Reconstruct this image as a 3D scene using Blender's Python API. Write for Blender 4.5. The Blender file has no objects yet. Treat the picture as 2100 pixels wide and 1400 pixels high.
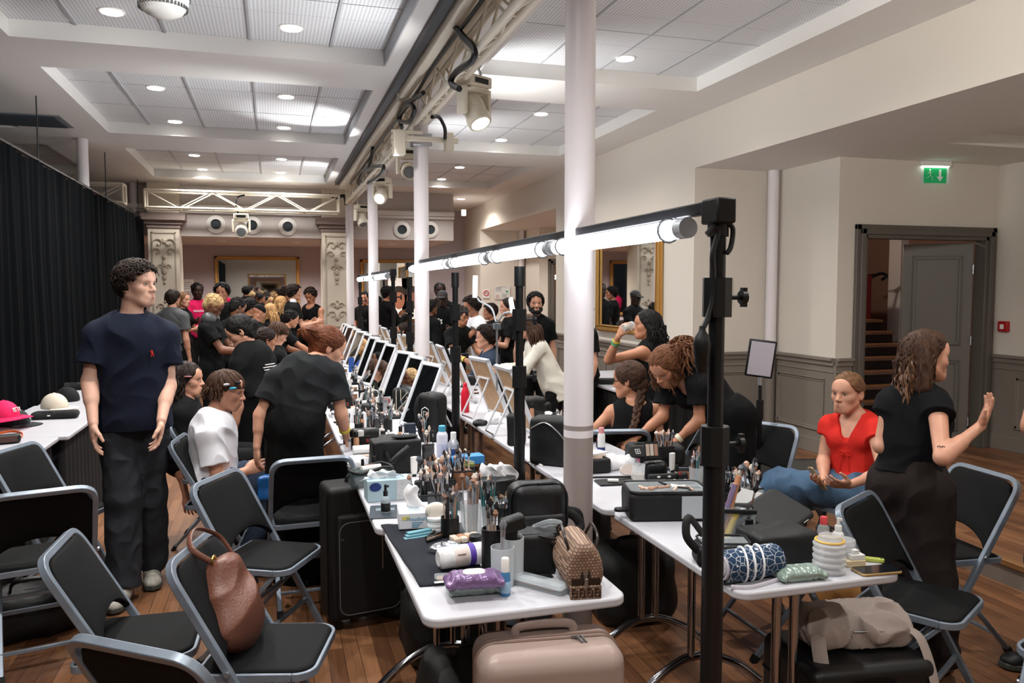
import bpy, math, random
import numpy as np
from mathutils import Vector as V, Matrix as M, noise as mnoise
random.seed(7); np.random.seed(7)
PI=math.pi
scene=bpy.context.scene; COL=scene.collection
# ---------------------------------------------------------------- camera
FPX=1633.0; TH=math.atan(105/FPX); PS=math.atan(.3013*math.cos(TH)); CH=1.68
cd=bpy.data.cameras.new('camera'); cam=bpy.data.objects.new('camera',cd); COL.objects.link(cam)
cd.sensor_width=36; cd.lens=36*FPX/2100; cd.clip_start=.05; cd.clip_end=80
cam.location=(0,0,CH); cam.rotation_euler=(PI/2-TH,0,-PS); scene.camera=cam
def ray(px,py):
    x=(px-1050)/FPX; y=(700-py)/FPX
    s,c=math.sin(PS),math.cos(PS); st,ct=math.sin(TH),math.cos(TH)
    return V((c*x+s*st*y+s*ct, -s*x+c*st*y+c*ct, ct*y-st))
def onz(px,py,z=0.): d=ray(px,py); t=(z-CH)/d.z; return V((d.x*t,d.y*t,z))
def ony(px,py,Y): d=ray(px,py); t=Y/d.y; return V((d.x*t,Y,CH+d.z*t))
def onx(px,py,X): d=ray(px,py); t=X/d.x; return V((X,d.y*t,CH+d.z*t))
# ---------------------------------------------------------------- materials
def lin(c):
    return tuple(((v/255)/12.92 if v/255<=.04045 else ((v/255+.055)/1.055)**2.4) for v in c)
MATS={}
def mat(name,col=(200,200,200),rough=.6,metal=0.,var=0.,scale=8.,bump=0.,bscale=60.,emit=0.,ecol=None,alpha=1.,trans=0.,stretch=None,spec=.5,ior=1.45,sss=0.):
    if name in MATS: return MATS[name]
    m=bpy.data.materials.new(name); m.use_nodes=True; nt=m.node_tree; N=nt.nodes; L=nt.links
    b=N['Principled BSDF']; c=lin(col)+(1,)
    b.inputs['Base Color'].default_value=c; b.inputs['Roughness'].default_value=rough; b.inputs['Metallic'].default_value=metal
    b.inputs['Specular IOR Level'].default_value=spec; b.inputs['IOR'].default_value=ior
    if alpha<1: b.inputs['Alpha'].default_value=alpha
    if trans: b.inputs['Transmission Weight'].default_value=trans
    if sss:
        b.inputs['Subsurface Weight'].default_value=sss; b.inputs['Subsurface Radius'].default_value=(.012,.005,.003)
    if emit:
        b.inputs['Emission Color'].default_value=(lin(ecol) if ecol else c[:3])+(1,); b.inputs['Emission Strength'].default_value=emit
    tc=N.new('ShaderNodeTexCoord'); src=tc.outputs['Object']
    if stretch:
        mp=N.new('ShaderNodeMapping'); mp.inputs['Scale'].default_value=stretch; L.new(src,mp.inputs['Vector']); src=mp.outputs['Vector']
    if var:
        n=N.new('ShaderNodeTexNoise'); n.inputs['Scale'].default_value=scale; n.inputs['Detail'].default_value=4; L.new(src,n.inputs['Vector'])
        r=N.new('ShaderNodeValToRGB'); r.color_ramp.elements[0].position=.3; r.color_ramp.elements[1].position=.7
        r.color_ramp.elements[0].color=tuple(v*(1-var) for v in c[:3])+(1,); r.color_ramp.elements[1].color=tuple(min(1,v*(1+var)) for v in c[:3])+(1,)
        L.new(n.outputs['Fac'],r.inputs['Fac']); L.new(r.outputs['Color'],b.inputs['Base Color'])
    if bump:
        n=N.new('ShaderNodeTexNoise'); n.inputs['Scale'].default_value=bscale; n.inputs['Detail'].default_value=3; L.new(src,n.inputs['Vector'])
        bp=N.new('ShaderNodeBump'); bp.inputs['Strength'].default_value=bump; bp.inputs['Distance'].default_value=.01
        L.new(n.outputs['Fac'],bp.inputs['Height']); L.new(bp.outputs['Normal'],b.inputs['Normal'])
    MATS[name]=m; return m
def nodes(m): return m.node_tree.nodes,m.node_tree.links,m.node_tree.nodes['Principled BSDF']
# ---------------------------------------------------------------- objects
def tag(o,label=None,cat=None,group=None,kind=None):
    if label: o['label']=label
    if cat: o['category']=cat
    if group: o['group']=group
    if kind: o['kind']=kind
    return o
def thing(name,label,cat,loc=(0,0,0),rz=0,group=None,rot=None):
    o=bpy.data.objects.new(name,None); COL.objects.link(o); o.location=loc; o.rotation_euler=rot if rot else (0,0,rz)
    o.empty_display_size=.1
    return tag(o,label,cat,group)
def kids(o): return list(o.children)
def dup(o,loc=None,rz=None,label=None,rot=None,group=None,parent=None):
    c=o.copy(); COL.objects.link(c)
    if parent: c.parent=parent
    if loc is not None: c.location=loc
    if rz is not None: c.rotation_euler=(0,0,rz)
    if rot is not None: c.rotation_euler=rot
    if label: c['label']=label
    if group: c['group']=group
    for ch in kids(o): dup(ch,parent=c)
    return c
class MB:
    def __init__(s): s.v=[]; s.f=[]; s.m=[]; s.T=None; s.mi=0
    def _a(s,vs,fs):
        o=len(s.v)
        s.v+= [s.T@V(p) for p in vs] if s.T is not None else [V(p) for p in vs]
        s.f+=[tuple(i+o for i in f) for f in fs]; s.m+=[s.mi]*len(fs); return s
    def mat(s,i): s.mi=i; return s
    def box(s,c,d,R=None):
        x,y,z=d[0]/2,d[1]/2,d[2]/2; c=V(c)
        vs=[V(p) for p in ((-x,-y,-z),(x,-y,-z),(x,y,-z),(-x,y,-z),(-x,-y,z),(x,-y,z),(x,y,z),(-x,y,z))]
        if R is not None: vs=[R@p for p in vs]
        return s._a([p+c for p in vs],[(0,3,2,1),(4,5,6,7),(0,1,5,4),(1,2,6,5),(2,3,7,6),(3,0,4,7)])
    def b2(s,x0,x1,y0,y1,z0,z1): return s.box(((x0+x1)/2,(y0+y1)/2,(z0+z1)/2),(abs(x1-x0),abs(y1-y0),abs(z1-z0)))
    def bar(s,a,b,w,h=None,up=(0,0,1)):
        a,b=V(a),V(b); z=(b-a); l=z.length; z=z/l; u=V(up)
        if abs(z.dot(u))>.95: u=V((1,0,0))
        x=z.cross(u).normalized(); y=x.cross(z); R=M((x,y,z)).transposed()
        return s.box((a+b)/2,(w,h or w,l),R)
    def tube(s,pts,r,n=8,closed=False,cap=True,sq=None):
        P=[V(p) for p in pts]; k=len(P); rs=r if isinstance(r,(list,tuple)) else [r]*k
        vs=[]; ux=None
        for i in range(k):
            if closed: t=P[(i+1)%k]-P[i-1]
            else: t=P[min(i+1,k-1)]-P[max(i-1,0)]
            if t.length<1e-9: t=V((0,0,1))
            t.normalize()
            if ux is None:
                ref=V((0,0,1)) if abs(t.z)<.9 else V((1,0,0)); ux=t.cross(ref).normalized()
            else:
                ux=(ux-t*ux.dot(t)); ux=ux.normalized() if ux.length>1e-6 else t.orthogonal().normalized()
            uy=t.cross(ux)
            for j in range(n):
                a=2*PI*j/n; vs.append(P[i]+(ux*math.cos(a)*(sq or 1)+uy*math.sin(a))*rs[i])
        fs=[]
        for i in range(k if closed else k-1):
            for j in range(n):
                a=i*n+j; b=i*n+(j+1)%n; c=((i+1)%k)*n+(j+1)%n; d=((i+1)%k)*n+j; fs.append((a,b,c,d))
        if cap and not closed: fs+=[tuple(range(n-1,-1,-1)),tuple(range((k-1)*n,k*n))]
        return s._a(vs,fs)
    def cyl(s,a,b,r,r2=None,n=16): return s.tube([a,b],[r,r if r2 is None else r2],n)
    def lathe(s,prof,c=(0,0,0),n=20,R=None,sx=1,sy=1):
        c=V(c); vs=[]; k=len(prof)
        for (r,z) in prof:
            for j in range(n):
                a=2*PI*j/n; p=V((r*math.cos(a)*sx,r*math.sin(a)*sy,z)); vs.append((R@p if R is not None else p)+c)
        fs=[(i*n+j,i*n+(j+1)%n,(i+1)*n+(j+1)%n,(i+1)*n+j) for i in range(k-1) for j in range(n)]
        fs+=[tuple(range(n-1,-1,-1)),tuple(range((k-1)*n,k*n))]
        return s._a(vs,fs)
    def prism(s,poly,z0,z1,R=None,c=(0,0,0)):
        n=len(poly); c=V(c); vs=[V((p[0],p[1],z0)) for p in poly]+[V((p[0],p[1],z1)) for p in poly]
        if R is not None: vs=[R@p for p in vs]
        vs=[p+c for p in vs]
        return s._a(vs,[tuple(range(n-1,-1,-1)),tuple(range(n,2*n))]+[(i,(i+1)%n,n+(i+1)%n,n+i) for i in range(n)])
    def sph(s,c,r,n=12,m=8,R=None):
        r=r if isinstance(r,(tuple,list)) else (r,r,r); c=V(c); vs=[];
        for i in range(1,m):
            t=PI*i/m
            for j in range(n):
                a=2*PI*j/n; vs.append(V((r[0]*math.sin(t)*math.cos(a),r[1]*math.sin(t)*math.sin(a),r[2]*math.cos(t))))
        vs+=[V((0,0,r[2])),V((0,0,-r[2]))]; T=len(vs)-2
        fs=[(i*n+j,(i+1)*n+j,(i+1)*n+(j+1)%n,i*n+(j+1)%n) for i in range(m-2) for j in range(n)]
        fs+=[(T,j,(j+1)%n) for j in range(n)]+[(T+1,(m-2)*n+(j+1)%n,(m-2)*n+j) for j in range(n)]
        return s._a([(R@p if R is not None else p)+c for p in vs],fs)
    def grid(s,fn,nu,nv,closed=False):
        vs=[fn(i/(nu-1),j/(nv-1)) for i in range(nu) for j in range(nv)]
        return s._a(vs,[(i*nv+j,(i+1)*nv+j,(i+1)*nv+j+1,i*nv+j+1) for i in range(nu-1) for j in range(nv-1)])
    def quad(s,a,b,c,d): return s._a([a,b,c,d],[(0,1,2,3)])
    def build(s,name,mats,parent=None,bev=0,seg=2,smooth=40,solid=0,sub=0,loc=None,wn=False):
        me=bpy.data.meshes.new(name); me.from_pydata([tuple(p) for p in s.v],[],s.f); 
        for m in (mats if isinstance(mats,(list,tuple)) else [mats]): me.materials.append(m)
        if any(s.m): me.polygons.foreach_set('material_index',s.m)
        if smooth: me.shade_smooth(); me.set_sharp_from_angle(angle=math.radians(smooth))
        me.update()
        o=bpy.data.objects.new(name,me); COL.objects.link(o)
        if parent: o.parent=parent
        if loc is not None: o.location=loc
        if solid: q=o.modifiers.new('s','SOLIDIFY'); q.thickness=solid; q.offset=0
        if bev: q=o.modifiers.new('b','BEVEL'); q.width=bev; q.segments=seg; q.limit_method='ANGLE'; q.angle_limit=math.radians(35); q.harden_normals=False
        if sub: q=o.modifiers.new('u','SUBSURF'); q.levels=sub; q.render_levels=sub
        return o
def rrect(w,d,r,n=5,cx=0,cy=0):
    P=[]
    for (x,y,a0) in ((w/2-r,d/2-r,0),(-w/2+r,d/2-r,PI/2),(-w/2+r,-d/2+r,PI),(w/2-r,-d/2+r,1.5*PI)):
        for i in range(n+1):
            a=a0+PI/2*i/n; P.append((cx+x+r*math.cos(a),cy+y+r*math.sin(a)))
    return P
def circ(r,n=20,cx=0,cy=0): return [(cx+r*math.cos(2*PI*i/n),cy+r*math.sin(2*PI*i/n)) for i in range(n)]
def spline(P,n=6):
    P=[V(p) for p in P]; out=[]
    for i in range(len(P)-1):
        p0=P[max(i-1,0)];p1=P[i];p2=P[i+1];p3=P[min(i+2,len(P)-1)]
        for k in range(n):
            t=k/n; out.append(.5*((2*p1)+(p2-p0)*t+(2*p0-5*p1+4*p2-p3)*t*t+(3*p1-p0-3*p2+p3)*t**3))
    return out+[P[-1]]
def arc(pts,rad,n=5):
    """polyline with rounded corners"""
    P=[V(p) for p in pts]; out=[P[0]]
    for i in range(1,len(P)-1):
        a=(P[i-1]-P[i]); b=(P[i+1]-P[i]); r=min(rad,a.length*.49,b.length*.49); a=P[i]+a.normalized()*r; b=P[i]+b.normalized()*r
        for k in range(n+1):
            t=k/n; out.append(a*(1-t)**2+P[i]*2*t*(1-t)+b*t*t)
    return out+[P[-1]]
def struct(name,mb,m,label=None,**k):
    o=mb.build(name,m,**k); o['kind']='structure'
    return tag(o,label) if label else o
def text_mesh(s,size,name,m,parent=None,loc=(0,0,0),rot=(0,0,0),ext=.0006,shear=0,align='CENTER'):
    cu=bpy.data.curves.new(name,'FONT'); cu.body=s; cu.size=size; cu.extrude=ext; cu.align_x=align; cu.align_y='CENTER'; cu.shear=shear; cu.resolution_u=2
    t=bpy.data.objects.new(name+'_c',cu); COL.objects.link(t); dg=bpy.context.evaluated_depsgraph_get()
    me=bpy.data.meshes.new_from_object(t.evaluated_get(dg)); bpy.data.objects.remove(t); bpy.data.curves.remove(cu)
    me.name=name; me.materials.clear(); me.materials.append(m)
    o=bpy.data.objects.new(name,me); COL.objects.link(o); o.parent=parent; o.location=loc; o.rotation_euler=rot; return o
def Rz(a): return M.Rotation(a,3,'Z')
def frame(f,up=(0,0,1)):
    """3x3 with columns right, forward, up"""
    f=V(f).normalized(); r=f.cross(V(up))
    if r.length<1e-4: r=f.orthogonal()
    r.normalize(); u=r.cross(f).normalized(); return M((r,f,u)).transposed()
# ================================================================ room
WALLC=(214,207,196)
m_wall=mat('wall_paint',WALLC,.75,bump=.03,bscale=250)
m_soff=mat('ceiling_plaster',(226,224,220),.8)
m_tile=mat('ceiling_tile',(226,228,230),.8)
m_far=mat('far_wall_paint',(178,168,172),.8)
m_dado=mat('wainscot_paint',(124,116,107),.5)
m_frame=mat('door_frame_paint',(92,87,80),.45)
m_white=mat('white_paint',(232,230,226),.45)
m_cream=mat('cream_enamel',(222,214,196),.45)
m_black=mat('black_plastic',(10,11,12),.45)
m_blackm=mat('black_metal',(11,12,15),.38)
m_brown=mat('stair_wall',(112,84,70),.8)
m_red=mat('red_carpet',(110,22,26),.9)
m_gold=mat('gilded_wood',(196,150,82),.35,metal=.55,bump=.3,bscale=90)
m_mirror=mat('mirror_glass',(235,238,240),.02,metal=1.)
m_glow=mat('lamp_diffuser',(255,255,255),.4,emit=6,ecol=(255,250,242))
m_tube=mat('tube_glow',(255,255,255),.4,emit=11,ecol=(240,246,255))
m_alu=mat('brushed_aluminium',(190,192,196),.35,metal=.9)
m_chrome=mat('chrome',(168,171,178),.12,metal=1.)
m_clear=mat('clear_plastic',(235,240,242),.08,alpha=.28)
m_paper=mat('paper_white',(228,228,226),.85)
# perforated tile lines
def tile_nodes():
    N,L,b=nodes(m_tile); tc=N.new('ShaderNodeTexCoord'); s=N.new('ShaderNodeSeparateXYZ'); L.new(tc.outputs['Object'],s.inputs[0])
    def lines(out,sc,lo,hi):
        a=N.new('ShaderNodeMath'); a.operation='MULTIPLY'; a.inputs[1].default_value=sc; L.new(out,a.inputs[0])
        f=N.new('ShaderNodeMath'); f.operation='FRACT'; L.new(a.outputs[0],f.inputs[0])
        r=N.new('ShaderNodeMapRange'); r.inputs['From Min'].default_value=lo; r.inputs['From Max'].default_value=hi; L.new(f.outputs[0],r.inputs['Value']); return r.outputs[0]
    a=lines(s.outputs['X'],40,.45,.6); c=lines(s.outputs['Y'],40,.45,.6)
    mx=N.new('ShaderNodeMath'); mx.operation='MULTIPLY'; L.new(a,mx.inputs[0]); L.new(c,mx.inputs[1])
    d=lines(s.outputs['Y'],1/.62,0,.012)
    inv=N.new('ShaderNodeMath'); inv.operation='SUBTRACT'; inv.inputs[0].default_value=1; L.new(d,inv.inputs[1])
    mx2=N.new('ShaderNodeMath'); mx2.operation='MAXIMUM'; L.new(mx.outputs[0],mx2.inputs[0]); L.new(inv.outputs[0],mx2.inputs[1])
    r=N.new('ShaderNodeMix'); r.data_type='RGBA'; r.inputs[6].default_value=lin((228,230,232))+(1,); r.inputs[7].default_value=lin((176,178,182))+(1,)
    L.new(mx2.outputs[0],r.inputs[0]); L.new(r.outputs[2],b.inputs['Base Color'])
tile_nodes()
# floor: planks along Y
m_floor=mat('floor_planks',(110,66,40),.3)
def floor_nodes():
    N,L,b=nodes(m_floor); tc=N.new('ShaderNodeTexCoord'); mp=N.new('ShaderNodeMapping'); mp.inputs['Rotation'].default_value=(0,0,PI/2); L.new(tc.outputs['Object'],mp.inputs[0])
    br=N.new('ShaderNodeTexBrick'); br.inputs['Scale'].default_value=1; br.inputs['Brick Width'].default_value=.62; br.inputs['Row Height'].default_value=.072; br.inputs['Mortar Size'].default_value=.0012
    br.inputs['Color1'].default_value=lin((136,94,64))+(1,); br.inputs['Color2'].default_value=lin((92,58,38))+(1,); br.inputs['Mortar'].default_value=lin((34,20,13))+(1,); br.inputs['Bias'].default_value=-.1
    br.offset=.37; L.new(mp.outputs[0],br.inputs['Vector'])
    mp2=N.new('ShaderNodeMapping'); mp2.inputs['Scale'].default_value=(60,2.5,1); L.new(tc.outputs['Object'],mp2.inputs[0])
    n=N.new('ShaderNodeTexNoise'); n.inputs['Scale'].default_value=1; n.inputs['Detail'].default_value=6; L.new(mp2.outputs[0],n.inputs['Vector'])
    n2=N.new('ShaderNodeTexNoise'); n2.inputs['Scale'].default_value=1.3; n2.inputs['Detail'].default_value=5; L.new(tc.outputs['Object'],n2.inputs['Vector'])
    mx=N.new('ShaderNodeMix'); mx.data_type='RGBA'; mx.blend_type='OVERLAY'; mx.inputs[0].default_value=.55; L.new(br.outputs['Color'],mx.inputs[6]); L.new(n.outputs['Fac'],mx.inputs[7])
    mx2=N.new('ShaderNodeMix'); mx2.data_type='RGBA'; mx2.blend_type='OVERLAY'; mx2.inputs[0].default_value=.35; L.new(mx.outputs[2],mx2.inputs[6]); L.new(n2.outputs['Fac'],mx2.inputs[7])
    L.new(mx2.outputs[2],b.inputs['Base Color'])
    r=N.new('ShaderNodeMapRange'); r.inputs['To Min'].default_value=.22; r.inputs['To Max'].default_value=.5; L.new(n2.outputs['Fac'],r.inputs['Value']); L.new(r.outputs[0],b.inputs['Roughness'])
    bp=N.new('ShaderNodeBump'); bp.inputs['Strength'].default_value=.15; bp.inputs['Distance'].default_value=.003; L.new(br.outputs['Fac'],bp.inputs['Height']); bp.invert=True; L.new(bp.outputs[0],b.inputs['Normal'])
floor_nodes()
XW=4.0; ZS=2.88; ZC=3.38; ZT=3.5; PZ=.14; XP=4.92; YA=7.06; YD=6.1; XQ=6.75; DY=8.44
struct('floor',MB().quad((-5.2,-3,0),(8,-3,0),(8,17.2,0),(-5.2,17.2,0)),m_floor)
# raised alcove floors with gilded nosing
mb=MB()
for dy in (0,DY): mb.b2(XW,8,2.62+dy,YA+dy,0,PZ)
struct('floor_platform',mb,m_floor)
mb=MB()
for dy in (0,DY): mb.b2(XW-.025,XW+.03,2.62+dy,YA+dy,PZ-.03,PZ+.006)
struct('trim_step',mb,mat('brass_edge',(150,112,70),.4,metal=.3),bev=.004)
mb=MB()
for dy in (0,DY): mb.b2(XW-.012,XW,2.62+dy,YA+dy,0,PZ-.03)
struct('trim_riser',mb,m_dado)
# ceiling: upper tile plane + plaster grid
RX=[(-4.6,-2.5),(-1.66,.86),(1.58,3.52)]; RY=[(-2.6,2.9),(3.5,6.2),(6.96,9.62),(10.6,13.12)]
mb=MB(); mb.b2(-5.2,XW,-3,17.2,ZT,ZT+.1); mb.mat(1)
xs=[-5.2]+[v for r in RX for v in r]+[XW]; ys=[-3]+[v for r in RY for v in r]+[17.2]
for i in range(0,len(xs)-1,2): mb.b2(xs[i],xs[i+1],-3,17.2,ZC,ZT-.0005)
for i in range(1,len(xs)-1,2):
    for j in range(0,len(ys)-1,2): mb.b2(xs[i],xs[i+1],ys[j],ys[j+1],ZC,ZT-.0005)
q_=onz(1940,293,ZS); mb.b2(XW+.003,8,2.62+DY,YA+DY,ZS,ZS+.1); mb.b2(XW+.003,q_.x,2.62,YA,ZS,ZS+.1); mb.b2(q_.x,8,q_.y,YA,ZS,ZS+.1); mb.b2(q_.x-.05,8,2.62,q_.y+.05,ZS+.1,ZS+.14)
struct('ceiling',mb,[m_tile,m_soff])
mb=MB()
for (y0,y1) in RY:
    for p in ((320,272),(427,278),(530,283),(631,289)): x=onz(*p,ZT).x; mb.b2(x-.009,x+.009,y0,y1,ZT-.012,ZT)
    for x in (2.1,2.62,3.14): mb.b2(x-.006,x+.006,y0,y1,ZT-.008,ZT)
    mb.b2(.86-.012,.86,y0,y1,ZC,ZT)
    for (x0,x1) in RX:
        for f in (.33,.66): y=y0+(y1-y0)*f; mb.b2(x0,x1,y-.003,y+.003,ZT-.003,ZT)
struct('ceiling_trim',mb,mat('tile_strip',(170,172,176),.5))
# dark air grille recessed in ceiling beyond the curtain
g=onz(22,243,ZC)
t=thing('ceiling_grille','grey louvred air grille in the ceiling above the black curtain','grille',(g.x,g.y,ZC))
mb=MB(); mb.b2(-.5,.5,-.3,.3,-.01,0); mb.build('grille_frame',mat('grille_grey',(120,126,132),.5),t)
mb=MB(); [mb.box((0,-.25+.05*i,-.016),(.9,.012,.012)) for i in range(11)]; mb.build('louvre',mat('grille_dark',(60,66,72),.5),t)
# right wall: piers, upper band
def wall_r():
    mb=MB(); T=.0
    for (y0,y1) in ((-3,2.62),(YA,11.06),(15.5,17.2)): mb.quad((XW,y0,0),(XW,y1,0),(XW,y1,ZC),(XW,y0,ZC))
    for dy in (0,DY): mb.quad((XW,2.62+dy,ZS),(XW,YA+dy,ZS),(XW,YA+dy,ZC),(XW,2.62+dy,ZC))
    for dy in (0,DY):
        mb.quad((XW,YA+dy,0),(XP,YA+dy,0),(XP,YA+dy,ZS),(XW,YA+dy,ZS))
        mb.quad((XP,YD+dy,0),(XP,YA+dy,0),(XP,YA+dy,ZS),(XP,YD+dy,ZS))
        d0,d1,dz=5.22,6.6,2.16
        mb.quad((XP,YD+dy,0),(d0,YD+dy,0),(d0,YD+dy,ZS),(XP,YD+dy,ZS)); mb.quad((d1,YD+dy,0),(XQ,YD+dy,0),(XQ,YD+dy,ZS),(d1,YD+dy,ZS)); mb.quad((d0,YD+dy,dz),(d1,YD+dy,dz),(d1,YD+dy,ZS),(d0,YD+dy,ZS))
        mb.quad((XQ,2.62+dy,0),(XQ,YD+dy,0),(XQ,YD+dy,ZS),(XQ,2.62+dy,ZS)); mb.quad((XW,2.62+dy,0),(XQ,2.62+dy,0),(XQ,2.62+dy,ZS),(XW,2.62+dy,ZS))
    return mb
struct('wall_right',wall_r(),m_wall,smooth=0)
struct('wall_left',MB().quad((-5.2,-3,0),(-5.2,17.2,0),(-5.2,17.2,ZC),(-5.2,-3,ZC)),m_wall)
struct('wall_back',MB().quad((-5.2,-3,0),(8,-3,0),(8,-3,3.5),(-5.2,-3,3.5)),m_wall)
mb=MB(); YF=16.9
mb.quad((-5.2,YF,0),(XW,YF,0),(XW,YF,ZC),(-5.2,YF,ZC)); struct('wall_far',mb,m_far)
# dropped far beam with soffit
mb=MB(); mb.b2(-5.2,3.12,14.0,YF-.01,2.56,ZC-.002); struct('wall_beam',mb,mat('beam_paint',(196,188,184),.8))
mb=MB(); mb.b2(-5.2,3.12,13.9,14,2.98,3.06); mb.b2(-5.2,3.12,13.94,14,2.93,2.98); struct('trim_cornice',mb,m_soff,bev=.01)
# wainscot
def panel_mould(mb,P,u,n,w0,w1,z0,z1):
    P,u,n=V(P),V(u),V(n); t=.035; d=.018
    for k,(tt,dd) in enumerate(((t,d),(.012,.028))):
        for (a,b,c,e) in ((w0,w1,z0,z0+tt),(w0,w1,z1-tt,z1),(w0,w0+tt,z0,z1),(w1-tt,w1,z0,z1)):
            ctr=P+u*((a+b)/2)+n*(dd/2)+V((0,0,(c+e)/2)); R=M((u,n,V((0,0,1)))).transposed(); mb.box(ctr,(abs(b-a),dd,abs(e-c)),R)
def wains(mb,P,u,n,L,zb,zt,panels):
    P,u,n=V(P),V(u).normalized(),V(n); R=M((u,n,V((0,0,1)))).transposed()
    def bx(a,b,c,e,d): mb.box(P+u*((a+b)/2)+n*(d/2)+V((0,0,(c+e)/2)),(b-a,d,e-c),R)
    bx(0,L,zb,zt,.012); bx(0,L,zt-.03,zt,.05); bx(0,L,zt-.075,zt-.03,.03); bx(0,L,zb,zb+.14,.025); bx(0,L,zt-.14,zt-.125,.02)
    for (a,b) in panels: panel_mould(mb,P,u,n,a,b,zb+.22,zt-.2)
mb=MB(); ZD=1.06
for dy in (0,DY):
    wains(mb,(XW,YA+dy,0),(1,0,0),(0,-1,0),XP-XW,PZ,ZD,[(.1,.82)])
    wains(mb,(XP,YD+dy,0),(0,1,0),(-1,0,0),YA-YD,PZ,ZD,[(.12,.84)])
    wains(mb,(XP,YD+dy,0),(1,0,0),(0,-1,0),.18,PZ,ZD,[])
    wains(mb,(XQ,2.62+dy,0),(0,1,0),(-1,0,0),YD-2.62,PZ,ZD,[(.3,1.2),(1.4,2.2),(2.4,3.2)])
wains(mb,(XW,YA,0),(0,1,0),(-1,0,0),4.0,0,ZD,[(.15,.85),(1.05,1.9),(2.1,2.9),(3.1,3.85)])
wains(mb,(XW,15.5,0),(0,1,0),(-1,0,0),1.4,0,ZD,[(.2,1.2)])
wains(mb,(-2,YF,0),(1,0,0),(0,-1,0),6,0,.95,[(.3,1.8),(2.1,3.5),(3.7,5.2)])
struct('trim_wainscot',mb,m_dado,bev=.004,seg=1,smooth=0)
# ornate pillars
def ornate(x0,x1,y0,y1,name,lab):
    t=MB(); t.b2(x0,x1,y0,y1,0,ZC-.001); struct(name,t,mat('pillar_paint',(206,196,180),.7),label=lab)
    mb=MB(); xc=(x0+x1)/2; w=x1-x0
    for (e,z0,z1) in ((.02,2.66,2.72),(.05,2.72,2.78),(.1,2.78,2.9)): mb.b2(x0-e,x1+e,y0-e,y1+e,z0,z1)
    mb.b2(x0-.05,x1+.05,y0-.05,y1,0,.9); mb.b2(x0-.07,x1+.07,y0-.07,y1,.86,.92)
    struct('trim_capital',mb,mat('capital_paint',(142,126,120),.6),bev=.01)
    mb=MB()
    for z in (1.05,2.58): mb.b2(x0+.05,x1-.05,y0-.012,y0,z,z+.02)
    for x in (x0+.05,x1-.07): mb.b2(x,x+.02,y0-.012,y0,1.05,2.6)
    def scroll(cx,cz,r,s,tw=2.2):
        mb.tube([(cx+s*(r*(1-k/14))*math.cos(tw*PI*k/14),y0-.012,cz+(r*(1-k/14))*math.sin(tw*PI*k/14)) for k in range(14)],[.013-.0005*k for k in range(14)],5)
    for s in (-1,1):
        for (dz,r,o) in ((2.42,.09,.08),(2.28,.07,.1),(2.05,.05,.05),(1.42,.06,.06),(1.26,.08,.08)): scroll(xc+s*o,dz,r,s)
    for (z,r) in ((2.46,.035),(2.2,.03),(2.1,.04),(1.98,.045),(1.88,.035),(1.8,.022),(1.5,.02),(1.4,.03),(1.2,.03)): mb.sph((xc,y0-.008,z),(r,.02,r*1.3),8,6)
    struct('trim_relief',mb,mat('relief_paint',(176,164,146),.7))
ornate(-1.86,-1.40,13.75,14.2,'pillar_left','cream ornate pillar with mauve capital beside the end of the black curtain')
ornate(.82,1.3,13.85,14.3,'pillar_middle','cream ornate pillar with carved relief between the two far gilt mirrors')
# round vents on beam
dv=[('third round wall vent hole in the far beam counted from the black curtain',590,465),('first round wall vent hole in the far beam next to the curtain pillar',443,460),('second round vent in the far beam half hidden by the hanging spotlight',517,462),('round vent hole in the far beam just past the second white column',824,471),('round vent hole in the far beam close to the beam corner on the mirror wall',882,471)]
for lab,px,py in dv:
    p=ony(px,py,14.0); t=thing('wall_vent',lab,'vent',(p.x,14.0,p.z),group='round vents in the far beam')
    R=M.Rotation(PI/2,3,'X'); mb=MB(); mb.lathe([(.1,0),(.145,0),(.15,.02),(.13,.035),(.085,.045),(.08,.02),(.08,0)],n=28,R=R); mb.build('vent_ring',m_white,t)
    mb=MB(); mb.lathe([(0.001,.002),(.084,.004),(.08,.012),(.001,.012)],n=24,R=R); mb.build('vent_hole',mat('vent_dark',(38,48,54),.5),t)
# white iron columns
def column(x,y,lab,r=.062,base=True):
    t=thing('iron_column',lab,'column',(x,y,0),group='iron columns down the room'); t['kind']='structure'
    MB().cyl((0,0,1.12),(0,0,ZC-.001),r,n=32).build('shaft',mat('column_white',(226,220,222),.38),t)
    MB().cyl((0,0,0),(0,0,1.07),r*1.0,n=32).build('painted_base',mat('column_taupe',(150,138,134),.4),t)
    MB().cyl((0,0,1.10),(0,0,1.12),r*1.002,n=32).build('upper_band',MATS['column_taupe'],t)
    MB().cyl((0,0,1.07),(0,0,1.10),r*1.002,n=32).build('lower_band',MATS['column_white'],t)
column(1.22,3.09,'widest white column rising between the two makeup table rows')
column(1.22,6.72,'white column with clamped lighting brackets behind the camera-facing backpack')
column(1.22,10.1,'white column beyond the one with the clamped lighting brackets')
column(1.22,13.2,'farthest white column under the corner of the lighting truss')
for px,py,lab in ((168,285,'white column behind the black curtain reaching the ceiling'),(272,375,'white column behind the curtain beside the ornate pillar')):
    p=onz(px,py,ZC) ; column(p.x,p.y,lab,.06)
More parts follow.
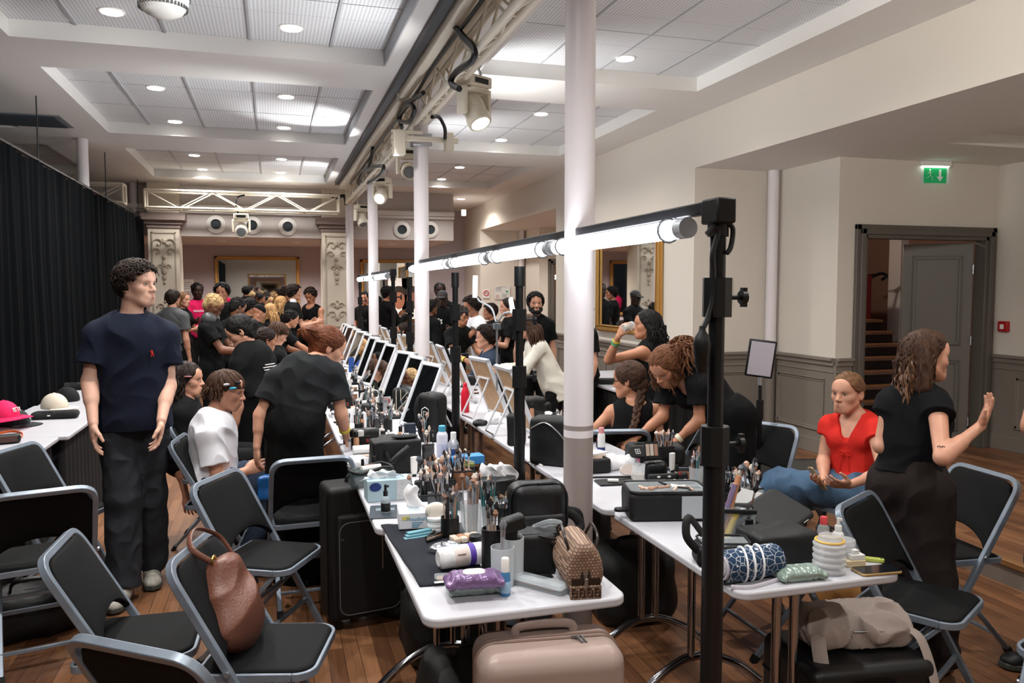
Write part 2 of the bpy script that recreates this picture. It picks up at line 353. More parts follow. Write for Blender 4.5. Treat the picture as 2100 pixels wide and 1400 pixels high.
# alcove pipes
for dy,lab in ((0,'white riser pipe in the corner beside the framed doorway'),(DY,'white riser pipe in the far alcove behind the bearded man')):
    t=thing('riser_pipe',lab,'pipe',(XP-.075,YA-.075+dy,PZ)); t['kind']='structure'
    MB().cyl((0,0,.92),(0,0,ZS-PZ-.001),.055,n=24).build('pipe',MATS['column_white'],t)
    MB().cyl((0,0,0),(0,0,.9),.055,n=24).build('pipe_base',m_dado,t)
    MB().cyl((0,0,.9),(0,0,.92),.056,n=24).build('pipe_band',MATS['column_taupe'],t)
# ---- doorways
def doorway(dy,n):
    mb=MB(); y=YD+dy
    for (w,d) in ((.0,.035),(.04,.055),(.075,.03)):
        a0,a1,z1=5.1+w,6.72-w,2.28-w
        for (x0,x1,zz0,zz1) in ((a0,a0+.05,PZ,z1),(a1-.05,a1,PZ,z1),(a0,a1,z1-.05,z1)): mb.b2(x0,x1,y-d,y+.1,zz0,zz1)
    o=struct('door_%d'%n,mb,m_frame,'dark taupe moulded frame of the '+('doorway to the wooden stairs' if n==1 else 'far doorway with the neon script'),bev=.005)
    return o
doorway(0,1); doorway(DY,2)
# open leaf
d1=thing('door_leaf','open grey panelled door leaf standing inside the stair doorway','door',(6.58,YD+.1,PZ),math.radians(140)); d1['kind']='structure'
mb=MB(); mb.b2(0,.62,-.02,.02,0,2.0); 
for (z0,z1) in ((.15,.85),(1.0,1.88)): panel_mould(mb,(0,.02,0),(1,0,0),(0,1,0),.09,.53,z0,z1); panel_mould(mb,(0,-.02,0),(1,0,0),(0,-1,0),.09,.53,z0,z1)
mb.build('leaf',mat('door_leaf_paint',(104,99,92),.45),d1,bev=.003,seg=1)
mb=MB(); [mb.cyl((0,.02,z),(0,.02,z+.09),.012) for z in (.2,1.0,1.7)]; mb.build('hinge',m_alu,d1)
mb=MB(); mb.tube(arc([(.56,.02,.95),(.56,.07,.95),(.46,.07,.95)],.02),.008); mb.build('door_handle',m_alu,d1)
# stairwell
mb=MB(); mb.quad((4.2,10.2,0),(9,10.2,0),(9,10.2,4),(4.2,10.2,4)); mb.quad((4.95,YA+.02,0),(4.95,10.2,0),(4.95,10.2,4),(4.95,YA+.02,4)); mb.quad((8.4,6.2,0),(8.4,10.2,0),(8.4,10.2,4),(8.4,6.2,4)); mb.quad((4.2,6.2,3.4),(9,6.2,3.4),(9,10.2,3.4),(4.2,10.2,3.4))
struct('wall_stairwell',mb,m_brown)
struct('floor_stairwell',MB().b2(4.95,8,YA-1+.15,10.2,0,PZ),m_floor)
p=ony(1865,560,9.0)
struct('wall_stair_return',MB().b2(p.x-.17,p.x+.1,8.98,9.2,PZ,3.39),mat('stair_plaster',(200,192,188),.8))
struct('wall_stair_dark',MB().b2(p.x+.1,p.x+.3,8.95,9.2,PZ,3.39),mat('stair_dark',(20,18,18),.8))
ld=bpy.data.lights.new('stair_fill','POINT'); ld.energy=45; ld.color=(1,.86,.72); ld.shadow_soft_size=.1; lo=bpy.data.objects.new('stair_fill',ld); COL.objects.link(lo); lo.location=(5.7,8.3,3.1)  # unseen warm light added to brighten the stairwell
st=thing('staircase','wooden staircase with red carpet climbing behind the open doorway','stairs',(0,0,0)); st['kind']='structure'
mb=MB(); mc=MB(); mr=MB()
for i in range(8):
    y=7.15+.2*i; z=PZ+.145*(i+1); mb.b2(5.0,7.6,y-.03,y+.24,z-.035,z); mr.b2(5.0,7.6,y,y+.02,z-.145,z-.035)
z=PZ+.145*8
mc.b2(5.0,7.6,8.75,9.6,z-.05,z+.02)
for i in range(4): mc.b2(6.05+.2*i,7.6,8.75,9.6,z+.02+.14*i,z+.16+.14*i)
mb.build('tread',mat('stair_oak',(142,98,66),.4,var=.2,scale=5,stretch=(2,30,30)),st); mr.build('riser',mat('riser_dark',(40,24,18),.7),st); mc.build('carpet',m_red,st)
h=thing('handrail','dark metal handrail on the stairwell wall','handrail',(0,0,0)); h['kind']='structure'
a,b,c=ony(1769,577,8.9),ony(1805,561,8.9),ony(1818,566,8.9)
MB().tube(spline([a,b,c,c+V((.02,.1,-.05))]),.022).build('rail',m_blackm,h); MB().cyl(b,b+V((0,.3,-.02)),.01).build('bracket',m_blackm,h)
# dark room behind far doorway with neon script
struct('wall_neon_room',MB().quad((4.6,15.6,0),(8,15.6,0),(8,15.6,3.4),(4.6,15.6,3.4)),mat('neon_room',(92,66,52),.8))
p=ony(1147,566,15.3)
neon=thing('neon_sign','small warm glowing neon script sign inside the far dark doorway','sign',p)
m_neon=mat('neon_warm',(255,220,170),.4,emit=9,ecol=(255,205,140))
text_mesh('au C',.22,'neon_lettering',m_neon,neon,(-.06,0,0),(PI/2,0,0),.004,.35)
MB().tube(spline([(-.2,0,-.02),(-.28,0,.03),(-.22,0,.06),(-.2,0,-.02),(-.14,0,-.03),(-.08,0,.02)]),.008).build('neon_swirl',m_neon,neon)
# ---- curtain
m_curt=mat('black_velvet',(9,11,13),.95,bump=.2,bscale=120,spec=.08)
def curtain():
    x0=-1.93; ya,yb=-2.9,13.7; z1=2.79
    def fn(u,v):
        y=ya+(yb-ya)*u; w=math.sin(y*2*PI/.16+1.2*math.sin(y*1.7))*.028+math.sin(y*2*PI/.41)*.018+math.sin(y*2*PI/.063)*.006
        return V((x0+w*(.45+.55*(1-v))-.02*mnoise.noise(V((y*3,v*2,0))),y,.02+(z1-.02+.012*math.sin(y*9))*v))
    mb=MB(); mb.grid(fn,1900,8); return mb
o=curtain().build('stage_curtain',m_curt,smooth=80); tag(o,'long pleated black stage curtain hanging along the side of the room','curtain')
t=thing('curtain_rail','thin black rail along the top of the stage curtain','rail',(-1.95,0,2.82)); MB().cyl((0,-2.9,0),(0,13.7,0),.018).build('pipe',m_blackm,t)
mb=MB(); [mb.tube([(0,y,.0),(0,y,ZC-2.82)],.006,6) for y in (2,5,8,11,13.5)]; mb.build('hanger',m_blackm,t)
# ---- downlights
k=0
names={(-.97,5.86):'ceiling spot closest to the smoke detector',(.16,5.86):'ceiling spot beside the truss in the closest panel bay',(-.97,7.9):'ceiling spot in the second bay on the curtain side closer',(.16,7.9):'ceiling spot in the second bay on the truss side closer'}
rowname=['rearmost','closest','second','third','fourth','fifth','sixth','seventh']  # rearmost row is added out of view to light the back wall
for i,y in enumerate((-.8,2.0,4.4,5.86,7.91,9.4,11.64,12.95)):
    for x,side in ((-.97,'row on the curtain side'),(.16,'row beside the truss'),(2.69,'row on the doorway side')):
        t=thing('ceiling_downlight','round recessed ceiling downlight, %s in the %s'%(rowname[i],side),'ceiling light',(x,y,ZT),group='recessed ceiling downlights')
        MB().lathe([(.06,-.001),(.085,-.001),(.085,-.004),(.06,-.01)],n=24).build('trim_ring',m_white,t)
        MB().lathe([(.001,-.003),(.07,-.003),(.068,-.012),(.001,-.014)],n=20).build('lens',m_glow,t)
        if 1:
            ld=bpy.data.lights.new('downlight_lamp','SPOT'); ld.energy=85 if x<2 else 70; ld.spot_size=2.5; ld.spot_blend=.7; ld.shadow_soft_size=.05; ld.color=(1,.97,.93)
            lo=bpy.data.objects.new('downlight_lamp',ld); COL.objects.link(lo); lo.parent=t; lo.location=(0,0,-.03)
for x,lab in ((-.85,'beyond the far beam near the notice'),(.45,'beyond the far beam near the carved pillar'),(2.2,'beyond the far beam near the door corner')):
    t=thing('ceiling_downlight','round recessed downlight in the low ceiling '+lab,'ceiling light',(x,15.2,2.56),group='recessed ceiling downlights')
    MB().lathe([(.052,-.001),(.078,-.001),(.078,-.008),(.066,-.014),(.052,-.006)],n=24).build('trim_ring',m_white,t); MB().lathe([(.001,-.003),(.052,-.003),(.052,-.005),(.001,-.005)],n=20).build('lens',m_glow,t)
    ld=bpy.data.lights.new('downlight_lamp','SPOT'); ld.energy=120; ld.spot_size=2.7; ld.spot_blend=.7; ld.shadow_soft_size=.05; ld.color=(1,.9,.82)
    lo=bpy.data.objects.new('downlight_lamp',ld); COL.objects.link(lo); lo.parent=t; lo.location=(0,0,-.03)
# smoke detector / air diffuser dome at the top
t=thing('ceiling_speaker','white domed ceiling fixture with slotted rim','speaker',tuple(onz(335,38,ZC-.2)[:2])+(ZC,)); 
MB().lathe([(.001,-.2),(.05,-.195),(.1,-.17),(.13,-.13),(.14,-.08),(.135,-.03),(.12,0),(.0,0)],n=40).build('dome',m_white,t)
mb=MB()
for i in range(40):
    a=2*PI*i/40; 
    for (r,z) in ((.142,-.08),(.128,-.135)): mb.box((r*math.cos(a),r*math.sin(a),z),(.004,.009,.032),Rz(a))
mb.build('slot_ring',mat('slot_dark',(80,80,80),.6),t)
MB().cyl((0,0,0),(0,0,ZT-ZC),.03).build('stem',m_white,t)
# ---- gilt mirrors
def gilt(name,lab,w,h,loc,rz,fw=.07):
    t=thing(name,lab,'mirror',loc,rz)
    mb=MB()
    for (ww,d,a) in ((fw,.03,0),(fw*.55,.05,fw*.2),(.012,.058,fw*.85)):
        for (x0,x1,z0,z1) in ((-w/2+a,w/2-a,-h/2+a,-h/2+a+ww),(-w/2+a,w/2-a,h/2-a-ww,h/2-a),(-w/2+a,-w/2+a+ww,-h/2+a,h/2-a),(w/2-a-ww,w/2-a,-h/2+a,h/2-a)): mb.b2(x0,x1,-d,0,z0,z1)
    mb.build('gilt_frame',m_gold,t,bev=.004); MB().b2(-w/2+.03,w/2-.03,-.02,-.005,-h/2+.03,h/2-.03).build('glass',m_mirror,t); return t
gilt('wall_mirror','wide gilt framed mirror on the far mauve wall between the ornate pillars',1.62,1.25,(-.27,YF-.02,1.73),0,.065)
a,b=ony(737,535,YF),ony(842,535,YF)
gilt('wall_mirror','gilt framed mirror on the far wall seen between the white columns',1.25,1.3,((a.x+b.x)/2+.1,YF-.02,a.z-.62),0,.065)
gilt('wall_mirror','tall gilt framed mirror on the wall behind the drinking woman',1.76,1.32,(XW-.005,8.57,1.83),-PI/2,.08)
gilt('wall_mirror','gilt framed mirror on the wall opposite the far mirrors',1.6,1.3,(-.2,-2.98,1.75),PI,.065)
# paper notice on far wall
p=ony(382,585,YF-.005); t=thing('wall_notice','white paper notice on the far wall behind the pink shirt','notice',p); MB().b2(-.14,.14,-.003,0,-.12,.12).build('sheet',m_paper,t)
mb=MB(); [mb.b2(-.1,.1-.03*(i%2),-.005,-.003,.05-.04*i,.058-.04*i) for i in range(4)]; mb.build('printing',mat('ink_grey',(120,120,125),.8),t)
# ---- exit sign
p=onz(1918,331,ZS)
ex=thing('exit_sign','green emergency exit sign with running man and arrow hanging above the doorway','exit sign',p,-.15)
MB().b2(-.15,.15,-.03,.03,-.045,0).build('housing',m_white,ex,bev=.005); MB().b2(-.13,.13,-.025,.025,-.052,-.045).build('lamp',mat('exit_lamp',(255,255,255),.4,emit=5,ecol=(220,255,235)),ex)
MB().b2(-.14,.14,-.004,.004,-.21,-.052).build('acrylic_plate',m_clear,ex)
MB().b2(-.115,.115,-.007,-.004,-.2,-.06).build('green_panel',mat('exit_green',(20,140,80),.4,emit=.25),ex)
mb=MB()
def fl(pts): mb._a([(x,-.0085,z) for x,z in pts],[tuple(range(len(pts)))])
fl([(.035,-.075),(.06,-.075),(.06,-.14),(.082,-.14),(.0475,-.185),(.013,-.14),(.035,-.14)])
mb.sph((-.055,-.008,-.082),(.01,.002,.01),10,6)
for a,b,r in (((-.058,-.095),(-.05,-.13),.011),((-.05,-.13),(-.03,-.15),.007),((-.03,-.15),(-.035,-.18),.006),((-.05,-.13),(-.075,-.15),.007),((-.075,-.15),(-.09,-.15),.006),((-.058,-.098),(-.035,-.11),.005),((-.058,-.098),(-.08,-.118),.005)): mb.bar((a[0],-.008,a[1]),(b[0],-.008,b[1]),r,.002)
mb.build('pictogram',m_paper,ex,smooth=0)
# fire alarm, plan notices, no smoking
p=onx(2062,669,XQ-.002); t=thing('fire_alarm_box','small red fire alarm call point on the alcove wall','fire alarm',p,-PI/2); MB().b2(-.05,.05,-.045,0,-.05,.05).build('case',mat('alarm_red',(170,24,28),.4),t,bev=.006); MB().b2(-.02,.02,-.049,-.045,-.025,.02).build('glass_plate',m_paper,t)
def plan(px,py,dy,lab):
    p=ony(px,py,YA+dy-.013); t=thing('evacuation_plan',lab,'notice',(p.x,p.y,p.z)); MB().b2(-.16,.16,-.008,0,-.13,.13).build('plate',mat('plan_white',(214,214,212),.3),t)
    mb=MB(); [mb.b2(-.14,-.02,-.0095,-.008,.1-.022*i,.106-.022*i) for i in range(4)]; mb.b2(-.08,.1,-.0095,-.008,.115,.12); [mb.b2(.0+.02*(i%5),.012+.02*(i%5),-.0095,-.008,-.1+.028*(i//5),-.085+.028*(i//5)) for i in range(16)]; mb.build('printing',mat('ink_dark',(90,92,98),.8),t)
    mb=MB(); mb.b2(.07,.12,-.0097,-.008,.01,.04); mb.b2(.07,.14,-.0097,-.008,-.02,-.012); mb.build('green_marks',mat('exit_green2',(40,150,90),.6),t)
    mb=MB(); [mb.b2(-.13,-.07,-.0097,-.008,-.05-.018*i,-.045-.018*i) for i in range(4)]; mb.build('red_marks',mat('ink_red',(190,60,50),.6),t)
plan(1472,594,0,'framed evacuation plan on the alcove wall behind the black light stand'); plan(1030,600,DY,'framed evacuation plan on the far alcove wall near the no smoking sign')
p=ony(997,601,YA+DY-.013); t=thing('no_smoking_sign','round red no smoking sign on a white square in the far alcove','sign',p); MB().b2(-.07,.07,-.004,0,-.1,.08).build('plate',m_paper,t)
R=M.Rotation(PI/2,3,'X'); mb=MB(); mb.tube([(.05*math.cos(a),-.005,.05*math.sin(a)) for a in np.linspace(0,2*PI,29)[:-1]],.009,6,closed=True); mb.bar((-.035,-.005,.035),(.035,-.005,-.035),.012,.003); mb.build('red_ring',mat('sign_red',(190,30,40),.5),t); MB().b2(-.03,.03,-.0055,-.004,-.006,.008).build('cigarette',mat('ink_dark',(90,92,98),.8),t)
# small emergency unit and dome camera at the far corner
p=ony(951,436,15.2); t=thing('emergency_light','small lit emergency light high on the far corner wall','light',p,0); MB().box((0,0,0),(.09,.05,.12)).build('case',mat('emerg',(230,240,232),.4,emit=.8),t,bev=.01)
p=onz(890,430,ZC); t=thing('dome_camera','tiny dark dome camera on the far ceiling','camera',(p.x,min(p.y,16),ZC)); MB().sph((0,0,-.02),.05,12,8).build('dome',m_black,t); MB().cyl((0,0,-.02),(0,0,0),.055).build('mount',m_white,t)

for x,y,lab in ((3.4,14.6,'near the far corner by the mirror wall'),):
    t=thing('ceiling_downlight','round ceiling downlight '+lab,'ceiling light',(x,y,ZC),group='recessed ceiling downlights')  # downlight added to brighten the far corner walls
    MB().lathe([(.06,-.001),(.085,-.001),(.085,-.004),(.06,-.01)],n=24).build('trim_ring',m_white,t); MB().lathe([(.001,-.003),(.07,-.003),(.068,-.012),(.001,-.014)],n=20).build('lens',m_glow,t)
    ld=bpy.data.lights.new('downlight_lamp','SPOT'); ld.energy=100; ld.spot_size=2.7; ld.spot_blend=.7; ld.shadow_soft_size=.05; ld.color=(1,.95,.9); lo=bpy.data.objects.new('downlight_lamp',ld); COL.objects.link(lo); lo.parent=t; lo.location=(0,0,-.03)
for x,y,lab in ((5.4,13.0,'of the far alcove'),(5.9,3.1,'of the alcove beside the picture edge')):
    t=thing('ceiling_downlight','round downlight in the low ceiling '+lab,'ceiling light',(x,y,ZS),group='recessed ceiling downlights')  # alcove downlights added as fill, the closer one kept out of view
    MB().lathe([(.06,-.001),(.085,-.001),(.085,-.004),(.06,-.01)],n=24).build('trim_ring',m_white,t); MB().lathe([(.001,-.003),(.07,-.003),(.068,-.012),(.001,-.014)],n=20).build('lens',m_glow,t)
    ld=bpy.data.lights.new('downlight_lamp','SPOT'); ld.energy=110 if y>9 else 35; ld.spot_size=2.7; ld.spot_blend=.7; ld.shadow_soft_size=.05; ld.color=(1,.93,.85); lo=bpy.data.objects.new('downlight_lamp',ld); COL.objects.link(lo); lo.parent=t; lo.location=(0,0,-.03)
# ================================================================ truss and stage lights
def truss(name,lab,a,b,w=.24,h=.26,step=.42,r=.022):
    a,b=V(a),V(b); d=(b-a).normalized(); L=(b-a).length; s=V((0,0,1)).cross(d); t=thing(name,lab,'truss',a)
    rails=[s*(-w/2)+V((0,0,h)),s*(w/2)+V((0,0,h)),s*(-w/2),s*(w/2)]
    for q in rails: MB().cyl(q,q+d*L,r,n=10).build('rail',m_cream,t)
    n=int(L/step); mb=MB(); k=L/n
    for i in range(n):
        for (u,v) in ((0,2),(1,3),(2,3)):
            p,q=(rails[u],rails[v]) if i%2==0 else (rails[v],rails[u]); mb.tube([p+d*k*i,q+d*k*(i+1)],.009,6)
    for i in range(0,n+1): mb.tube([rails[2]+d*k*i,rails[3]+d*k*i],.009,6)
    mb.build('lattice',m_cream,t)
    mb=MB()
    for e in (0,L):
        for (u,v) in ((0,1),(1,3),(3,2),(2,0)): mb.tube([rails[u]+d*e,rails[v]+d*e],.02,8)
    mb.build('end_frame',m_cream,t); return t
truss('lighting_truss','long cream lattice lighting truss running overhead along the column row',(1.2,-1.5,3.07),(1.2,13.05,3.07),.07,.22,.36,.024)
truss('lighting_truss','cream lattice truss crossing overhead in front of the far beam',(-1.8,13.2,2.92),(1.05,13.2,2.92))
truss('lighting_truss','short cream truss end above the black curtain',(-2.9,12.6,2.92),(-2.0,12.6,2.92))
t=thing('screen_cassette','long beige boxed channel under the ceiling beside the lighting truss','channel',(1.09,-1.5,3.3)); MB().b2(-.05,.045,0,8.2,-.03,.05).build('channel_box',m_cream,t,bev=.006); MB().b2(-.05,.045,8.35,14.4,-.03,.05).build('channel_box',m_cream,t,bev=.006)
t=thing('shadow_strip','dark grey cable tray under the ceiling beside the beige channel','cable tray',(1.0,-1.5,3.36)); MB().b2(-.025,.03,0,14.4,-.03,.019).build('channel',mat('shadow_grey',(40,43,48),.5),t)  # dark strip put in for the shadow gap under the ceiling
m_headlens=mat('head_lens',(250,250,245),.2,emit=4,ecol=(255,250,240)); m_lensd=mat('head_lens_off',(120,124,128),.1)
def moving_head(loc,lab,yaw,tilt,lit,s=1.):
    t=thing('moving_head_light',lab,'stage light',loc,yaw,group='moving head lights on the truss'); S=lambda *v:tuple(x*s for x in v)
    mb=MB(); mb.box(S(0,0,-.05),S(.26,.2,.1)); mb.box(S(0,0,-.11),S(.2,.18,.03)); mb.build('base_box',m_cream,t,bev=.015*s)
    MB().box(S(0,-.101,-.05),S(.16,.004,.045)).build('display',m_black,t)
    mb=MB(); mb.box(S(-.14,0,-.22),S(.035,.12,.24)); mb.box(S(.14,0,-.22),S(.035,.12,.24)); mb.box(S(0,0,-.125),S(.3,.13,.03)); mb.build('yoke',m_cream,t,bev=.012*s)
    hd=bpy.data.objects.new('lamp_head',None); COL.objects.link(hd); hd.parent=t; hd.location=S(0,0,-.28); hd.rotation_euler=(tilt,0,0)
    mb=MB(); mb.lathe([(r*s,z*s) for r,z in ((.001,-.17),(.06,-.165),(.09,-.12),(.1,-.05),(.1,.06),(.11,.1),(.105,.16),(.085,.165),(.08,.15),(.001,.15))],n=24); mb.build('head_shell',m_cream,hd)
    MB().lathe([(.001,.152*s),(.079*s,.152*s),(.07*s,.165*s),(.001,.172*s)],n=24).build('lens',m_headlens if lit else m_lensd,hd)
    mb=MB(); [mb.box((0.1*s*math.cos(a),.1*s*math.sin(a),-.02*s),(.006,.02*s,.1*s),Rz(a)) for a in np.linspace(0,2*PI,9)[:-1]]; mb.build('cooling_fin',m_cream,hd)
    mb=MB(); [mb.tube([S(x,0,0),S(x,0,.05),S(x,.03,.09),S(x,0,.12)],.014*s,6) for x in (-.08,.08)]; mb.build('clamp',m_alu,t)
    return t
mh=[(972,158,1.1,2.85,'largest cream moving head light hanging under the truss behind the widest column',.5,2.6,1,.75),(836,306,1.22,0,'cream moving head light under the truss between the second and third columns, lens down',0,1.9,0,.72),(784,364,1.22,0,'cream moving head light with lit lens beside the third column',-.5,2.1,1,.74),(741,420,1.22,0,'cream moving head light under the farthest end of the long truss',.4,2.6,0,.72)]
for px,py,x,_,lab,yaw,ti,lit,s in mh[:4]:
    p=onx(px,py,1.31); moving_head((1.31,p.y,p.z),lab,yaw,ti,lit,s)
moving_head((1.18,3.3,3.29),'dark underside of a stage light beside the top of the widest column',0,3.0,0,.75)
moving_head((1.31,2.2,3.08),'cream moving head light on the truss above the two closest tables',0,2.2,1,.74); moving_head((1.31,-.6,3.08),'cream moving head light at the near end of the long truss',0,2.2,1,.74)  # two heads added out of view to carry the wall wash spots
p=ony(495,440,13.2); moving_head((p.x,13.08,p.z),'cream moving head light hanging under the cross truss before the far beam',0,2.0,0,.85)
# clamped brackets at the second column
t=thing('column_bracket','cream lighting bracket arms clamped around the second white column','bracket',(1.22,6.72,2.93))
mb=MB(); mb.bar((-.26,-.09,.0),(.3,-.09,.0),.04); mb.bar((-.26,-.09,.05),(.0,-.09,.05),.03); mb.build('cross_arm',m_cream,t,bev=.005)
mb=MB(); mb.box((-.2,-.09,-.04),(.1,.12,.2)); mb.box((.22,-.09,-.02),(.07,.1,.16)); mb.build('mounting_box',m_cream,t,bev=.01)
mb=MB(); mb.box((0,-.075,0),(.16,.03,.1)); mb.box((0,.075,0),(.16,.03,.1)); mb.build('column_clamp',m_alu,t,bev=.004)
# black cables
def cable(lab,pts,r=.012,n=6,name='power_cable',m=None):
    o=MB().tube(spline(pts,8),r,n).build(name,m or m_black); return tag(o,lab,'cable')
A=lambda px,py,x=1.1: onx(px,py,x)
cable('thick black cable looping down from the truss to the largest moving head light',[A(940,25),A(928,45),A(950,75),A(972,100),A(968,125),A(935,148),A(925,170),A(942,182)],.02)
cable('black cable loop hanging between the truss and the second column bracket',[onx(886,240,1.22),A(900,240,1.35),A(912,262,1.4),A(913,285,1.4)],.016)
cable('tangle of black cable draped on the truss above the second column',[A(868,190),A(845,205),A(825,220),A(818,245),A(838,250),A(850,225),A(838,215),A(820,240),A(824,262)],.018)
cable('black cable drooping from the truss beside the third column',[A(765,300),A(758,335),A(740,355),A(735,378),A(750,350),A(785,340),A(778,360),A(755,375)],.02)
cable('black cable running along the top of the cross truss to the corner',[ony(675,400,13.1),ony(690,405,13.1),ony(706,402,13.1),ony(710,420,13.1)],.03)
cable('black cable dropping to the moving head on the cross truss',[ony(502,400,13.1),ony(486,405,13.1),ony(484,420,13.1),ony(488,438,13.1)],.015)
cable('thin black cable lying along the truss between the columns',[V((1.12,3.2,3.25)),V((1.1,4.2,3.22)),V((1.12,5.6,3.26)),V((1.1,6.5,3.2)),V((1.12,8.2,3.24)),V((1.1,10,3.2)),V((1.13,12,3.24))],.014)
# ================================================================ tube light rig
def stand_pole(x,y,z1,lab,r0=.03,knob=True,s=1.):
    t=thing('light_stand',lab,'light stand',(x,y,0),group='black poles of the tube light rig')
    MB().cyl((0,0,.02),(0,0,1.28),r0,n=20).build('lower_tube',m_blackm,t); MB().cyl((0,0,1.28),(0,0,z1),r0*.72,n=20).build('upper_tube',m_blackm,t)
    MB().lathe([(.001,0),(.17,0),(.17,.012),(.05,.02),(r0,.03),(.001,.03)],n=28).build('base_plate',m_blackm,t)
    for z in (1.24,z1-.27):
        c=MB().cyl((0,0,z-.055),(0,0,z+.055),r0*1.35,n=8).build('collar',m_black,t)
        mb=MB(); mb.cyl((r0,0,z),(r0+.05,0,z),.007); mb.cyl((r0+.045,0,z),(r0+.06,0,z),.02,n=10); mb.box((r0+.055,0,z),(.014,.016,.055)); mb.build('clamp_knob',m_black,c)
    MB().cyl((0,0,z1-.1),(0,0,z1),r0*.95,n=16).build('top_spigot',m_black,t)
    return t
XB=1.2; ZB=1.86
stand_pole(XB,1.985,1.93,'tallest looking black light stand pole standing before the two table rows',.031)
stand_pole(XB,3.86,1.80,'black light stand pole just beyond the widest white column',.028)
stand_pole(XB,5.34,1.80,'black light stand pole standing between the widest and second white columns',.028)
stand_pole(XB,7.23,1.80,'black light stand pole partly hidden behind the second white column',.028)
stand_pole(XB,8.26,1.88,'black light stand pole at the start of the farther tube light rig',.028)
stand_pole(XB,11.5,1.80,'farthest black light stand pole in front of the carved pillar',.026)
def rig(y0,y1,zb,lab):
    t=thing('crossbar',lab,'light bar',(XB,y0,zb)); MB().box((0,(y1-y0)/2,.05),(.035,y1-y0,.035)).build('bar',m_blackm,t,bev=.004)
    [MB().box((0,q,.035),(.06,.09,.07)).build('end_block',m_black,t,bev=.006) for q in (0,y1-y0)]
rig(1.985,7.25,1.865,'long black crossbar carrying the glowing tubes above the makeup tables'); rig(8.26,11.55,1.83,'black crossbar of the farther tube light rig')
def tubelight(y0,y1,z,lab):
    t=thing('tube_light',lab,'tube light',(XB-.035,y0,z),group='glowing tube lights')
    L=y1-y0; MB().cyl((0,.045,0),(0,L-.045,0),.029,n=20).build('glowing_tube',m_tube,t)
    for y in (0,L-.045): MB().cyl((0,y,0),(0,y+.045,0),.0305,n=20).build('end_cap',mat('tube_cap',(190,196,202),.25,metal=.3),t)
    [MB().tube([(.0+.036*math.cos(a),y,.036*math.sin(a)) for a in np.linspace(0,2*PI,14)],.004,5).build('strap',m_black,t) for y in (.12,L-.12)]
    ends=0
ys=[2.09,3.28,4.3,5.32,6.95]
tl=['closest glowing white tube light fixed to the first stand','second glowing white tube light, behind the widest column','third glowing white tube light along the crossbar','fourth glowing white tube light ending at the second white column']
for i in range(4): tubelight(ys[i],ys[i+1]-.03,1.862,tl[i])
ys=[8.4,9.5,10.5,11.4]; tl=['first tube light of the farther rig, by its first pole','second tube light of the farther rig','last tube light of the farther rig next to the farthest pole']
for i in range(3): tubelight(ys[i],ys[i+1]-.03,1.83,tl[i])
# cable of first stand
P=lambda px,py: ony(px,py,1.96)
cable('black cable looping around the top of the tallest light stand',[P(1450,480),P(1462,468),P(1472,478),P(1462,520),P(1463,560),P(1462,610),P(1452,650),P(1440,675)],.008)
cable('short black cable loop beside the knob of the tallest light stand',[P(1492,455),P(1503,470),P(1499,505),P(1490,520)],.007)
p=P(1440,690); t=thing('plug_coupling','thick black cable plug hanging beside the tallest light stand','plug',p); MB().lathe([(.001,.03),(.008,.03),(.01,.015),(.02,.0),(.024,-.02),(.022,-.05),(.02,-.055),(.021,-.075),(.012,-.1),(.001,-.1)],n=16).build('plug_body',m_black,t)
# ring lights on goosenecks further back
def led_panel(loc,rz,tilt,lab,w=.1,h=.16,stand=True,z0=.74,name='led_panel'):
    t=thing(name,lab,'light panel',(loc[0],loc[1],z0),rz); z=loc[2]-z0
    MB().tube(spline([(0,0,0),(0,0,z*.5),(.0,.02,z-.05),(0,0,z)]),.008).build('gooseneck',m_alu,t); MB().lathe([(.001,0),(.09,0),(.09,.012),(.001,.02)],n=20).build('foot',m_white,t)
    R=M.Rotation(tilt,3,'X'); MB().box((0,0,z+.08),(w,.02,h),R).build('panel',m_white,t,bev=.004); MB().box(V((0,0,z+.08))+R@V((0,-.012,0)),(w*.9,.004,h*.92),R).build('light_face',mat('panel_glow',(255,255,255),.4,emit=1.5),t); return t
t=thing('twin_lamp','white twin gooseneck lamp with slim bars clamped on the table edge','lamp',onx(1020,800,1.5))
b=t.location; q=lambda px,py:onx(px,py,1.55)-V(b)
MB().tube([q(1019,800),q(1019,670)],.008).build('post',m_alu,t); MB().box(q(1019,669),(.05,.05,.045)).build('joint_box',mat('joint_grey',(96,104,108),.4),t,bev=.006)
for a in ([(1017,660),(1008,632),(985,618),(980,612)],[(1021,660),(1035,642),(1058,640)]): MB().tube(spline([q(*k) for k in a]),.007).build('arm',mat('arm_grey',(150,155,158),.4),t)
for a,b2 in (((975,565),(974,610)),((1047,612),(1052,640))): MB().bar(q(*a),q(*b2),.022,.035).build('light_bar',mat('bar_glow',(240,244,248),.4,emit=.25),t)
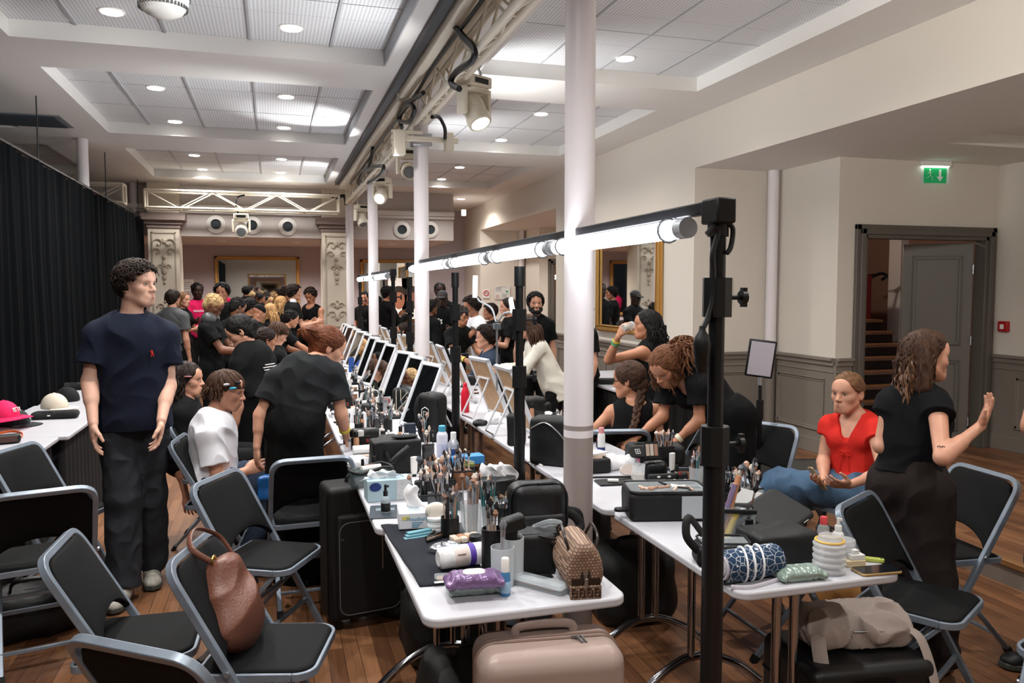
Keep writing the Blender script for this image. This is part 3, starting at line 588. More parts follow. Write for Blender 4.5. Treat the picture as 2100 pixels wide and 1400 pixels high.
# ================================================================ folding chairs
m_steel=mat('chair_steel',(124,134,146),.38,metal=.35,var=.12,scale=14)
m_pad=mat('chair_pad',(8,9,10),.8,bump=.15,bscale=220,spec=.25)
m_rub=mat('rubber_tip',(12,12,13),.7)
def make_chair():
    t=thing('folding_chair','x','chair'); W=.205
    top=V((0,-.25,.81)); ft=V((0,.2,0.012)); d=(ft-top)
    P=lambda s,f:V((s,top.y+d.y*f,top.z+d.z*f))
    fwd=d.normalized(); nrm=V((1,0,0)).cross(fwd)
    # inverted U back frame with flat bar section
    def ubar(mb,pts,w,h,up):
        pts=[V(p) for p in pts]
        vs=[];n=len(pts)
        for i,p in enumerate(pts):
            tg=(pts[min(i+1,n-1)]-pts[max(i-1,0)]).normalized(); b=V(up).normalized(); a=tg.cross(b).normalized()
            vs+=[p+a*w/2+b*h/2,p-a*w/2+b*h/2,p-a*w/2-b*h/2,p+a*w/2-b*h/2]
        fs=[(i*4+j,i*4+(j+1)%4,(i+1)*4+(j+1)%4,(i+1)*4+j) for i in range(n-1) for j in range(4)]+[(3,2,1,0),((n-1)*4,(n-1)*4+1,(n-1)*4+2,(n-1)*4+3)]
        mb._a(vs,fs)
    mb=MB(); ubar(mb,arc([P(-W,1),P(-W,0),P(W,0),P(W,1)],.075,7),.024,.026,nrm); fr=mb.build('back_frame',m_steel,t,bev=.003,seg=2)
    # backrest pad, concave lower edge, slightly curved
    def bp(u,v):
        s=-W+.012+(2*W-.024)*u; r=.07; e=max(0,abs(s)-(W-.012-r)); tp=.018+ (r-math.sqrt(max(r*r-e*e,0)))/abs(d.length)*1.0
        lo=.42-.12*(1-(s/W)**2)**.6 if abs(s)<W else .42
        f=(tp+(lo-tp)*v); q=P(s,f); return q+nrm*(.018*(1-(s/W)**2))
    mb=MB(); mb.grid(bp,21,8); mb.build('backrest',m_pad,t,solid=.022,bev=.004,seg=2,smooth=60)
    # seat
    z=.45; x0,x1,y0,y1=-.195,.195,-.17,.2
    def sp(w,yb,yf,r): 
        out=[]
        for (cx,cy,a0) in ((w-r,yf-r,0),(-w+r,yf-r,PI/2)):
            for k in range(7): a=a0+PI/2*k/6; out.append((cx+r*math.cos(a),cy+r*math.sin(a)))
        for (cx,cy,a0) in ((-w+.02,yb+.02,PI),(w-.02,yb+.02,1.5*PI)):
            for k in range(4): a=a0+PI/2*k/3; out.append((cx+.02*math.cos(a),cy+.02*math.sin(a)))
        return out
    mb=MB(); mb.prism(sp(.186,-.165,.193,.06),z-.012,z+.022); mb.build('seat',m_pad,t,bev=.014,seg=3)
    rim=[V((x,y,z)) for x,y in sp(.193,-.172,.2,.065)]
    mb=MB(); R=rim+[rim[0]]; ubar(mb,R,.012,.026,(0,0,1)); mb.build('seat_rim',m_steel,t,bev=.002,seg=1)
    # rear legs
    for s in (-1,1):
        a=V((s*.178,.14,z-.01)); b=V((s*.178,-.24,.012)); l=MB(); l.bar(a,b,.018,.026,up=(1,0,0)); lo=l.build('rear_leg',m_steel,t,bev=.003,seg=1)
        MB().bar(b+V((0,.012,.016)),b+V((0,-.006,-.012)),.024,.032,up=(1,0,0)).build('rubber_tip',m_rub,lo)
        f=P(s*W,1); MB().bar(f+V((0,-.01,.02)),f+V((0,.006,-.012)),.03,.032,up=(1,0,0)).build('rubber_tip',m_rub,fr)
        q=P(s*W,.42); MB().cyl(q+V((s*.012,0,0)),q+V((s*.02,0,0)),.009,n=10).build('rivet',m_alu,fr); q=P(s*W,.66); MB().cyl(q+V((s*.012,0,0)),q+V((s*.02,0,0)),.009,n=10).build('rivet',m_alu,fr)
        MB().bar(P(s*.19,.45)+V((0,.02,0)),V((s*.185,.1,z-.012)),.006,.02,up=(1,0,0)).build('hinge_bracket',m_steel,t)
    for (f,n) in ((.78,'front_stretcher'),): MB().bar(P(-W,f),P(W,f),.018,.018).build(n,m_steel,t,bev=.002,seg=1)
    for yy in (.35,.8): a=V((0,.14-.38*yy,(z-.01)*(1-yy)+.012*yy)); MB().bar(a+V((-.178,0,0)),a+V((.178,0,0)),.016,.016).build('rear_stretcher',m_steel,t,bev=.002,seg=1)
    return t
chair0=make_chair(); used=[0]
def chair(x,y,deg,lab,group='black folding chairs in the room'):
    rz=math.radians(deg)
    if not used[0]: used[0]=1; o=chair0; o.location=(x,y,0); o.rotation_euler=(0,0,rz); o['label']=lab; o['group']=group; return o
    return dup(chair0,(x,y,0),rz,lab,group=group)
chair(-.04,2.78,-106,'black folding chair with the brown leather bag hanging on its back')
chair(-.47,3.0,-92,'empty black folding chair just behind the one with the leather bag')
chair(-.2,2.27,-37,'black folding chair seen from behind, cut off by the bottom edge')
chair(-.05,3.78,-118,'empty black folding chair standing before the black suitcase, turned sideways')
chair(.17,4.42,4,'black folding chair seen square from behind next to the black suitcase')
chair(-1.03,4.06,15,'black folding chair seen from behind, cut off by the picture edge beside dark bags')
chair(-1.15,4.86,-110,'black folding chair tucked against the end of the table with caps')
chair(-.3,4.95,-97,'black folding chair under the boy in the white t-shirt')
chair(-.38,5.62,-97,'black folding chair under the long haired woman in black')
chair(2.08,4.72,-12,'black folding chair under the woman with the long braid')
chair(2.8,5.02,75,'black folding chair behind the bending woman with curly hair')
chair(2.3,3.22,-90,'black folding chair with its back against the table behind the tall stand')
chair(2.86,4.31,119,'empty black folding chair under the small square light panel')
chair(2.43,2.5,210,'empty black folding chair in front of the woman with dark brown trousers')
chair(3.02,2.98,85,'empty black folding chair beyond the woman with dark brown trousers')
chair(2.66,1.94,112,'black folding chair of which only a seat corner shows at the bottom')
chair(3.18,3.72,112,'black folding chair under the girl in the red top')
# ================================================================ tables
m_top=mat('table_laminate',(190,190,196),.4,var=.03,scale=3)
def table(x0,x1,y0,y1,lab,legs=(1,1),grp='white folding makeup tables',r=.05):
    cx,cy=(x0+x1)/2,(y0+y1)/2; w,l=x1-x0,y1-y0; t=thing('folding_table',lab,'table',(cx,cy,0),group=grp)
    MB().prism(rrect(w,l,r,6),.71,.74).build('table_top',m_top,t,bev=.008,seg=3)
    MB().b2(-w*.3,w*.3,-l/2+.12,l/2-.12,.68,.709).build('under_frame',m_blackm,t)
    for k,s in enumerate((-1,1)):
        if not legs[k]: continue
        y=s*(l/2-.2)
        lg=bpy.data.objects.new('leg',None); COL.objects.link(lg); lg.parent=t; lg.location=(0,y,0)
        for e in (-.035,.035):
            MB().cyl((e,0,.15),(e,0,.68),.017,n=14).build('post',m_chrome,lg)
        pts=[(-w*.45,-.02,.016),(-w*.3,-.012,.09),(-w*.12,0,.14),(0,0,.15),(w*.12,0,.14),(w*.3,-.012,.09),(w*.45,-.02,.016)]
        MB().tube(spline(pts,5),.018,10).build('arched_foot',m_chrome,lg)
        MB().b2(-w*.32,w*.32,-.03,.03,.655,.68).build('leg_plate',m_blackm,lg)
    return t
table(.40,1.035,2.19,3.09,'white folding makeup table closest to the tan suitcase, holding the dark towel')
table(.375,1.0,3.1,4.92,'white folding makeup table holding the blue tissue box and black kits')
table(.375,1.0,4.94,6.76,'white folding makeup table under the cluttered mirrors by the black backpack')
table(.39,1.01,6.78,8.6,'white folding makeup table with mirrors between the second and third columns')
table(.4,1.02,8.62,10.4,'white folding makeup table with mirrors between the third and fourth columns')
table(.4,1.02,10.42,12.3,'farthest white folding makeup table of the row by the curtain side')
table(1.37,2.0,2.11,3.09,'white folding makeup table holding the rolled blue towel and clear pots')
table(1.345,1.97,3.1,4.92,'white folding makeup table where the curly haired woman works')
table(1.345,1.97,4.94,6.76,'white folding makeup table with the wooden-backed mirrors by the second stand')
table(1.35,1.97,6.78,8.6,'white folding makeup table behind the wooden-backed mirrors and red bottle')
table(1.36,1.98,8.62,10.4,'white folding makeup table beyond the second column on the doorway side row')
table(1.37,1.99,10.42,12.3,'farthest white folding makeup table of the doorway side row')
G='folding tables along the walls'
table(-1.9,-1.33,4.98,5.7,'light folding table along the curtain with the pink cap',(1,1),G,.02)
table(-1.88,-1.28,5.72,7.3,'light folding table along the curtain with the white cap',(1,1),G,.02)
table(-1.86,-1.26,7.32,8.9,'light folding table along the curtain, mostly hidden behind the standing man',(1,1),G,.02)
table(3.1,3.95,6.75,8.6,'white table with dark skirt along the wall under the gilt mirror',(0,0),G,.1)
m_skirt=mat('skirt_black',(18,18,20),.85)
def skirt(lab,x0,x1,y0,y1,z=.709):
    mb=MB(); P=[(x0,y0),(x1,y0),(x1,y1),(x0,y1)]
    pts=[]
    for i in range(4):
        a,b=V(P[i]+(0,)),V(P[(i+1)%4]+(0,)); n=int((b-a).length/.02); nn=V(((b-a).y,-(b-a).x,0)).normalized()
        for k in range(n): pts.append(a+(b-a)*k/n+nn*(.008*math.sin(k*1.1)))
    n=len(pts); vs=[p+V((0,0,.01)) for p in pts]+[p+V((0,0,z)) for p in pts]
    mb._a(vs,[(i,(i+1)%n,n+(i+1)%n,n+i) for i in range(n)]); return tag(mb.build('table_skirt',m_skirt,smooth=80),lab,'table skirt')
skirt('black skirt hanging from the table with the pink cap',-1.86,-1.37,5.03,5.66)
skirt('black skirt hanging from the table with the white cap',-1.84,-1.32,5.77,7.25)
skirt('dark skirt hanging from the table under the gilt mirror',3.14,3.92,6.8,8.55)
# ================================================================ table mirrors
m_mfr=mat('mirror_frame_white',(206,208,212),.35); m_ply=mat('plywood',(186,154,118),.6,var=.18,scale=3,stretch=(18,18,1.5))
def make_mirror(name='table_mirror'):
    t=thing(name,'x','mirror'); w,h=.34,.47; tl=math.radians(22); R=M.Rotation(-tl,3,'X')
    T=M.Translation((0,0,.005)).to_4x4()@R.to_4x4()
    def mk(): m=MB(); m.T=T; return m
    mb=mk()
    for (x0,x1,z0,z1) in ((-w/2,w/2,0,.026),(-w/2,w/2,h-.026,h),(-w/2,-w/2+.026,0,h),(w/2-.026,w/2,0,h)): mb.b2(x0,x1,-.012,.014,z0,z1)
    mb.build('frame',m_mfr,t,bev=.003,seg=1)
    mk().b2(-w/2+.02,w/2-.02,-.004,.0,.02,h-.02).build('glass',m_mirror,t); mk().b2(-w/2+.02,w/2-.02,.001,.009,.02,h-.02).build('back_board',m_ply,t)
    a=T@V((0,.012,h*.66)); yb=a.y+.14; W=.08
    MB().tube(arc([(-W-.02,yb,.006),(-W,a.y,a.z),(W,a.y,a.z),(W+.02,yb,.006)],.02),.007,8).build('stand_leg',m_mfr,t)
    MB().tube([(-W-.02,yb,.007),(W+.02,yb,.007)],.0035,6).build('stand_wire',m_blackm,t)
    MB().bar(a+V((-W-.02,0,0)),a+V((W+.02,0,0)),.02,.012).build('stand_hinge',m_mfr,t); return t
mir0=make_mirror(); mu=[0]
def mirror(x,y,deg,lab,grp,z=.74):
    rz=math.radians(deg)
    if not mu[0]: mu[0]=1; o=mir0; o.location=(x,y,z); o.rotation_euler=(0,0,rz); o['label']=lab; o['group']=grp
    else: o=dup(mir0,(x,y,z),rz,lab,group=grp)
    return o
gl='white framed mirrors along the curtain side table row'; gr='wooden-backed mirrors along the doorway side table row'
# local front of glass is -Y ; facing -X => rz=-90 ; facing +X => rz=90
LM=[(.88,5.35,'white framed mirror standing behind the black backpack'),(.88,5.95,'white framed mirror showing dark reflections next to the black roll bag'),(.88,6.4,'white framed mirror just past the one by the black roll bag'),(.88,7.35,'white framed mirror reflecting a face near the third pole'),(.88,7.9,'white framed mirror second past the second white column'),(.88,8.5,'white framed mirror third past the second white column'),(.88,9.2,'white framed mirror fourth past the second white column'),(.88,9.8,'white framed mirror just before the third white column'),(.88,10.5,'white framed mirror just past the third white column'),(.88,11.1,'white framed mirror two past the third white column'),(.88,11.7,'white framed mirror three past the third white column'),(.88,12.1,'last white framed mirror of the curtain side row')]
for i,(x,y,l) in enumerate(LM): mirror(x,y,-72+random.uniform(-9,6),l,gl)
RM=[(1.62,5.02,'wooden-backed mirror closest to the black suitcase case on the table'),(1.63,5.75,'wooden-backed mirror with the red bottle behind its stand'),(1.62,6.55,'wooden-backed mirror third from the black upright case'),(1.62,7.1,'wooden-backed mirror fourth from the black upright case'),(1.62,7.75,'wooden-backed mirror right beside the second white column'),(1.6,9.0,'wooden-backed mirror leaning beyond the fourth pole'),(1.6,9.9,'wooden-backed mirror leaning beside the fifth pole'),(1.6,10.7,'wooden-backed mirror one past the fifth pole'),(1.6,11.6,'last wooden-backed mirror of the doorway side row')]
for i,(x,y,l) in enumerate(RM): mirror(x,y,90+random.uniform(-6,14),l,gr)
# ================================================================ implicit-surface mesher
class SDF:
    def __init__(s,lo,hi,h):
        s.h=h; s.lo=np.array(lo,np.float32)-3*h; n=np.ceil((np.array(hi)-s.lo)/h).astype(int)+4; s.n=n
        s.D=np.full(n,.5,np.float32); s.I=np.zeros(n,np.int8); s.ax=[s.lo[i]+h*np.arange(n[i],dtype=np.float32) for i in range(3)]
    def blk(s,lo,hi):
        a=np.clip(np.floor((np.array(lo)-s.lo)/s.h).astype(int),0,s.n); b=np.clip(np.ceil((np.array(hi)-s.lo)/s.h).astype(int)+1,0,s.n)
        if (b<=a).any(): return None
        return tuple(slice(a[i],b[i]) for i in range(3))
    def pts(s,q): return s.ax[0][q[0]][:,None,None],s.ax[1][q[1]][None,:,None],s.ax[2][q[2]][None,None,:]
    def mix(s,q,d,k,m,op='u'):
        D=s.D[q]
        if op=='u':
            if k>0: hh=np.maximum(k-np.abs(D-d),0)/k; r=np.minimum(D,d)-hh*hh*k*.25
            else: r=np.minimum(D,d)
            I=s.I[q]; I[d<D]=m
        else:
            d=-d
            if k>0: hh=np.maximum(k-np.abs(D-d),0)/k; r=np.maximum(D,d)+hh*hh*k*.25
            else: r=np.maximum(D,d)
        s.D[q]=r
    def rc(s,a,b,ra,rb=None,k=.02,m=0,sq=None,flat=0,op='u'):
        """tapered capsule; sq=(axis,factor) squashes along axis; flat=1 cuts flat at b, 2 at both"""
        rb=ra if rb is None else rb; a=np.array(a,np.float32); b=np.array(b,np.float32); R=max(ra,rb)+k+3*s.h
        q=s.blk(np.minimum(a,b)-R,np.maximum(a,b)+R)
        if q is None: return
        X,Y,Z=s.pts(q); px,py,pz=X-a[0],Y-a[1],Z-a[2]; ba=b-a; L=float((ba*ba).sum())+1e-12
        t=np.clip((px*ba[0]+py*ba[1]+pz*ba[2])/L,0,1)
        qx,qy,qz=px-t*ba[0],py-t*ba[1],pz-t*ba[2]
        if sq:
            ax,f=np.array(sq[0],np.float32),sq[1]; e=(qx*ax[0]+qy*ax[1]+qz*ax[2])*(1/f-1); qx=qx+e*ax[0];qy=qy+e*ax[1];qz=qz+e*ax[2]
        d=np.sqrt(qx*qx+qy*qy+qz*qz)-(ra+(rb-ra)*t)
        if flat:
            l=math.sqrt(L); c=((X-b[0])*ba[0]+(Y-b[1])*ba[1]+(Z-b[2])*ba[2])/l; d=np.maximum(d,c)
            if flat==2: d=np.maximum(d,-(px*ba[0]+py*ba[1]+pz*ba[2])/l)
        s.mix(q,d,k,m,op)
    def el(s,c,R,rad,k=.02,m=0,op='u'):
        c=np.array(c,np.float32); R=np.array(R,np.float32); r=np.array(rad,np.float32); B=np.abs(R)@r+k+3*s.h
        q=s.blk(c-B,c+B)
        if q is None: return
        X,Y,Z=s.pts(q); p=(X-c[0],Y-c[1],Z-c[2])
        u=[(p[0]*R[0,i]+p[1]*R[1,i]+p[2]*R[2,i])/r[i] for i in range(3)]
        k0=np.sqrt(u[0]**2+u[1]**2+u[2]**2); k1=np.sqrt((u[0]/r[0])**2+(u[1]/r[1])**2+(u[2]/r[2])**2)+1e-9
        s.mix(q,(k0*(k0-1)/k1).astype(np.float32),k,m,op)
    def bx(s,c,R,hs,rr=.01,k=.01,m=0,op='u'):
        c=np.array(c,np.float32); R=np.array(R,np.float32); hs=np.array(hs,np.float32)-rr; B=np.abs(R)@(hs+rr)+k+3*s.h
        q=s.blk(c-B,c+B)
        if q is None: return
        X,Y,Z=s.pts(q); p=(X-c[0],Y-c[1],Z-c[2])
        u=[np.abs(p[0]*R[0,i]+p[1]*R[1,i]+p[2]*R[2,i])-hs[i] for i in range(3)]
        d=np.sqrt(sum(np.maximum(x,0)**2 for x in u))+np.minimum(np.maximum(np.maximum(u[0],u[1]),u[2]),0)-rr
        s.mix(q,d.astype(np.float32),k,m,op)
    def plane(s,p,n,k=.0):
        """remove the side n points to"""
        n=np.array(n,np.float32); n/=np.linalg.norm(n); q=(slice(None),)*3; X,Y,Z=s.pts(q)
        s.mix(q,-((X-p[0])*n[0]+(Y-p[1])*n[1]+(Z-p[2])*n[2]),k,0,'s')
    def wrinkle(s,amp,freq,seed=0,dirs=None,n=5):
        i=np.nonzero(np.abs(s.D)<amp*2+2*s.h); P=np.stack([s.ax[k][i[k]] for k in range(3)],1); rng=np.random.RandomState(seed); o=np.zeros(len(P),np.float32)
        for k in range(n):
            v=rng.normal(size=3)
            if dirs is not None: v=v*np.array(dirs)
            v=v/np.linalg.norm(v)*freq*rng.uniform(.5,1.6); w=rng.normal(size=3)*freq*.35
            o+=np.sin(P@v+rng.uniform(0,7)+1.3*np.sin(P@w+rng.uniform(0,7))).astype(np.float32)
        o/=n; s.D[i]+=amp*1.6*(np.abs(o)*1.2-.68)
    def mesh(s):
        D=s.D; h=s.h; S=D<0; c=S[:-1,:-1,:-1].astype(np.int8)
        for d in ((1,0,0),(0,1,0),(0,0,1),(1,1,0),(1,0,1),(0,1,1),(1,1,1)):
            c=c+S[d[0]:S.shape[0]-1+d[0],d[1]:S.shape[1]-1+d[1],d[2]:S.shape[2]-1+d[2]]
        act=np.nonzero((c>0)&(c<8)); N=len(act[0])
        if N==0: return np.zeros((0,3)),np.zeros((0,4),int),np.zeros(0,int)
        idx=np.full(c.shape,-1,np.int32); idx[act]=np.arange(N)
        cor=np.stack([D[act[0]+((j>>2)&1),act[1]+((j>>1)&1),act[2]+(j&1)] for j in range(8)],1)
        acc=np.zeros((N,3),np.float32); cnt=np.zeros(N,np.float32)
        for a in range(8):
            for bit in (1,2,4):
                b=a|bit
                if b==a: continue
                da,db=cor[:,a],cor[:,b]; x=(da<0)!=(db<0); t=np.where(x,da/np.where(x,da-db,1),0)
                pa=np.array([(a>>2)&1,(a>>1)&1,a&1],np.float32); pb=np.array([(b>>2)&1,(b>>1)&1,b&1],np.float32)
                acc+=x[:,None]*(pa+t[:,None]*(pb-pa)); cnt+=x
        vs=s.lo+h*(np.stack(act,1)+acc/cnt[:,None]); F=[]
        for ax in range(3):
            sl0=[slice(1,-1)]*3; sl1=[slice(1,-1)]*3; sl0[ax]=slice(0,-1); sl1[ax]=slice(1,None)
            a=S[tuple(sl0)]; b=S[tuple(sl1)]; e=np.nonzero(a!=b); fl=a[e]; e=list(e)
            for k in range(3):
                if k!=ax: e[k]=e[k]+1
            u,v=(ax+1)%3,(ax+2)%3
            def g(du,dv):
                q=[x.copy() for x in e]; q[u]-=du; q[v]-=dv; return idx[tuple(q)]
            Q=np.stack([g(1,1),g(0,1),g(0,0),g(1,0)],1); Q[~fl]=Q[~fl][:,::-1]; F.append(Q)
        F=np.concatenate(F); F=F[(F>=0).all(1)]
        ids=s.I[act[0],act[1],act[2]]
        return vs,F,ids
    def build(s,name,mats,parent=None,extra=None,smooth=True):
        vs,F,ids=s.mesh(); mats=mats if isinstance(mats,(list,tuple)) else [mats]
        fm=ids[F[:,0]].astype(np.int32) if len(F) else np.zeros(0,np.int32); nv=len(vs)
        vl=vs.tolist(); fl=F.tolist(); ml=fm.tolist()
        if extra is not None:
            vl+= [tuple(p) for p in extra.v]; fl+=[tuple(i+nv for i in f) for f in extra.f]; ml+=list(extra.m)
        me=bpy.data.meshes.new(name); me.from_pydata(vl,[],fl)
        for m in mats: me.materials.append(m)
        me.polygons.foreach_set('material_index',ml); me.shade_smooth(); me.update()
        o=bpy.data.objects.new(name,me); COL.objects.link(o); o.parent=parent; return o
def bbox(P,pad): A=np.array([tuple(p) for p in P]); return A.min(0)-pad,A.max(0)+pad
# ================================================================ people
def skin(n,c,rough=.5): return mat('skin_'+n,c,rough,var=.05,scale=30,sss=.0)
SK=dict(pale=(214,168,146),fair=(204,150,124),tan=(182,126,96),olive=(170,116,88),brown=(120,78,56),dark=(52,34,28))
HAIRC=dict(black=(20,17,17),dark=(38,27,22),brown=(66,44,32),auburn=(96,52,30),curl=(104,66,42),blond=(178,138,92),bleach=(190,158,112),lightbrown=(108,76,52))
def hairmat(n):
    return mat('hair_'+n,HAIRC[n],.6,var=.35,scale=60,stretch=(1,1,.25),spec=.25)
m_eyew=mat('eye_white',(190,184,178),.35); m_lip={}
def lipmat(n):
    c=SK[n]; return mat('lips_'+n,(min(255,int(c[0]*.92)),int(c[1]*.74),int(c[2]*.74)),.4)
def rotv(v,ax,a): return M.Rotation(a,3,V(ax))@V(v)
def head_sdf(S,c,R,s,nb,fem,neckr,open_mouth=0):
    L=lambda x,y,z: V(c)+R@(V((x,y,z))*s)
    S.el(L(0,-.012,.035),R,[.074*s,.094*s,.082*s],0)
    S.el(L(0,.03,-.035),R,[.058*s,.058*s,.078*s],.04*s)
    S.rc(L(-.02,.062,-.093),L(.02,.062,-.093),.018*s,None,.03*s)
    j=.05 if fem else .055
    for x in (-1,1):
        S.rc(L(x*j,-.008,-.052),L(x*.018,.06,-.09),.018*s,.016*s,.03*s)
        S.el(L(x*.043,.052,-.02),R,[.02*s,.022*s,.02*s],.03*s)
        S.rc(L(x*.046,.066,.022),L(x*.012,.083,.02),.011*s,.012*s,.02*s)
    S.el(L(0,.074,.05),R,[.05*s,.02*s,.035*s],.03*s)
    S.rc(L(0,-.02,-.05),V(nb),neckr,neckr*1.06,.025)
    for x in (-1,1): S.el(L(x*.031,.096,.0),R,[.017*s,.014*s,.011*s],.012*s,0,'s')
    S.rc(L(0,.084,.008),L(0,.108,-.03),.0085*s,.0115*s,.014*s)
    for x in (-1,1): S.el(L(x*.012,.098,-.034),R,[.0085*s,.011*s,.0075*s],.008*s)
    S.el(L(0,.076 if fem else .079,-.062),R,[.028*s,.02*s,.02*s],.022*s); q_=.004 if fem else .001
    # lips, brows
    for x in (-1,1):
        S.rc(L(x*.024,.0885-q_,-.0645),L(0,.1005-q_,-.06),.0026*s,.005*s,.003*s,1); S.rc(L(x*.021,.0885-q_,-.0665),L(0,.099-q_,-.069),.0028*s,.0056*s,.003*s,1)
        S.rc(L(x*.05,.0745,.025),L(x*.017,.0945,.023),.0034*s,.005*s,.002*s,2)
        # ears
        S.el(L(x*.077,-.012,-.006),R@M.Rotation(x*.35,3,'Z'),[.009*s,.019*s,.032*s],.008*s); S.el(L(x*.085,-.008,-.004),R,[.005*s,.009*s,.016*s],.004*s,0,'s')
def eyes(mb,c,R,s,look=(0,0)):
    for x in (-1,1):
        L=lambda a,b,d: V(c)+R@(V((a,b,d))*s)
        e=L(x*.031,.0735,.0); mb.mat(3).sph(e,.0128*s,12,8)
        d=R@(V((look[0],1,look[1])).normalized()); F=frame(d,R@V((0,0,1)))
        mb.mat(2).sph(e+d*.0085*s,(.0074*s,.0056*s,.0074*s),10,6,F)
        # lids
        for sg,mi in ((1,2),(-1,0)):
            pts=[e+R@V((.0137*s*math.sin(a),.0137*s*math.cos(a)*math.cos(.42),sg*.0137*s*(.38*math.cos(a)))) for a in np.linspace(-1.25,1.25,7)]
            mb.mat(mi).tube(pts,.0016*s if mi==2 else .002*s,5)
        if True:
            mb.mat(0).sph(L(x*.031,.0735,.0048),(.0138*s,.0122*s,.0105*s),10,6,R) if look[1]<-.3 else None
    mb.mat(0)
def hand_sdf(S,wr,hd,pn,side,s,curl=.5,spread=.06,thumb=.5,pinch=0):
    hd=V(hd).normalized(); pn=V(pn); pn=(pn-hd*pn.dot(hd)).normalized(); ts=hd.cross(pn)*(1 if side=='R' else -1); wr=V(wr)
    R=M((ts,pn,hd)).transposed()
    S.rc(wr,wr+hd*.03*s,.023*s,.026*s,.012,sq=(pn,.72))
    S.el(wr+hd*.058*s,R,[.041*s,.0165*s,.05*s],.012*s)
    S.el(wr+hd*.035*s+ts*.022*s+pn*.008*s,R,[.018*s,.014*s,.028*s],.01*s)
    ln=[.07,.079,.073,.058]
    for i in range(4):
        off=.0305-.0205*i; b=wr+hd*(.092-.004*abs(i-1.2))*s+ts*off*s; d=(hd+ts*spread*(1.5-i)).normalized(); ang=curl*(1+.16*i); c0=[.5,.34,.16]; rr=[.0088,.008,.0072,.0062]
        if pinch and i==0: ang=pinch
        dd=d; p=b; nn=hd.cross(pn).normalized()
        for k in range(3):
            dd=M.Rotation(ang*(.5,.75,.6)[k],3,nn)@dd; q=p+dd*ln[i]*c0[k]*s; S.rc(p,q,rr[k]*s,rr[k+1]*s,.004*s); p=q
    b=wr+hd*.028*s+ts*.03*s+pn*.006*s; d=(hd*.72+ts*(.62*(1-thumb*.5))+pn*(.2+.5*thumb)).normalized(); q=b+d*.042*s; S.rc(b,q,.0135*s,.011*s,.01*s)
    d2=(d+hd*.5+pn*.25*thumb-ts*.3*thumb).normalized(); S.rc(q,q+d2*.034*s,.0105*s,.008*s,.004*s)
def ik(par,px,py,L,sg=0):
    """point on the pixel's ray at distance L from par; sg=-1 nearer, +1 farther"""
    d=ray(px,py).normalized(); o=V((0,0,CH)); m=par-o; tc=m.dot(d); h2=m.length_squared-tc*tc; q=L*L-h2
    t=tc+sg*math.sqrt(q) if q>0 else tc
    p=o+d*t
    if q<=0: p=par+(p-par).normalized()*max(L,.0)*1.0 if (p-par).length>L*1.12 else p
    return p
def body(label,J,skn='fair',fem=False,s=1.,h=.005,hand=None,hf=(0,1,0),hup=(0,0,1),look=(0,0),bw=1.,group=None,bust=1.,brow=2,neckr=None,parts=True,feet=True,name='person',eyeopen=True):
    """J: world joints pel nb head sL sR eL eR wL wR hL hR kL kR aL aR"""
    J={k:(V(v) if hasattr(v,'__len__') else v) for k,v in J.items()}
    Rh=frame(hf,hup); J['Rh']=Rh; J['s']=s; J['fem']=fem; J['bw']=bw; J['h']=h
    u=(J['nb']-J['pel']).normalized(); rp=(J['hR']-J['hL']).normalized(); rs=(J['sR']-J['sL']).normalized()
    rp=(rp-u*rp.dot(u)).normalized(); rs=(rs-u*rs.dot(u)).normalized(); fp=u.cross(rp); fs=u.cross(rs); J['u'],J['fp'],J['fs'],J['rp'],J['rs']=u,fp,fs,rp,rs
    P=[J[k] for k in ('pel','nb','head','sL','sR','eL','eR','wL','wR','hL','hR','kL','kR','aL','aR')]
    lo,hi=bbox(P,.24*s); S=SDF(lo,hi,h); torso(S,J,0.); limbs(S,J,0.,feet)
    head_sdf(S,J['head'],Rh,s,J['nb'],fem,(neckr or (.045 if fem else .052))*s)
    hand=hand or {}
    for sd in 'LR':
        w,e=J['w'+sd],J['e'+sd]; dv=(w-e).normalized(); a=hand.get(sd,{}); hd=V(a.get('d',dv)); pn=V(a.get('p',(-rs if sd=='R' else rs)))
        hand_sdf(S,w,hd,pn,sd,s*(.93 if fem else 1.),a.get('curl',.45),a.get('spread',.05),a.get('thumb',.5),a.get('pinch',0))
    ex=MB()
    if eyeopen: eyes(ex,J['head'],Rh,s,look)
    o=S.build(name,[skin(skn,SK[skn]),lipmat(skn),MATS.get('brow_dark') or mat('brow_dark',(34,24,20),.6),m_eyew],extra=ex)
    tag(o,label,'person',group); J['o']=o; J['skn']=skn
    return J
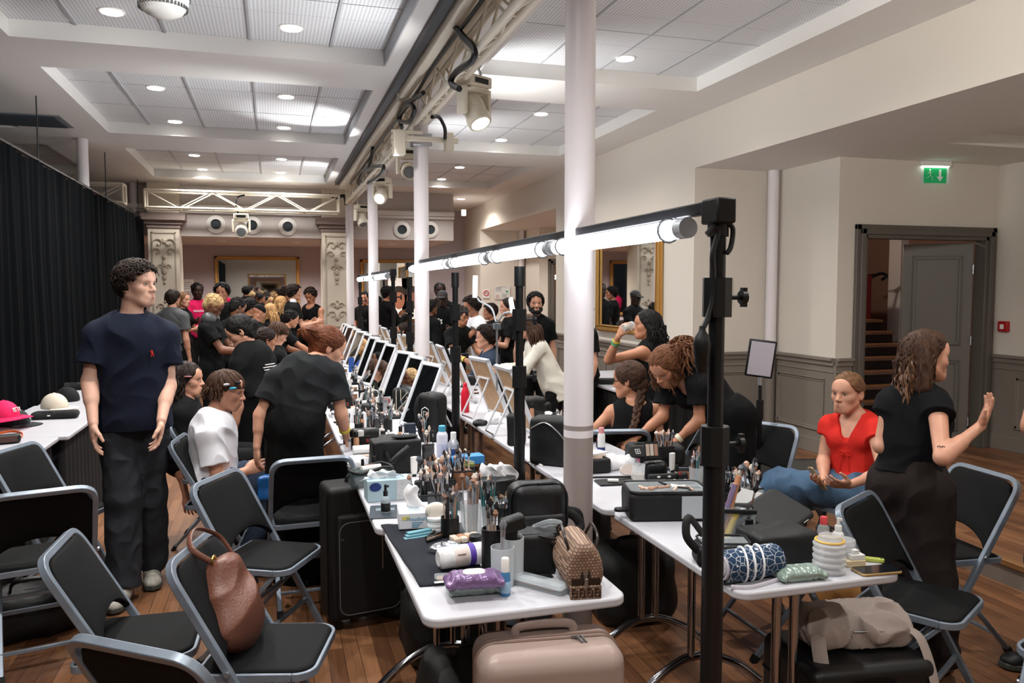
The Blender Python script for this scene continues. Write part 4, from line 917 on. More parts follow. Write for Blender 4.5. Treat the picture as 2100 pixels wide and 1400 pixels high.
def torso(S,J,e,low=True,k=.06,arm=True):
    s,u,rp,fp,rs,fs=J['s'],J['u'],J['rp'],J['fp'],J['rs'],J['fs']; pel,nb=J['pel'],J['nb']; L=(nb-pel).length; f=J['fem']; b=J['bw']
    Rp=M((rp,fp,u)).transposed(); Rs=M((rs,fs,u)).transposed(); rm=((rp+rs)/2).normalized(); fm=u.cross(rm); Rm=M((rm,fm,u)).transposed()
    bend=J.get('bend',0.)
    at=lambda t: pel+u*(L*t)-fm*(bend*4*t*(1-t))
    E=lambda c,R,x,y,z,kk=k: S.el(c,R,[(x*b)*s+e,(y*b)*s+e,z*s+e],kk)
    if low: E(at(.02),Rp,.162 if f else .155,.112,.115)
    E(at(.33),Rm,.122 if f else .142,.092 if f else .1,.14); E(at(.62),Rs,.142 if f else .16,.1 if f else .112,.16); E(at(.82),Rs,.135 if f else .155,.08 if f else .09,.1)
    for sd in 'LR':
        if arm: S.rc(nb-u*.03*s,J['s'+sd],(.036 if f else .043)*s+e,(.045 if f else .052)*s+e,.045*s)
    if f:
        for x in (-1,1): S.el(at(.66)+rs*(x*.068*s)+fs*.085*s,Rs,[.058*s*J.get('bust',1)+e,.05*s*J.get('bust',1)+e,.058*s*J.get('bust',1)+e],.03*s)
    if low:
        for x in (-1,1): S.el(at(-.05)+rp*(x*.07*s)-fp*.05*s,Rp,[.078*s+e,.066*s+e,.09*s+e],.04*s)
def limbs(S,J,e,feet=True,arms=True,legs=True):
    s=J['s']; a=.88 if J['fem'] else 1.; lg=J.get('leg',1.)
    for sd in 'LR':
        if arms:
            sh,el,wr=J['s'+sd],J['e'+sd],J['w'+sd]; S.rc(sh,el,.05*a*s+e,.037*a*s+e,.03*s); S.rc(el,wr,.038*a*s+e,.0245*a*s+e,.02*s); S.rc(el+(wr-el)*.1,el+(wr-el)*.45,.041*a*s+e,.034*a*s+e,.02*s)
        if legs:
            hp,kn,an=J['h'+sd],J['k'+sd],J['a'+sd]; S.rc(hp,kn,.088*lg*s+e,.056*lg*s+e,.04*s); S.rc(kn,an,.054*lg*s+e,.036*s+e,.03*s)
            S.rc(kn+(an-kn)*.15-J['fp']*.015*s,kn+(an-kn)*.45-J['fp']*.012*s,.052*lg*s+e,.045*lg*s+e,.03*s)
            if feet:
                fd=foot_dir(J,sd); S.rc(an,an+fd*.13*s-V((0,0,1))*.045*s,.036*s,.028*s,.03*s); S.rc(an,an-fd*.03*s-V((0,0,.04*s)),.034*s,.03*s,.02*s)
def foot_dir(J,sd):
    if 'fd'+sd in J: return V(J['fd'+sd]).normalized()
    f=V(J['fp']); f.z=0; return f.normalized() if f.length>.1 else V((0,1,0))
def top(J,m,sleeve=.5,fit=.014,neck='crew',hem=-.02,name='tshirt',wr=.007,seed=1,cuff=.012,loose=0.,h=None,hole=None,hemflare=0.):
    """upper garment. sleeve 0 = sleeveless, .5 tee, 1 long"""
    s=J['s']; h=h or J['h']; P=[J[k] for k in ('pel','nb','sL','sR')]+[J['s'+q]+(J['e'+q]-J['s'+q])*min(1,sleeve*1.2) for q in 'LR']
    if sleeve>.9: P+= [J['wL'],J['wR'],J['eL'],J['eR']]
    lo,hi=bbox(P,.26*s); S=SDF(lo,hi,h); u=J['u']; e=fit*s
    torso(S,J,e,True,arm=sleeve>0)
    if loose:
        L=(J['nb']-J['pel']).length; S.rc(J['pel']+u*L*hem,J['pel']+u*L*.72,.15*s+loose,.14*s+e,.05*s,sq=(J['fp'],.72))
    a=.88 if J['fem'] else 1.
    for sd in 'LR':
        sh,el,w=J['s'+sd],J['e'+sd],J['w'+sd]
        if sleeve==0:
            S.rc(J['nb']-u*.035*s,sh+(J['nb']-sh)*.25-u*.01*s,.04*s+e,.035*s+e,.03*s); continue
        if sleeve<=.9: q=sh+(el-sh)*(sleeve*1.15); S.rc(sh,q,.048*a*s+e,.046*a*s+e+cuff,.03*s,flat=1)
        else: S.rc(sh,el,.052*a*s+e,.042*a*s+e,.03*s); S.rc(el,el+(w-el)*.95,.043*a*s+e,.03*a*s+e+cuff*.5,.02*s,flat=1)
    if wr: S.wrinkle(wr,30/s**.5,seed,dirs=J.get('wd'))
    L=(J['nb']-J['pel']).length
    S.plane(J['pel']+u*L*hem,-u)
    nbp=J['nb']+u*.012*s
    if neck=='crew': S.el(nbp+J['fs']*.02*s+u*.035*s,M((J['rs'],J['fs'],u)).transposed(),[.074*s,.07*s,.056*s],.008,op='s')
    elif neck=='scoop': S.el(nbp+J['fs']*.055*s+u*.0*s,M((J['rs'],J['fs'],u)).transposed(),[.085*s,.09*s,.075*s],.008,op='s')
    elif neck=='v':
        S.el(nbp+J['fs']*.05*s+u*.02*s,M((J['rs'],J['fs'],u)).transposed(),[.08*s,.085*s,.06*s],.008,op='s'); S.rc(nbp+J['fs']*.1*s-u*.02*s,nbp+J['fs']*.14*s-u*.17*s,.07*s,.012*s,.006,op='s')
    elif neck=='tank':
        S.el(nbp+J['fs']*.05*s-u*.02*s,M((J['rs'],J['fs'],u)).transposed(),[.075*s,.1*s,.09*s],.008,op='s'); S.el(nbp-J['fs']*.04*s+u*.0*s,M((J['rs'],J['fs'],u)).transposed(),[.07*s,.08*s,.045*s],.008,op='s')
        for sd in 'LR': S.el(J['s'+sd]+(J['s'+sd]-J['nb']).normalized()*.035*s-u*.02*s,M((J['rs'],J['fs'],u)).transposed(),[.055*s,.12*s,.1*s],.006,op='s')
    if hole: hole(S)
    return S.build(name,m,J['o'])
def trousers(J,m,fit=.016,flare=.0,name='trousers',wr=.007,seed=3,waist=.2,end=1.0,h=None,thigh=.98):
    s=J['s']; h=h or J['h']; P=[J[k] for k in ('pel','hL','hR','kL','kR','aL','aR')]; lo,hi=bbox(P,.26*s+flare); S=SDF(lo,hi,h); e=fit*s; u=J['u']; L=(J['nb']-J['pel']).length
    torso(S,J,e*.6,True,arm=False); S.plane(J['pel']+u*L*waist,u); lg=J.get('leg',1.)
    for sd in 'LR':
        hp,kn,an=J['h'+sd],J['k'+sd],J['a'+sd]; S.rc(hp,kn,.09*lg*s*thigh+e,.06*lg*s+e+flare*.4,.03*s); S.rc(kn,kn+(an-kn)*end,.06*lg*s+e+flare*.4,.045*s+e+flare,.03*s,flat=1)
    if J.get('fill'): S.rc(J['pel']-u*.05*s,J['pel']+((J['kL']+J['kR'])/2-J['pel'])*.9,.1*s,.07*s,.05*s)
    if wr: S.wrinkle(wr,27/s**.5,seed,dirs=J.get('wdl'))
    return S.build(name,m,J['o'])
def skirt_g(J,m,end=1.0,r0=.16,r1=.2,name='skirt',wr=.006,seed=5,waist=.2,sq=.8):
    s=J['s']; u=J['u']; L=(J['nb']-J['pel']).length; a=J['pel']+u*L*waist; km=(J['kL']+J['kR'])/2; b=J['pel']+(km-J['pel'])*end
    lo,hi=bbox([a,b,J['pel']],.34*s); S=SDF(lo,hi,J['h']); torso(S,J,.024*s,True,arm=False); S.plane(a,u); S.rc(J['pel'],b,r0*s,r1*s,.04*s,sq=(J['fp'],sq),flat=1)
    S.wrinkle(wr,36,seed,dirs=(1,1,.15)); return S.build(name,m,J['o'])
def shoes(J,m,msole,name='shoe',laces=None,s=None):
    s=s or J['s']
    for sd in 'LR':
        an=J['a'+sd]; fd=foot_dir(J,sd); z=V((0,0,1)); g=an-z*(.075*s); R=frame(fd); lo,hi=bbox([g-fd*.1*s,g+fd*.24*s],.12*s); S=SDF(lo,hi,min(J['h'],.005))
        S.rc(g+z*.045*s-fd*.04*s,g+z*.035*s+fd*.14*s,.042*s,.036*s,.02*s,sq=(R@V((1,0,0)),.95)); S.rc(an,g+z*.04*s+fd*.05*s,.05*s,.045*s,.03*s); S.el(g+z*.03*s+fd*.155*s,R,[.046*s,.055*s,.036*s],.02*s)
        S.plane(g+z*.018*s,-z); S.plane(an+z*.03*s,z); o=S.build(name,m,J['o'])
        mb=MB(); mb.T=M.Translation(g).to_4x4()@R.to_4x4(); mb.prism([(x*s,y*s) for x,y in [(.032,-.075),(.04,0),(.043,.08),(.05,.14),(.04,.195),(.0,.218),(-.04,.195),(-.05,.14),(-.043,.08),(-.04,0),(-.032,-.075),(0,-.09)]],.001,.03*s); mb.build('sole',msole,o,bev=.006)
        if laces:
            mb=MB(); mb.T=M.Translation(g).to_4x4()@R.to_4x4()
            for k in range(5): y=(.04+.022*k)*s; zz=(.086-.007*k)*s; [mb.tube([(-.024*s*q,y,zz-.006*s),(0,y+.01*s,zz+.004*s),(.024*s*q,y+.02*s,zz-.008*s)],.0035,5) for q in (-1,1)]
            mb.tube(spline([(0,.05*s,.09*s),(.04*s,.06*s,.085*s),(.05*s,.08*s,.06*s),(.03*s,.1*s,.075*s)]),.003,5); mb.build('laces',laces,o)
def band(J,sd,m,f=.93,name='wristband',w=.016,r=.03):
    e,wv=J['e'+sd],J['w'+sd]; d=(wv-e).normalized(); p=e+(wv-e)*f; s=J['s']*(.88 if J['fem'] else 1)
    R=frame(d); mb=MB(); q=V(p)
    R2=M((R.col[0],R.col[2],d)).transposed(); mb.lathe([(r*s,-w/2),(r*s+.003,-w/2),(r*s+.003,w/2),(r*s,w/2),(r*s,-w/2)],q,20,R2); return mb.build(name,m,J['o'])
# ---- hair
def hair(J,col,style,n=150,L=.08,seed=1,bun=None,name='hair',thick=.012,line=(.055,.035),cap=True,curl=.5,drop=.3,rad=.006,wave=30,h=None,tail=None,mats=None,mass=0,front=.012):
    c,R,s=J['head'],J['Rh'],J['s']; rng=random.Random(seed); LW=lambda x,y,z: V(c)+R@(V((x,y,z))*s); m=mats or hairmat(col); h=h or max(.004,J['h'])
    C0=V((0,-.012,.035)); rad3=V((.074,.094,.082)); n0=V((0,.74,-.67)); p0=V((0,line[0],line[1]))
    lo,hi=bbox([c]+([bun[0]] if bun else [])+([V(c)-V((0,0,mass))] if mass else []),.2*s); S=SDF(lo,hi,h)
    if cap:
        S.el(LW(*C0),R,[(v+thick)*s for v in rad3],0); S.el(LW(0,-.05,-.02),R,[.06*s,.055*s,.07*s],.03*s)
        S.plane(LW(*p0),R@n0,.01)
        for x in (-1,1): S.el(LW(x*.085,-.006,-.012),R,[.018*s,.026*s,.034*s],.008,op='s')
        S.wrinkle(.0028,130/s,seed,n=4)
    if mass:
        for x in (-1,0,1): S.rc(LW(x*.055,-.05,0),V(c)+R@V((x*.075*s,-.075*s,0))-V((0,0,mass)),.045*s,.035*s,.03*s)
        S.wrinkle(.006,95/s,seed+2,dirs=(1,1,.12),n=5)
    if bun:
        S.el(bun[0],R,[v*1. for v in bun[1]],.02*s); S.wrinkle(.004,110,seed+1,n=4)
    mb=MB(); down=V((0,0,-1)); cnt=0
    def onell(d,t): return V((C0.x+d.x*(rad3.x+t),C0.y+d.y*(rad3.y+t),C0.z+d.z*(rad3.z+t)))
    def push(p,t):
        q=p-C0; e=math.sqrt((q.x/(rad3.x+t))**2+(q.y/(rad3.y+t))**2+(q.z/(rad3.z+t))**2)
        return C0+q/e if e<1 else p
    if style=='curly' and L<.09 and line==(.055,.035): n0,p0=V((0,.74,-.67)),V((0,.05,.056))
    upl=R.transposed()@V((0,0,1))
    tries=0
    while cnt<n and tries<n*8:
        tries+=1
        d=V((rng.gauss(0,1),rng.gauss(0,1),rng.gauss(0,1))).normalized(); p=onell(d,thick*.5)
        if (p-p0).dot(n0)>-.004 or d.z<-.75: continue
        cnt+=1; K=11; ln=L*rng.uniform(.7,1.25); st=ln/K; pts=[p]; ph=rng.uniform(0,6.28); ph2=rng.uniform(0,6.28); v=d
        side=V((rng.gauss(0,1),rng.gauss(0,1),rng.gauss(0,1))).normalized()
        for k in range(K):
            f=k/K
            if style=='curly':
                e1=d.orthogonal().normalized(); e2=d.cross(e1); a0=ph+k*1.25; a1=a0+1.25; rc_=.011*curl*2*min(1,(k+1)/3)
                v=d*(L*.5/K)+((e1*math.cos(a1)+e2*math.sin(a1))-(e1*math.cos(a0)+e2*math.sin(a0)))*rc_*min(1,L/.04)+(V((0,.5,0))-upl*.35)*(st*.35*f)
                if L<.03: v=d*.2+side+d.cross(side)*math.sin(k)
                else: st=v.length
            elif style=='fringe':
                crown=V((0,-.045,.11)); t=(p-crown); t.z=0; t=t.normalized() if t.length>.01 else V((0,1,0)); v=t*.9-upl*(.3+.5*f)+side*.22
            elif style=='back':
                b=R.transposed()@((V(bun[0]) if bun else LW(0,-.1,.02))-V(c))/s; v=(b-pts[-1]); v=(v.normalized()+side*.06) if v.length>.035 else side*.6+d*.2
            elif style=='long':
                sx=1 if d.x>=0 else -1
                t=V((sx*(.5+.6*abs(d.x)),d.y*.5-.45,0)); v=t*max(0,1-f*2.2)*.8-upl*(.3+1.5*f)+side*curl*.35*math.sin(ph+k*wave*.05)+d.cross(side)*curl*.35*math.cos(ph2+k*wave*.05)
            if style!='curly' and pts[-1].z>-.03:
                w_=pts[-1]-C0; nn=V((w_.x/rad3.x**2,w_.y/rad3.y**2,w_.z/rad3.z**2)).normalized(); v=v.normalized(); v=v-nn*max(-.2,v.dot(nn))*(.92 if style!='long' or pts[-1].z>.02 else .6)
            v=v.normalized(); q=pts[-1]+v*st; q=push(q,thick*(.8+.4*rng.random()))
            if style=='fringe':
                if q.y>.0 and q.z<.03: q=pts[-1]+V((.0004,.0004,0))
                elif q.z<-.075: q=pts[-1]+V((0,-.0005,0))
            if style=='long':
                if q.z<.075 and q.y>front: q.y=front
                if q.y>-.03 and q.z<.06 and abs(q.x)<.074+.012*(q.z<0): q.x=(.074+.012*(q.z<0))*(1 if q.x>=0 else -1)
                if q.z<0:
                    rr=math.hypot(q.x,q.y+.02)
                    if rr<.07: q.x*=.07/max(rr,.01); q.y=(q.y+.02)*.07/max(rr,.01)-.02
            pts.append(q)
        r0=rad*rng.uniform(.7,1.2); mb.tube([V(c)+R@(q*s) for q in pts],[r0*s*(.75+.5*math.sin(PI*min(1,k/K+.15)))*(1 if k<K-1 else .45) for k in range(K+1)],5)
    if tail:
        for i in range(tail['n']):
            P=[V(q) for q in tail['pts']]; off=V((rng.gauss(0,1),rng.gauss(0,1),rng.gauss(0,1)))*tail['r']; Q=spline(P,5); k=len(Q)
            a=rng.uniform(0,6.28); w=tail.get('w',.012)
            mb.tube([q+off*(.5+.7*math.sin(PI*(j+2)/(k+3)))+V((math.sin(a+j*.7),math.cos(a*2+j*.7),0))*w*min(1,j/4) for j,q in enumerate(Q)],[tail['tr']*(1 if j<k-2 else .5)*(1-.4*j/k) for j in range(k)],5)
    mb.m=[0]*len(mb.m)
    return S.build(name,m,J['o'],extra=mb)

def pose(x,y,yaw,s=1.,z=.95,lean=0.,fem=False,sit=False,twist=0.,side=0.,hyaw=0.,hpitch=0.,step=0.,**ov):
    """joints of a default figure: x,y pelvis, yaw degrees (0 faces +Y), lean forward degrees; ov overrides joints by world points"""
    Y=math.radians(yaw); f=V((-math.sin(Y),math.cos(Y),0)); r=V((math.cos(Y),math.sin(Y),0)); Z=V((0,0,1)); zp=z*s if not sit else z
    J={}; pel=V((x,y,zp)); ln=math.radians(lean); u=(Z*math.cos(ln)+f*math.sin(ln)+r*math.sin(math.radians(side))).normalized(); J['pel']=pel; nb=ov.pop('nb',None) or pel+u*.53*s; nb=V(nb); u=(nb-pel).normalized()
    J['nb']=nb; tw=M.Rotation(math.radians(twist),3,u); rs=tw@r; rs=(rs-u*rs.dot(u)).normalized(); fs=u.cross(rs); w=(.142 if fem else .16)*s
    for sd,q in (('L',-1),('R',1)):
        J['s'+sd]=nb-u*.105*s+rs*(q*w); J['e'+sd]=J['s'+sd]-Z*.295*s+rs*(q*.045*s)-fs*.02*s; J['w'+sd]=J['e'+sd]-Z*.245*s+fs*.05*s+rs*(q*.01*s)
        J['h'+sd]=pel+r*(q*.088*s)-Z*.02*s
        if sit: J['k'+sd]=J['h'+sd]+f*.43*s+r*(q*.03*s)+Z*.0; J['a'+sd]=V((J['k'+sd].x,J['k'+sd].y,.085*s))-f*.02
        else: J['k'+sd]=J['h'+sd]-Z*.42*s+f*(.02+q*step*.5)*s+r*(q*.015*s); J['a'+sd]=V((J['k'+sd].x,J['k'+sd].y,.08*s))+f*(-.03+q*step*.4)*s
    hf=M.Rotation(math.radians(hyaw),3,'Z')@f; J['head']=nb+(u*.6+Z*.4).normalized()*.145*s+hf*.03*s
    J.update({k:V(v) for k,v in ov.items()}); p=math.radians(hpitch); J['_hf']=hf*math.cos(p)+Z*math.sin(p); J['f']=f; J['r']=r
    return J
# ================================================================ the people
def fab(n,c,rough=.85,bump=.12,bs=260): return mat('cloth_'+n,c,rough,bump=bump,bscale=bs,spec=.2)
BLK=fab('black',(10,11,12)); NAVY=fab('navy',(22,27,43)); CHAR=fab('charcoal',(34,36,38)); DEN=mat('dark_denim',(28,31,37),.85,var=.3,scale=14,bump=.15,bscale=300); BLUE=mat('blue_denim',(72,100,128),.85,var=.28,scale=9,bump=.15,bscale=300)
WHT=fab('white',(216,216,222)); RED=fab('red',(204,44,36)); BRN=fab('dark_brown',(38,31,29)); PINK=fab('pink',(206,28,86)); GRY=fab('grey',(84,86,88)); NVY2=fab('slate_navy',(46,58,76)); CRM=fab('cream_linen',(214,210,198)); BLK2=fab('washed_black',(18,19,20))
YEL=mat('wristband_yellow',(226,206,84),.5); SHOE=mat('trainer_mesh',(168,164,154),.7,var=.3,scale=40); SOLE=mat('trainer_sole',(66,68,62),.6); LACE=mat('lace_white',(206,204,196),.8); GOLD=mat('gold_chain',(212,176,96),.3,metal=1.); SHOB=mat('black_shoe',(18,18,19),.5)
def arm(J,sd,e,w=None,Le=.295,Lw=.245,se=0,sw=0):
    s=J['_s']; J['e'+sd]=ik(J['s'+sd],e[0],e[1],Le*s,se)
    if w: J['w'+sd]=ik(J['e'+sd],w[0],w[1],Lw*s,sw)
def mk(px,py,Y,yaw,s,fem=False,sit=False,z=.95,**k):
    """default figure whose pelvis sits on the pixel ray at depth Y"""
    p=ony(px,py,Y); J=pose(p.x,Y,yaw,s,z=z,fem=fem,sit=sit,**k); J['_s']=s; return J
def settorso(J,nb,sg=0,tw=0.,fem=False,yaw=None):
    """re-aim the torso so that the neck base is at point nb"""
    s=J['_s']; d=V(nb)-J['nb']; J['nb']=V(nb)
    for k in ('sL','sR','eL','eR','wL','wR','head'): J[k]=J[k]+d
    u=(J['nb']-J['pel']).normalized(); rs=J['sR']-J['sL']; w=rs.length/2; rs=(rs-u*rs.dot(u)).normalized()
    for sd,q in (('L',-1),('R',1)):
        n=J['nb']-u*.105*s+rs*(q*w); dd=n-J['s'+sd]
        for k in 'sew': J[k+sd]=J[k+sd]+dd
def headat(J,px,py,L=.15,sg=0): J['head']=ik(J['nb'],px,py,L*J['_s'],sg)
# 1 --- navy man
J=pose(-.745,4.8,194,1.04,step=-.0); J['_s']=1.04
J['aR']=V((-.80,4.66,.085)); J['aL']=V((-.70,4.95,.085)); J['kR']=V((-.80,4.72,.53)); J['kL']=V((-.685,4.86,.52)); J['fdR']=(-.1,-1,0); J['fdL']=(.15,-1,0)
arm(J,'R',(184,780),(191,868),sw=-1); arm(J,'L',(345,788),(331,862),sw=-1); headat(J,279,584)
J=body('young man in a navy t-shirt and dark jeans standing before the black curtain',J,'pale',s=1.04,h=.0045,hf=(.94,-.55,.03),look=(-.15,.0),hand={'R':dict(d=(.03,-.1,-1),p=(1,.2,0),curl=.42),'L':dict(d=(-.12,-.15,-1),p=(-.9,-.3,-.1),curl=.5)})
top(J,NAVY,.52,.017,seed=2,hem=-.13,loose=.03,wr=.009); trousers(J,DEN,.01,flare=.028,seed=4,wr=.01,thigh=.88,waist=.22); shoes(J,SHOE,SOLE,laces=LACE)
hair(J,'dark','curly',560,.055,3,rad=.0046,line=(.05,.058),curl=.75,thick=.009); 
nbp=J['nb']; mb=MB(); mb.tube(spline([nbp+J['rs']*(-.062)+J['fs']*.0+V((0,0,.0)),nbp+J['rs']*(-.05)+J['fs']*.075-V((0,0,.03)),nbp+J['fs']*.125-V((0,0,.085)),nbp+J['rs']*.05+J['fs']*.075-V((0,0,.03)),nbp+J['rs']*.062]),.0022,5); mb.build('necklace',GOLD,J['o'])
lg=nbp+J['rs']*-.085+J['fs']*.142-V((0,0,.2)); F=frame(J['fs']); mb=MB(); mb.T=M.Translation(lg).to_4x4()@F.to_4x4(); mb.sph((0,0,0),(.005,.004,.011),8,6); mb.sph((.002,0,.013),(.004,.004,.005),8,6); mb.box((-.006,0,-.012),(.004,.003,.012)); mb.box((.005,0,-.012),(.004,.003,.012)); mb.bar((.004,0,.004),(.012,0,.012),.003); mb.build('chest_emblem',mat('emblem_red',(214,40,34),.6),J['o'])
# 2 --- boy in white
J=mk(440,1005,4.97,-92,1.0,sit=True,z=.57); settorso(J,ik(J['pel'],436,856,.5,0)); headat(J,465,801,.16)
arm(J,'R',(447,985),(503,966),sw=0); arm(J,'L',(470,975),(512,952))
J['hR']=J['pel']+V((0,-.09,-.02)); J['hL']=J['pel']+V((0,.09,-.02))
J['aL']=V((J['kL'].x-.1,J['kL'].y,.09)); J['aR']=V((J['kR'].x-.28,J['kR'].y,.09))
J=body('seated boy in a white t-shirt with clips in his brown hair',J,'fair',s=.98,h=.0045,hf=(.96,-.22,-.18),look=(0,-.2),hand={'R':dict(d=(.8,.2,.2),p=(-.2,.8,-.5),curl=.6),'L':dict(d=(.6,-.3,-.1),p=(0,-.5,-.8),curl=.5)})
top(J,WHT,.55,.016,seed=7,hem=-.05,loose=.004,wr=.009,neck='crew'); trousers(J,NVY2,.012,seed=4); shoes(J,SHOE,SOLE,laces=LACE)
hair(J,'brown','fringe',560,.075,5,rad=.004,thick=.012,line=(.05,.045))
H=J['head'];R=J['Rh']
for nm,col,p,sz in (('hair_clip',(214,214,222),(.088,.012,.05),1),('hair_clip',(60,160,190),(.086,.055,.035),1),('hair_clip',(30,26,26),(.07,.075,.07),.9)):
    mb=MB(); mb.T=M.Translation(H).to_4x4()@R.to_4x4(); mb.sph(p,(.005,.024*sz,.008),10,6,M.Rotation(.3,3,'X')); mb.build(nm,mat('clip_%d'%col[0],col,.3),J['o'])
# 3 --- long haired woman
J=mk(378,985,5.66,-95,.95,fem=True,sit=True,z=.57); settorso(J,ik(J['pel'],380,822,.5,0)); headat(J,385,770)
J=body('seated woman with long dark wavy hair dressed in black behind the boy',J,'fair',fem=True,s=.95,h=.0055,hf=(.97,-.2,.0))
top(J,BLK,1.,.014,seed=3); trousers(J,BLK,.012,flare=.02); hair(J,'dark','long',420,.34,5,rad=.004,curl=1.3,mass=.26); shoes(J,SHOB,SOLE)
H=J['head'];R=J['Rh']; mb=MB(); mb.T=M.Translation(H).to_4x4()@R.to_4x4(); mb.sph((.088,.03,.03),(.005,.03,.006),10,6); mb.build('hair_clip',mat('clip_rose',(170,110,110),.3),J['o'])
# 4 --- charcoal MUA
J=mk(603,925,4.72,-35,.98,fem=True,z=.94); settorso(J,ik(J['pel'],640,742,.52,0)); headat(J,672,713,.155,1)
J['sL']=ik(J['nb'],570,772,.2,0); J['sR']=ik(J['nb'],686,768,.18,0); arm(J,'L',(534,848),(527,916)); arm(J,'R',(699,848),(711,898),se=0,sw=1)
J=body('woman in a charcoal t-shirt bending over the makeup table with a yellow wristband',J,'fair',fem=True,s=.98,h=.0045,hf=(.9,.2,-.36),look=(0,-.5),hand={'L':dict(d=(-.02,.1,-1),p=(.8,.3,0),curl=.4),'R':dict(d=(.35,.1,-.9),p=(-.3,.4,-.6),curl=1.1)})
top(J,CHAR,.55,.016,seed=5,hem=.1,wr=.009); skirt_g(J,BLK,2.2,.17,.2,waist=.24); J['fit']=0
mb=band(J,'R',YEL,.62,r=.036,w=.022); shoes(J,SHOB,SOLE)
bc=J['head']+J['Rh']@V((0,-.125,.045)); hair(J,'auburn','back',420,.17,6,rad=.0042,bun=(bc,(.055,.055,.05)),thick=.012)
H=J['head']; mb=MB(); [mb.tube(spline([H+J['Rh']@V((.03*math.sin(i),-.08,.05+.0012*i)),bc+V((.05*math.cos(i*2.1),.05*math.sin(i*2.1),.03)),bc+V((.075*math.cos(i*2.1+1),.075*math.sin(i*2.1+1),.02*math.sin(i*3)))]),.005,5) for i in range(26)]; mb.build('loose_hair',hairmat('auburn'),J['o'])
# 5 --- bun woman
J=mk(530,900,6.25,48,.98,fem=True,z=.94); settorso(J,ik(J['pel'],516,718,.52,0)); headat(J,494,680,.15,0)
J=body('woman with a low dark bun in a black t-shirt printed with white lines of text',J,'fair',fem=True,s=.98,h=.0055,hf=(-.85,.1,-.5),look=(0,-.4))
top(J,BLK,.55,.018,seed=8,loose=.02,hem=-.1); trousers(J,BLK,.014,flare=.03); shoes(J,SHOB,SOLE); bc=J['head']+J['Rh']@V((0,-.105,.0)); hair(J,'black','back',300,.15,7,bun=(bc,(.04,.04,.04)),rad=.004)
u,rs,fs=J['u'],J['rs'],J['fs']; mb=MB(); mb.T=M.Translation(J['nb']-u*.1-fs*.128).to_4x4()@M((rs,-fs,u)).transposed().to_4x4()
for i in range(9): w=.1+.05*((i*7)%4)/3; mb.box((.02-.0*w,.012,-.02-.019*i),(w,.004,.007))
mb.build('back_print',mat('print_white',(214,214,214),.7),J['o'])
# 6 --- braid woman
J=mk(1292,958,4.66,18,.98,fem=True,sit=True,z=.56); settorso(J,ik(J['pel'],1303,826,.5,0)); headat(J,1290,779)
J['sL']=ik(J['nb'],1256,845,.185,0); J['sR']=ik(J['nb'],1342,840,.17,0); arm(J,'L',(1212,888),(1170,915)); arm(J,'R',(1352,890),(1340,925))
J=body('seated woman seen from behind with a long brown braid and black tank top',J,'tan',fem=True,s=.98,h=.0045,hf=(-.72,.68,-.1))
top(J,BLK,0,.013,seed=8,neck='tank',wr=.004); trousers(J,BLK,.012); shoes(J,SHOB,SOLE)
H=J['head']; tl=[H+J['Rh']@V((0,-.1,-.02)),onz(1306,822,1.1)*0+ik(J['nb'],1308,835,.1,-1),ik(J['nb'],1300,872,.22,-1),ik(J['nb'],1280,897,.3,-1)]
hair(J,'brown','back',420,.18,8,bun=(H+J['Rh']@V((0,-.085,-.05)),(.045,.04,.05)),rad=.004)
mb=MB(); Q=spline(tl,8); n=len(Q)
for st in range(3):
    ph=st*2*PI/3; mb.tube([q+V((.019*math.sin(ph+i*.75),.012*math.sin(2*(ph+i*.75)),0))*(1-.4*i/n) for i,q in enumerate(Q)],[.017*(1-.45*i/n) for i in range(n)],8)
for i in range(14): a=2*PI*i/14; e=Q[-1]; mb.tube(spline([Q[-2]+V((.006*math.cos(a),.006*math.sin(a),0)),e+V((-.012+.01*math.cos(a),.01*math.sin(a),-.02)),e+V((-.04+.02*math.cos(a),.01*math.sin(a),-.06))]),[.004]*12+[.002],5)
mb.build('braid',hairmat('brown'),J['o']); mb=MB(); mb.T=M.Translation(H).to_4x4()@J['Rh'].to_4x4(); [mb.tube([(x*.03+.02*math.cos(a),.1,.02*math.sin(a)) for a in np.linspace(0,2*PI,14)],.002,5) for x in (-1,1)]; [mb.bar((x*.055,.098,.002),(x*.078,0,.004),.004) for x in (-1,1)]; mb.build('eyeglasses',m_black,J['o'])
# 7 --- drinking woman
J=mk(1345,845,5.72,75,.98,fem=True,z=.94); settorso(J,ik(J['pel'],1334,704,.52,0)); headat(J,1325,662,.15)
J['sL']=ik(J['nb'],1316,722,.17,-1); arm(J,'L',(1248,738),(1268,690),se=-1,sw=-1)
J=body('woman with long dark curly hair drinking from a glass by the gilt mirror',J,'tan',fem=True,s=.98,h=.0045,hf=(-.95,.3,.1),hand={'L':dict(d=(.35,-.1,.9),p=(.85,.1,-.3),curl=.75,thumb=.9)})
top(J,BLK,0,.014,seed=9,neck='tank'); trousers(J,BLK,.014,flare=.02); shoes(J,SHOB,SOLE); hair(J,'black','long',520,.34,9,rad=.0042,curl=1.6,mass=.28,wave=40)
band(J,'L',mat('wristband_green',(70,170,120),.5),.72,r=.033); band(J,'L',YEL,.82,r=.031)
wl=J['wL']; g=thing('drinking_glass','stubby glass held at the lips of the woman by the gilt mirror','glass',ik(wl,1290,667,.1,0)); g.rotation_euler=(0,math.radians(78),.3)
mb=MB(); mb.lathe([(.001,-.05),(.03,-.05),(.034,.05),(.032,.05),(.028,-.044),(.001,-.044)],n=24); mb.build('tumbler',m_clear,g); MB().lathe([(.001,-.04),(.028,-.04),(.03,.0),(.001,.0)],n=20).build('drink',mat('amber_drink',(170,140,60),.1,alpha=.6),g)
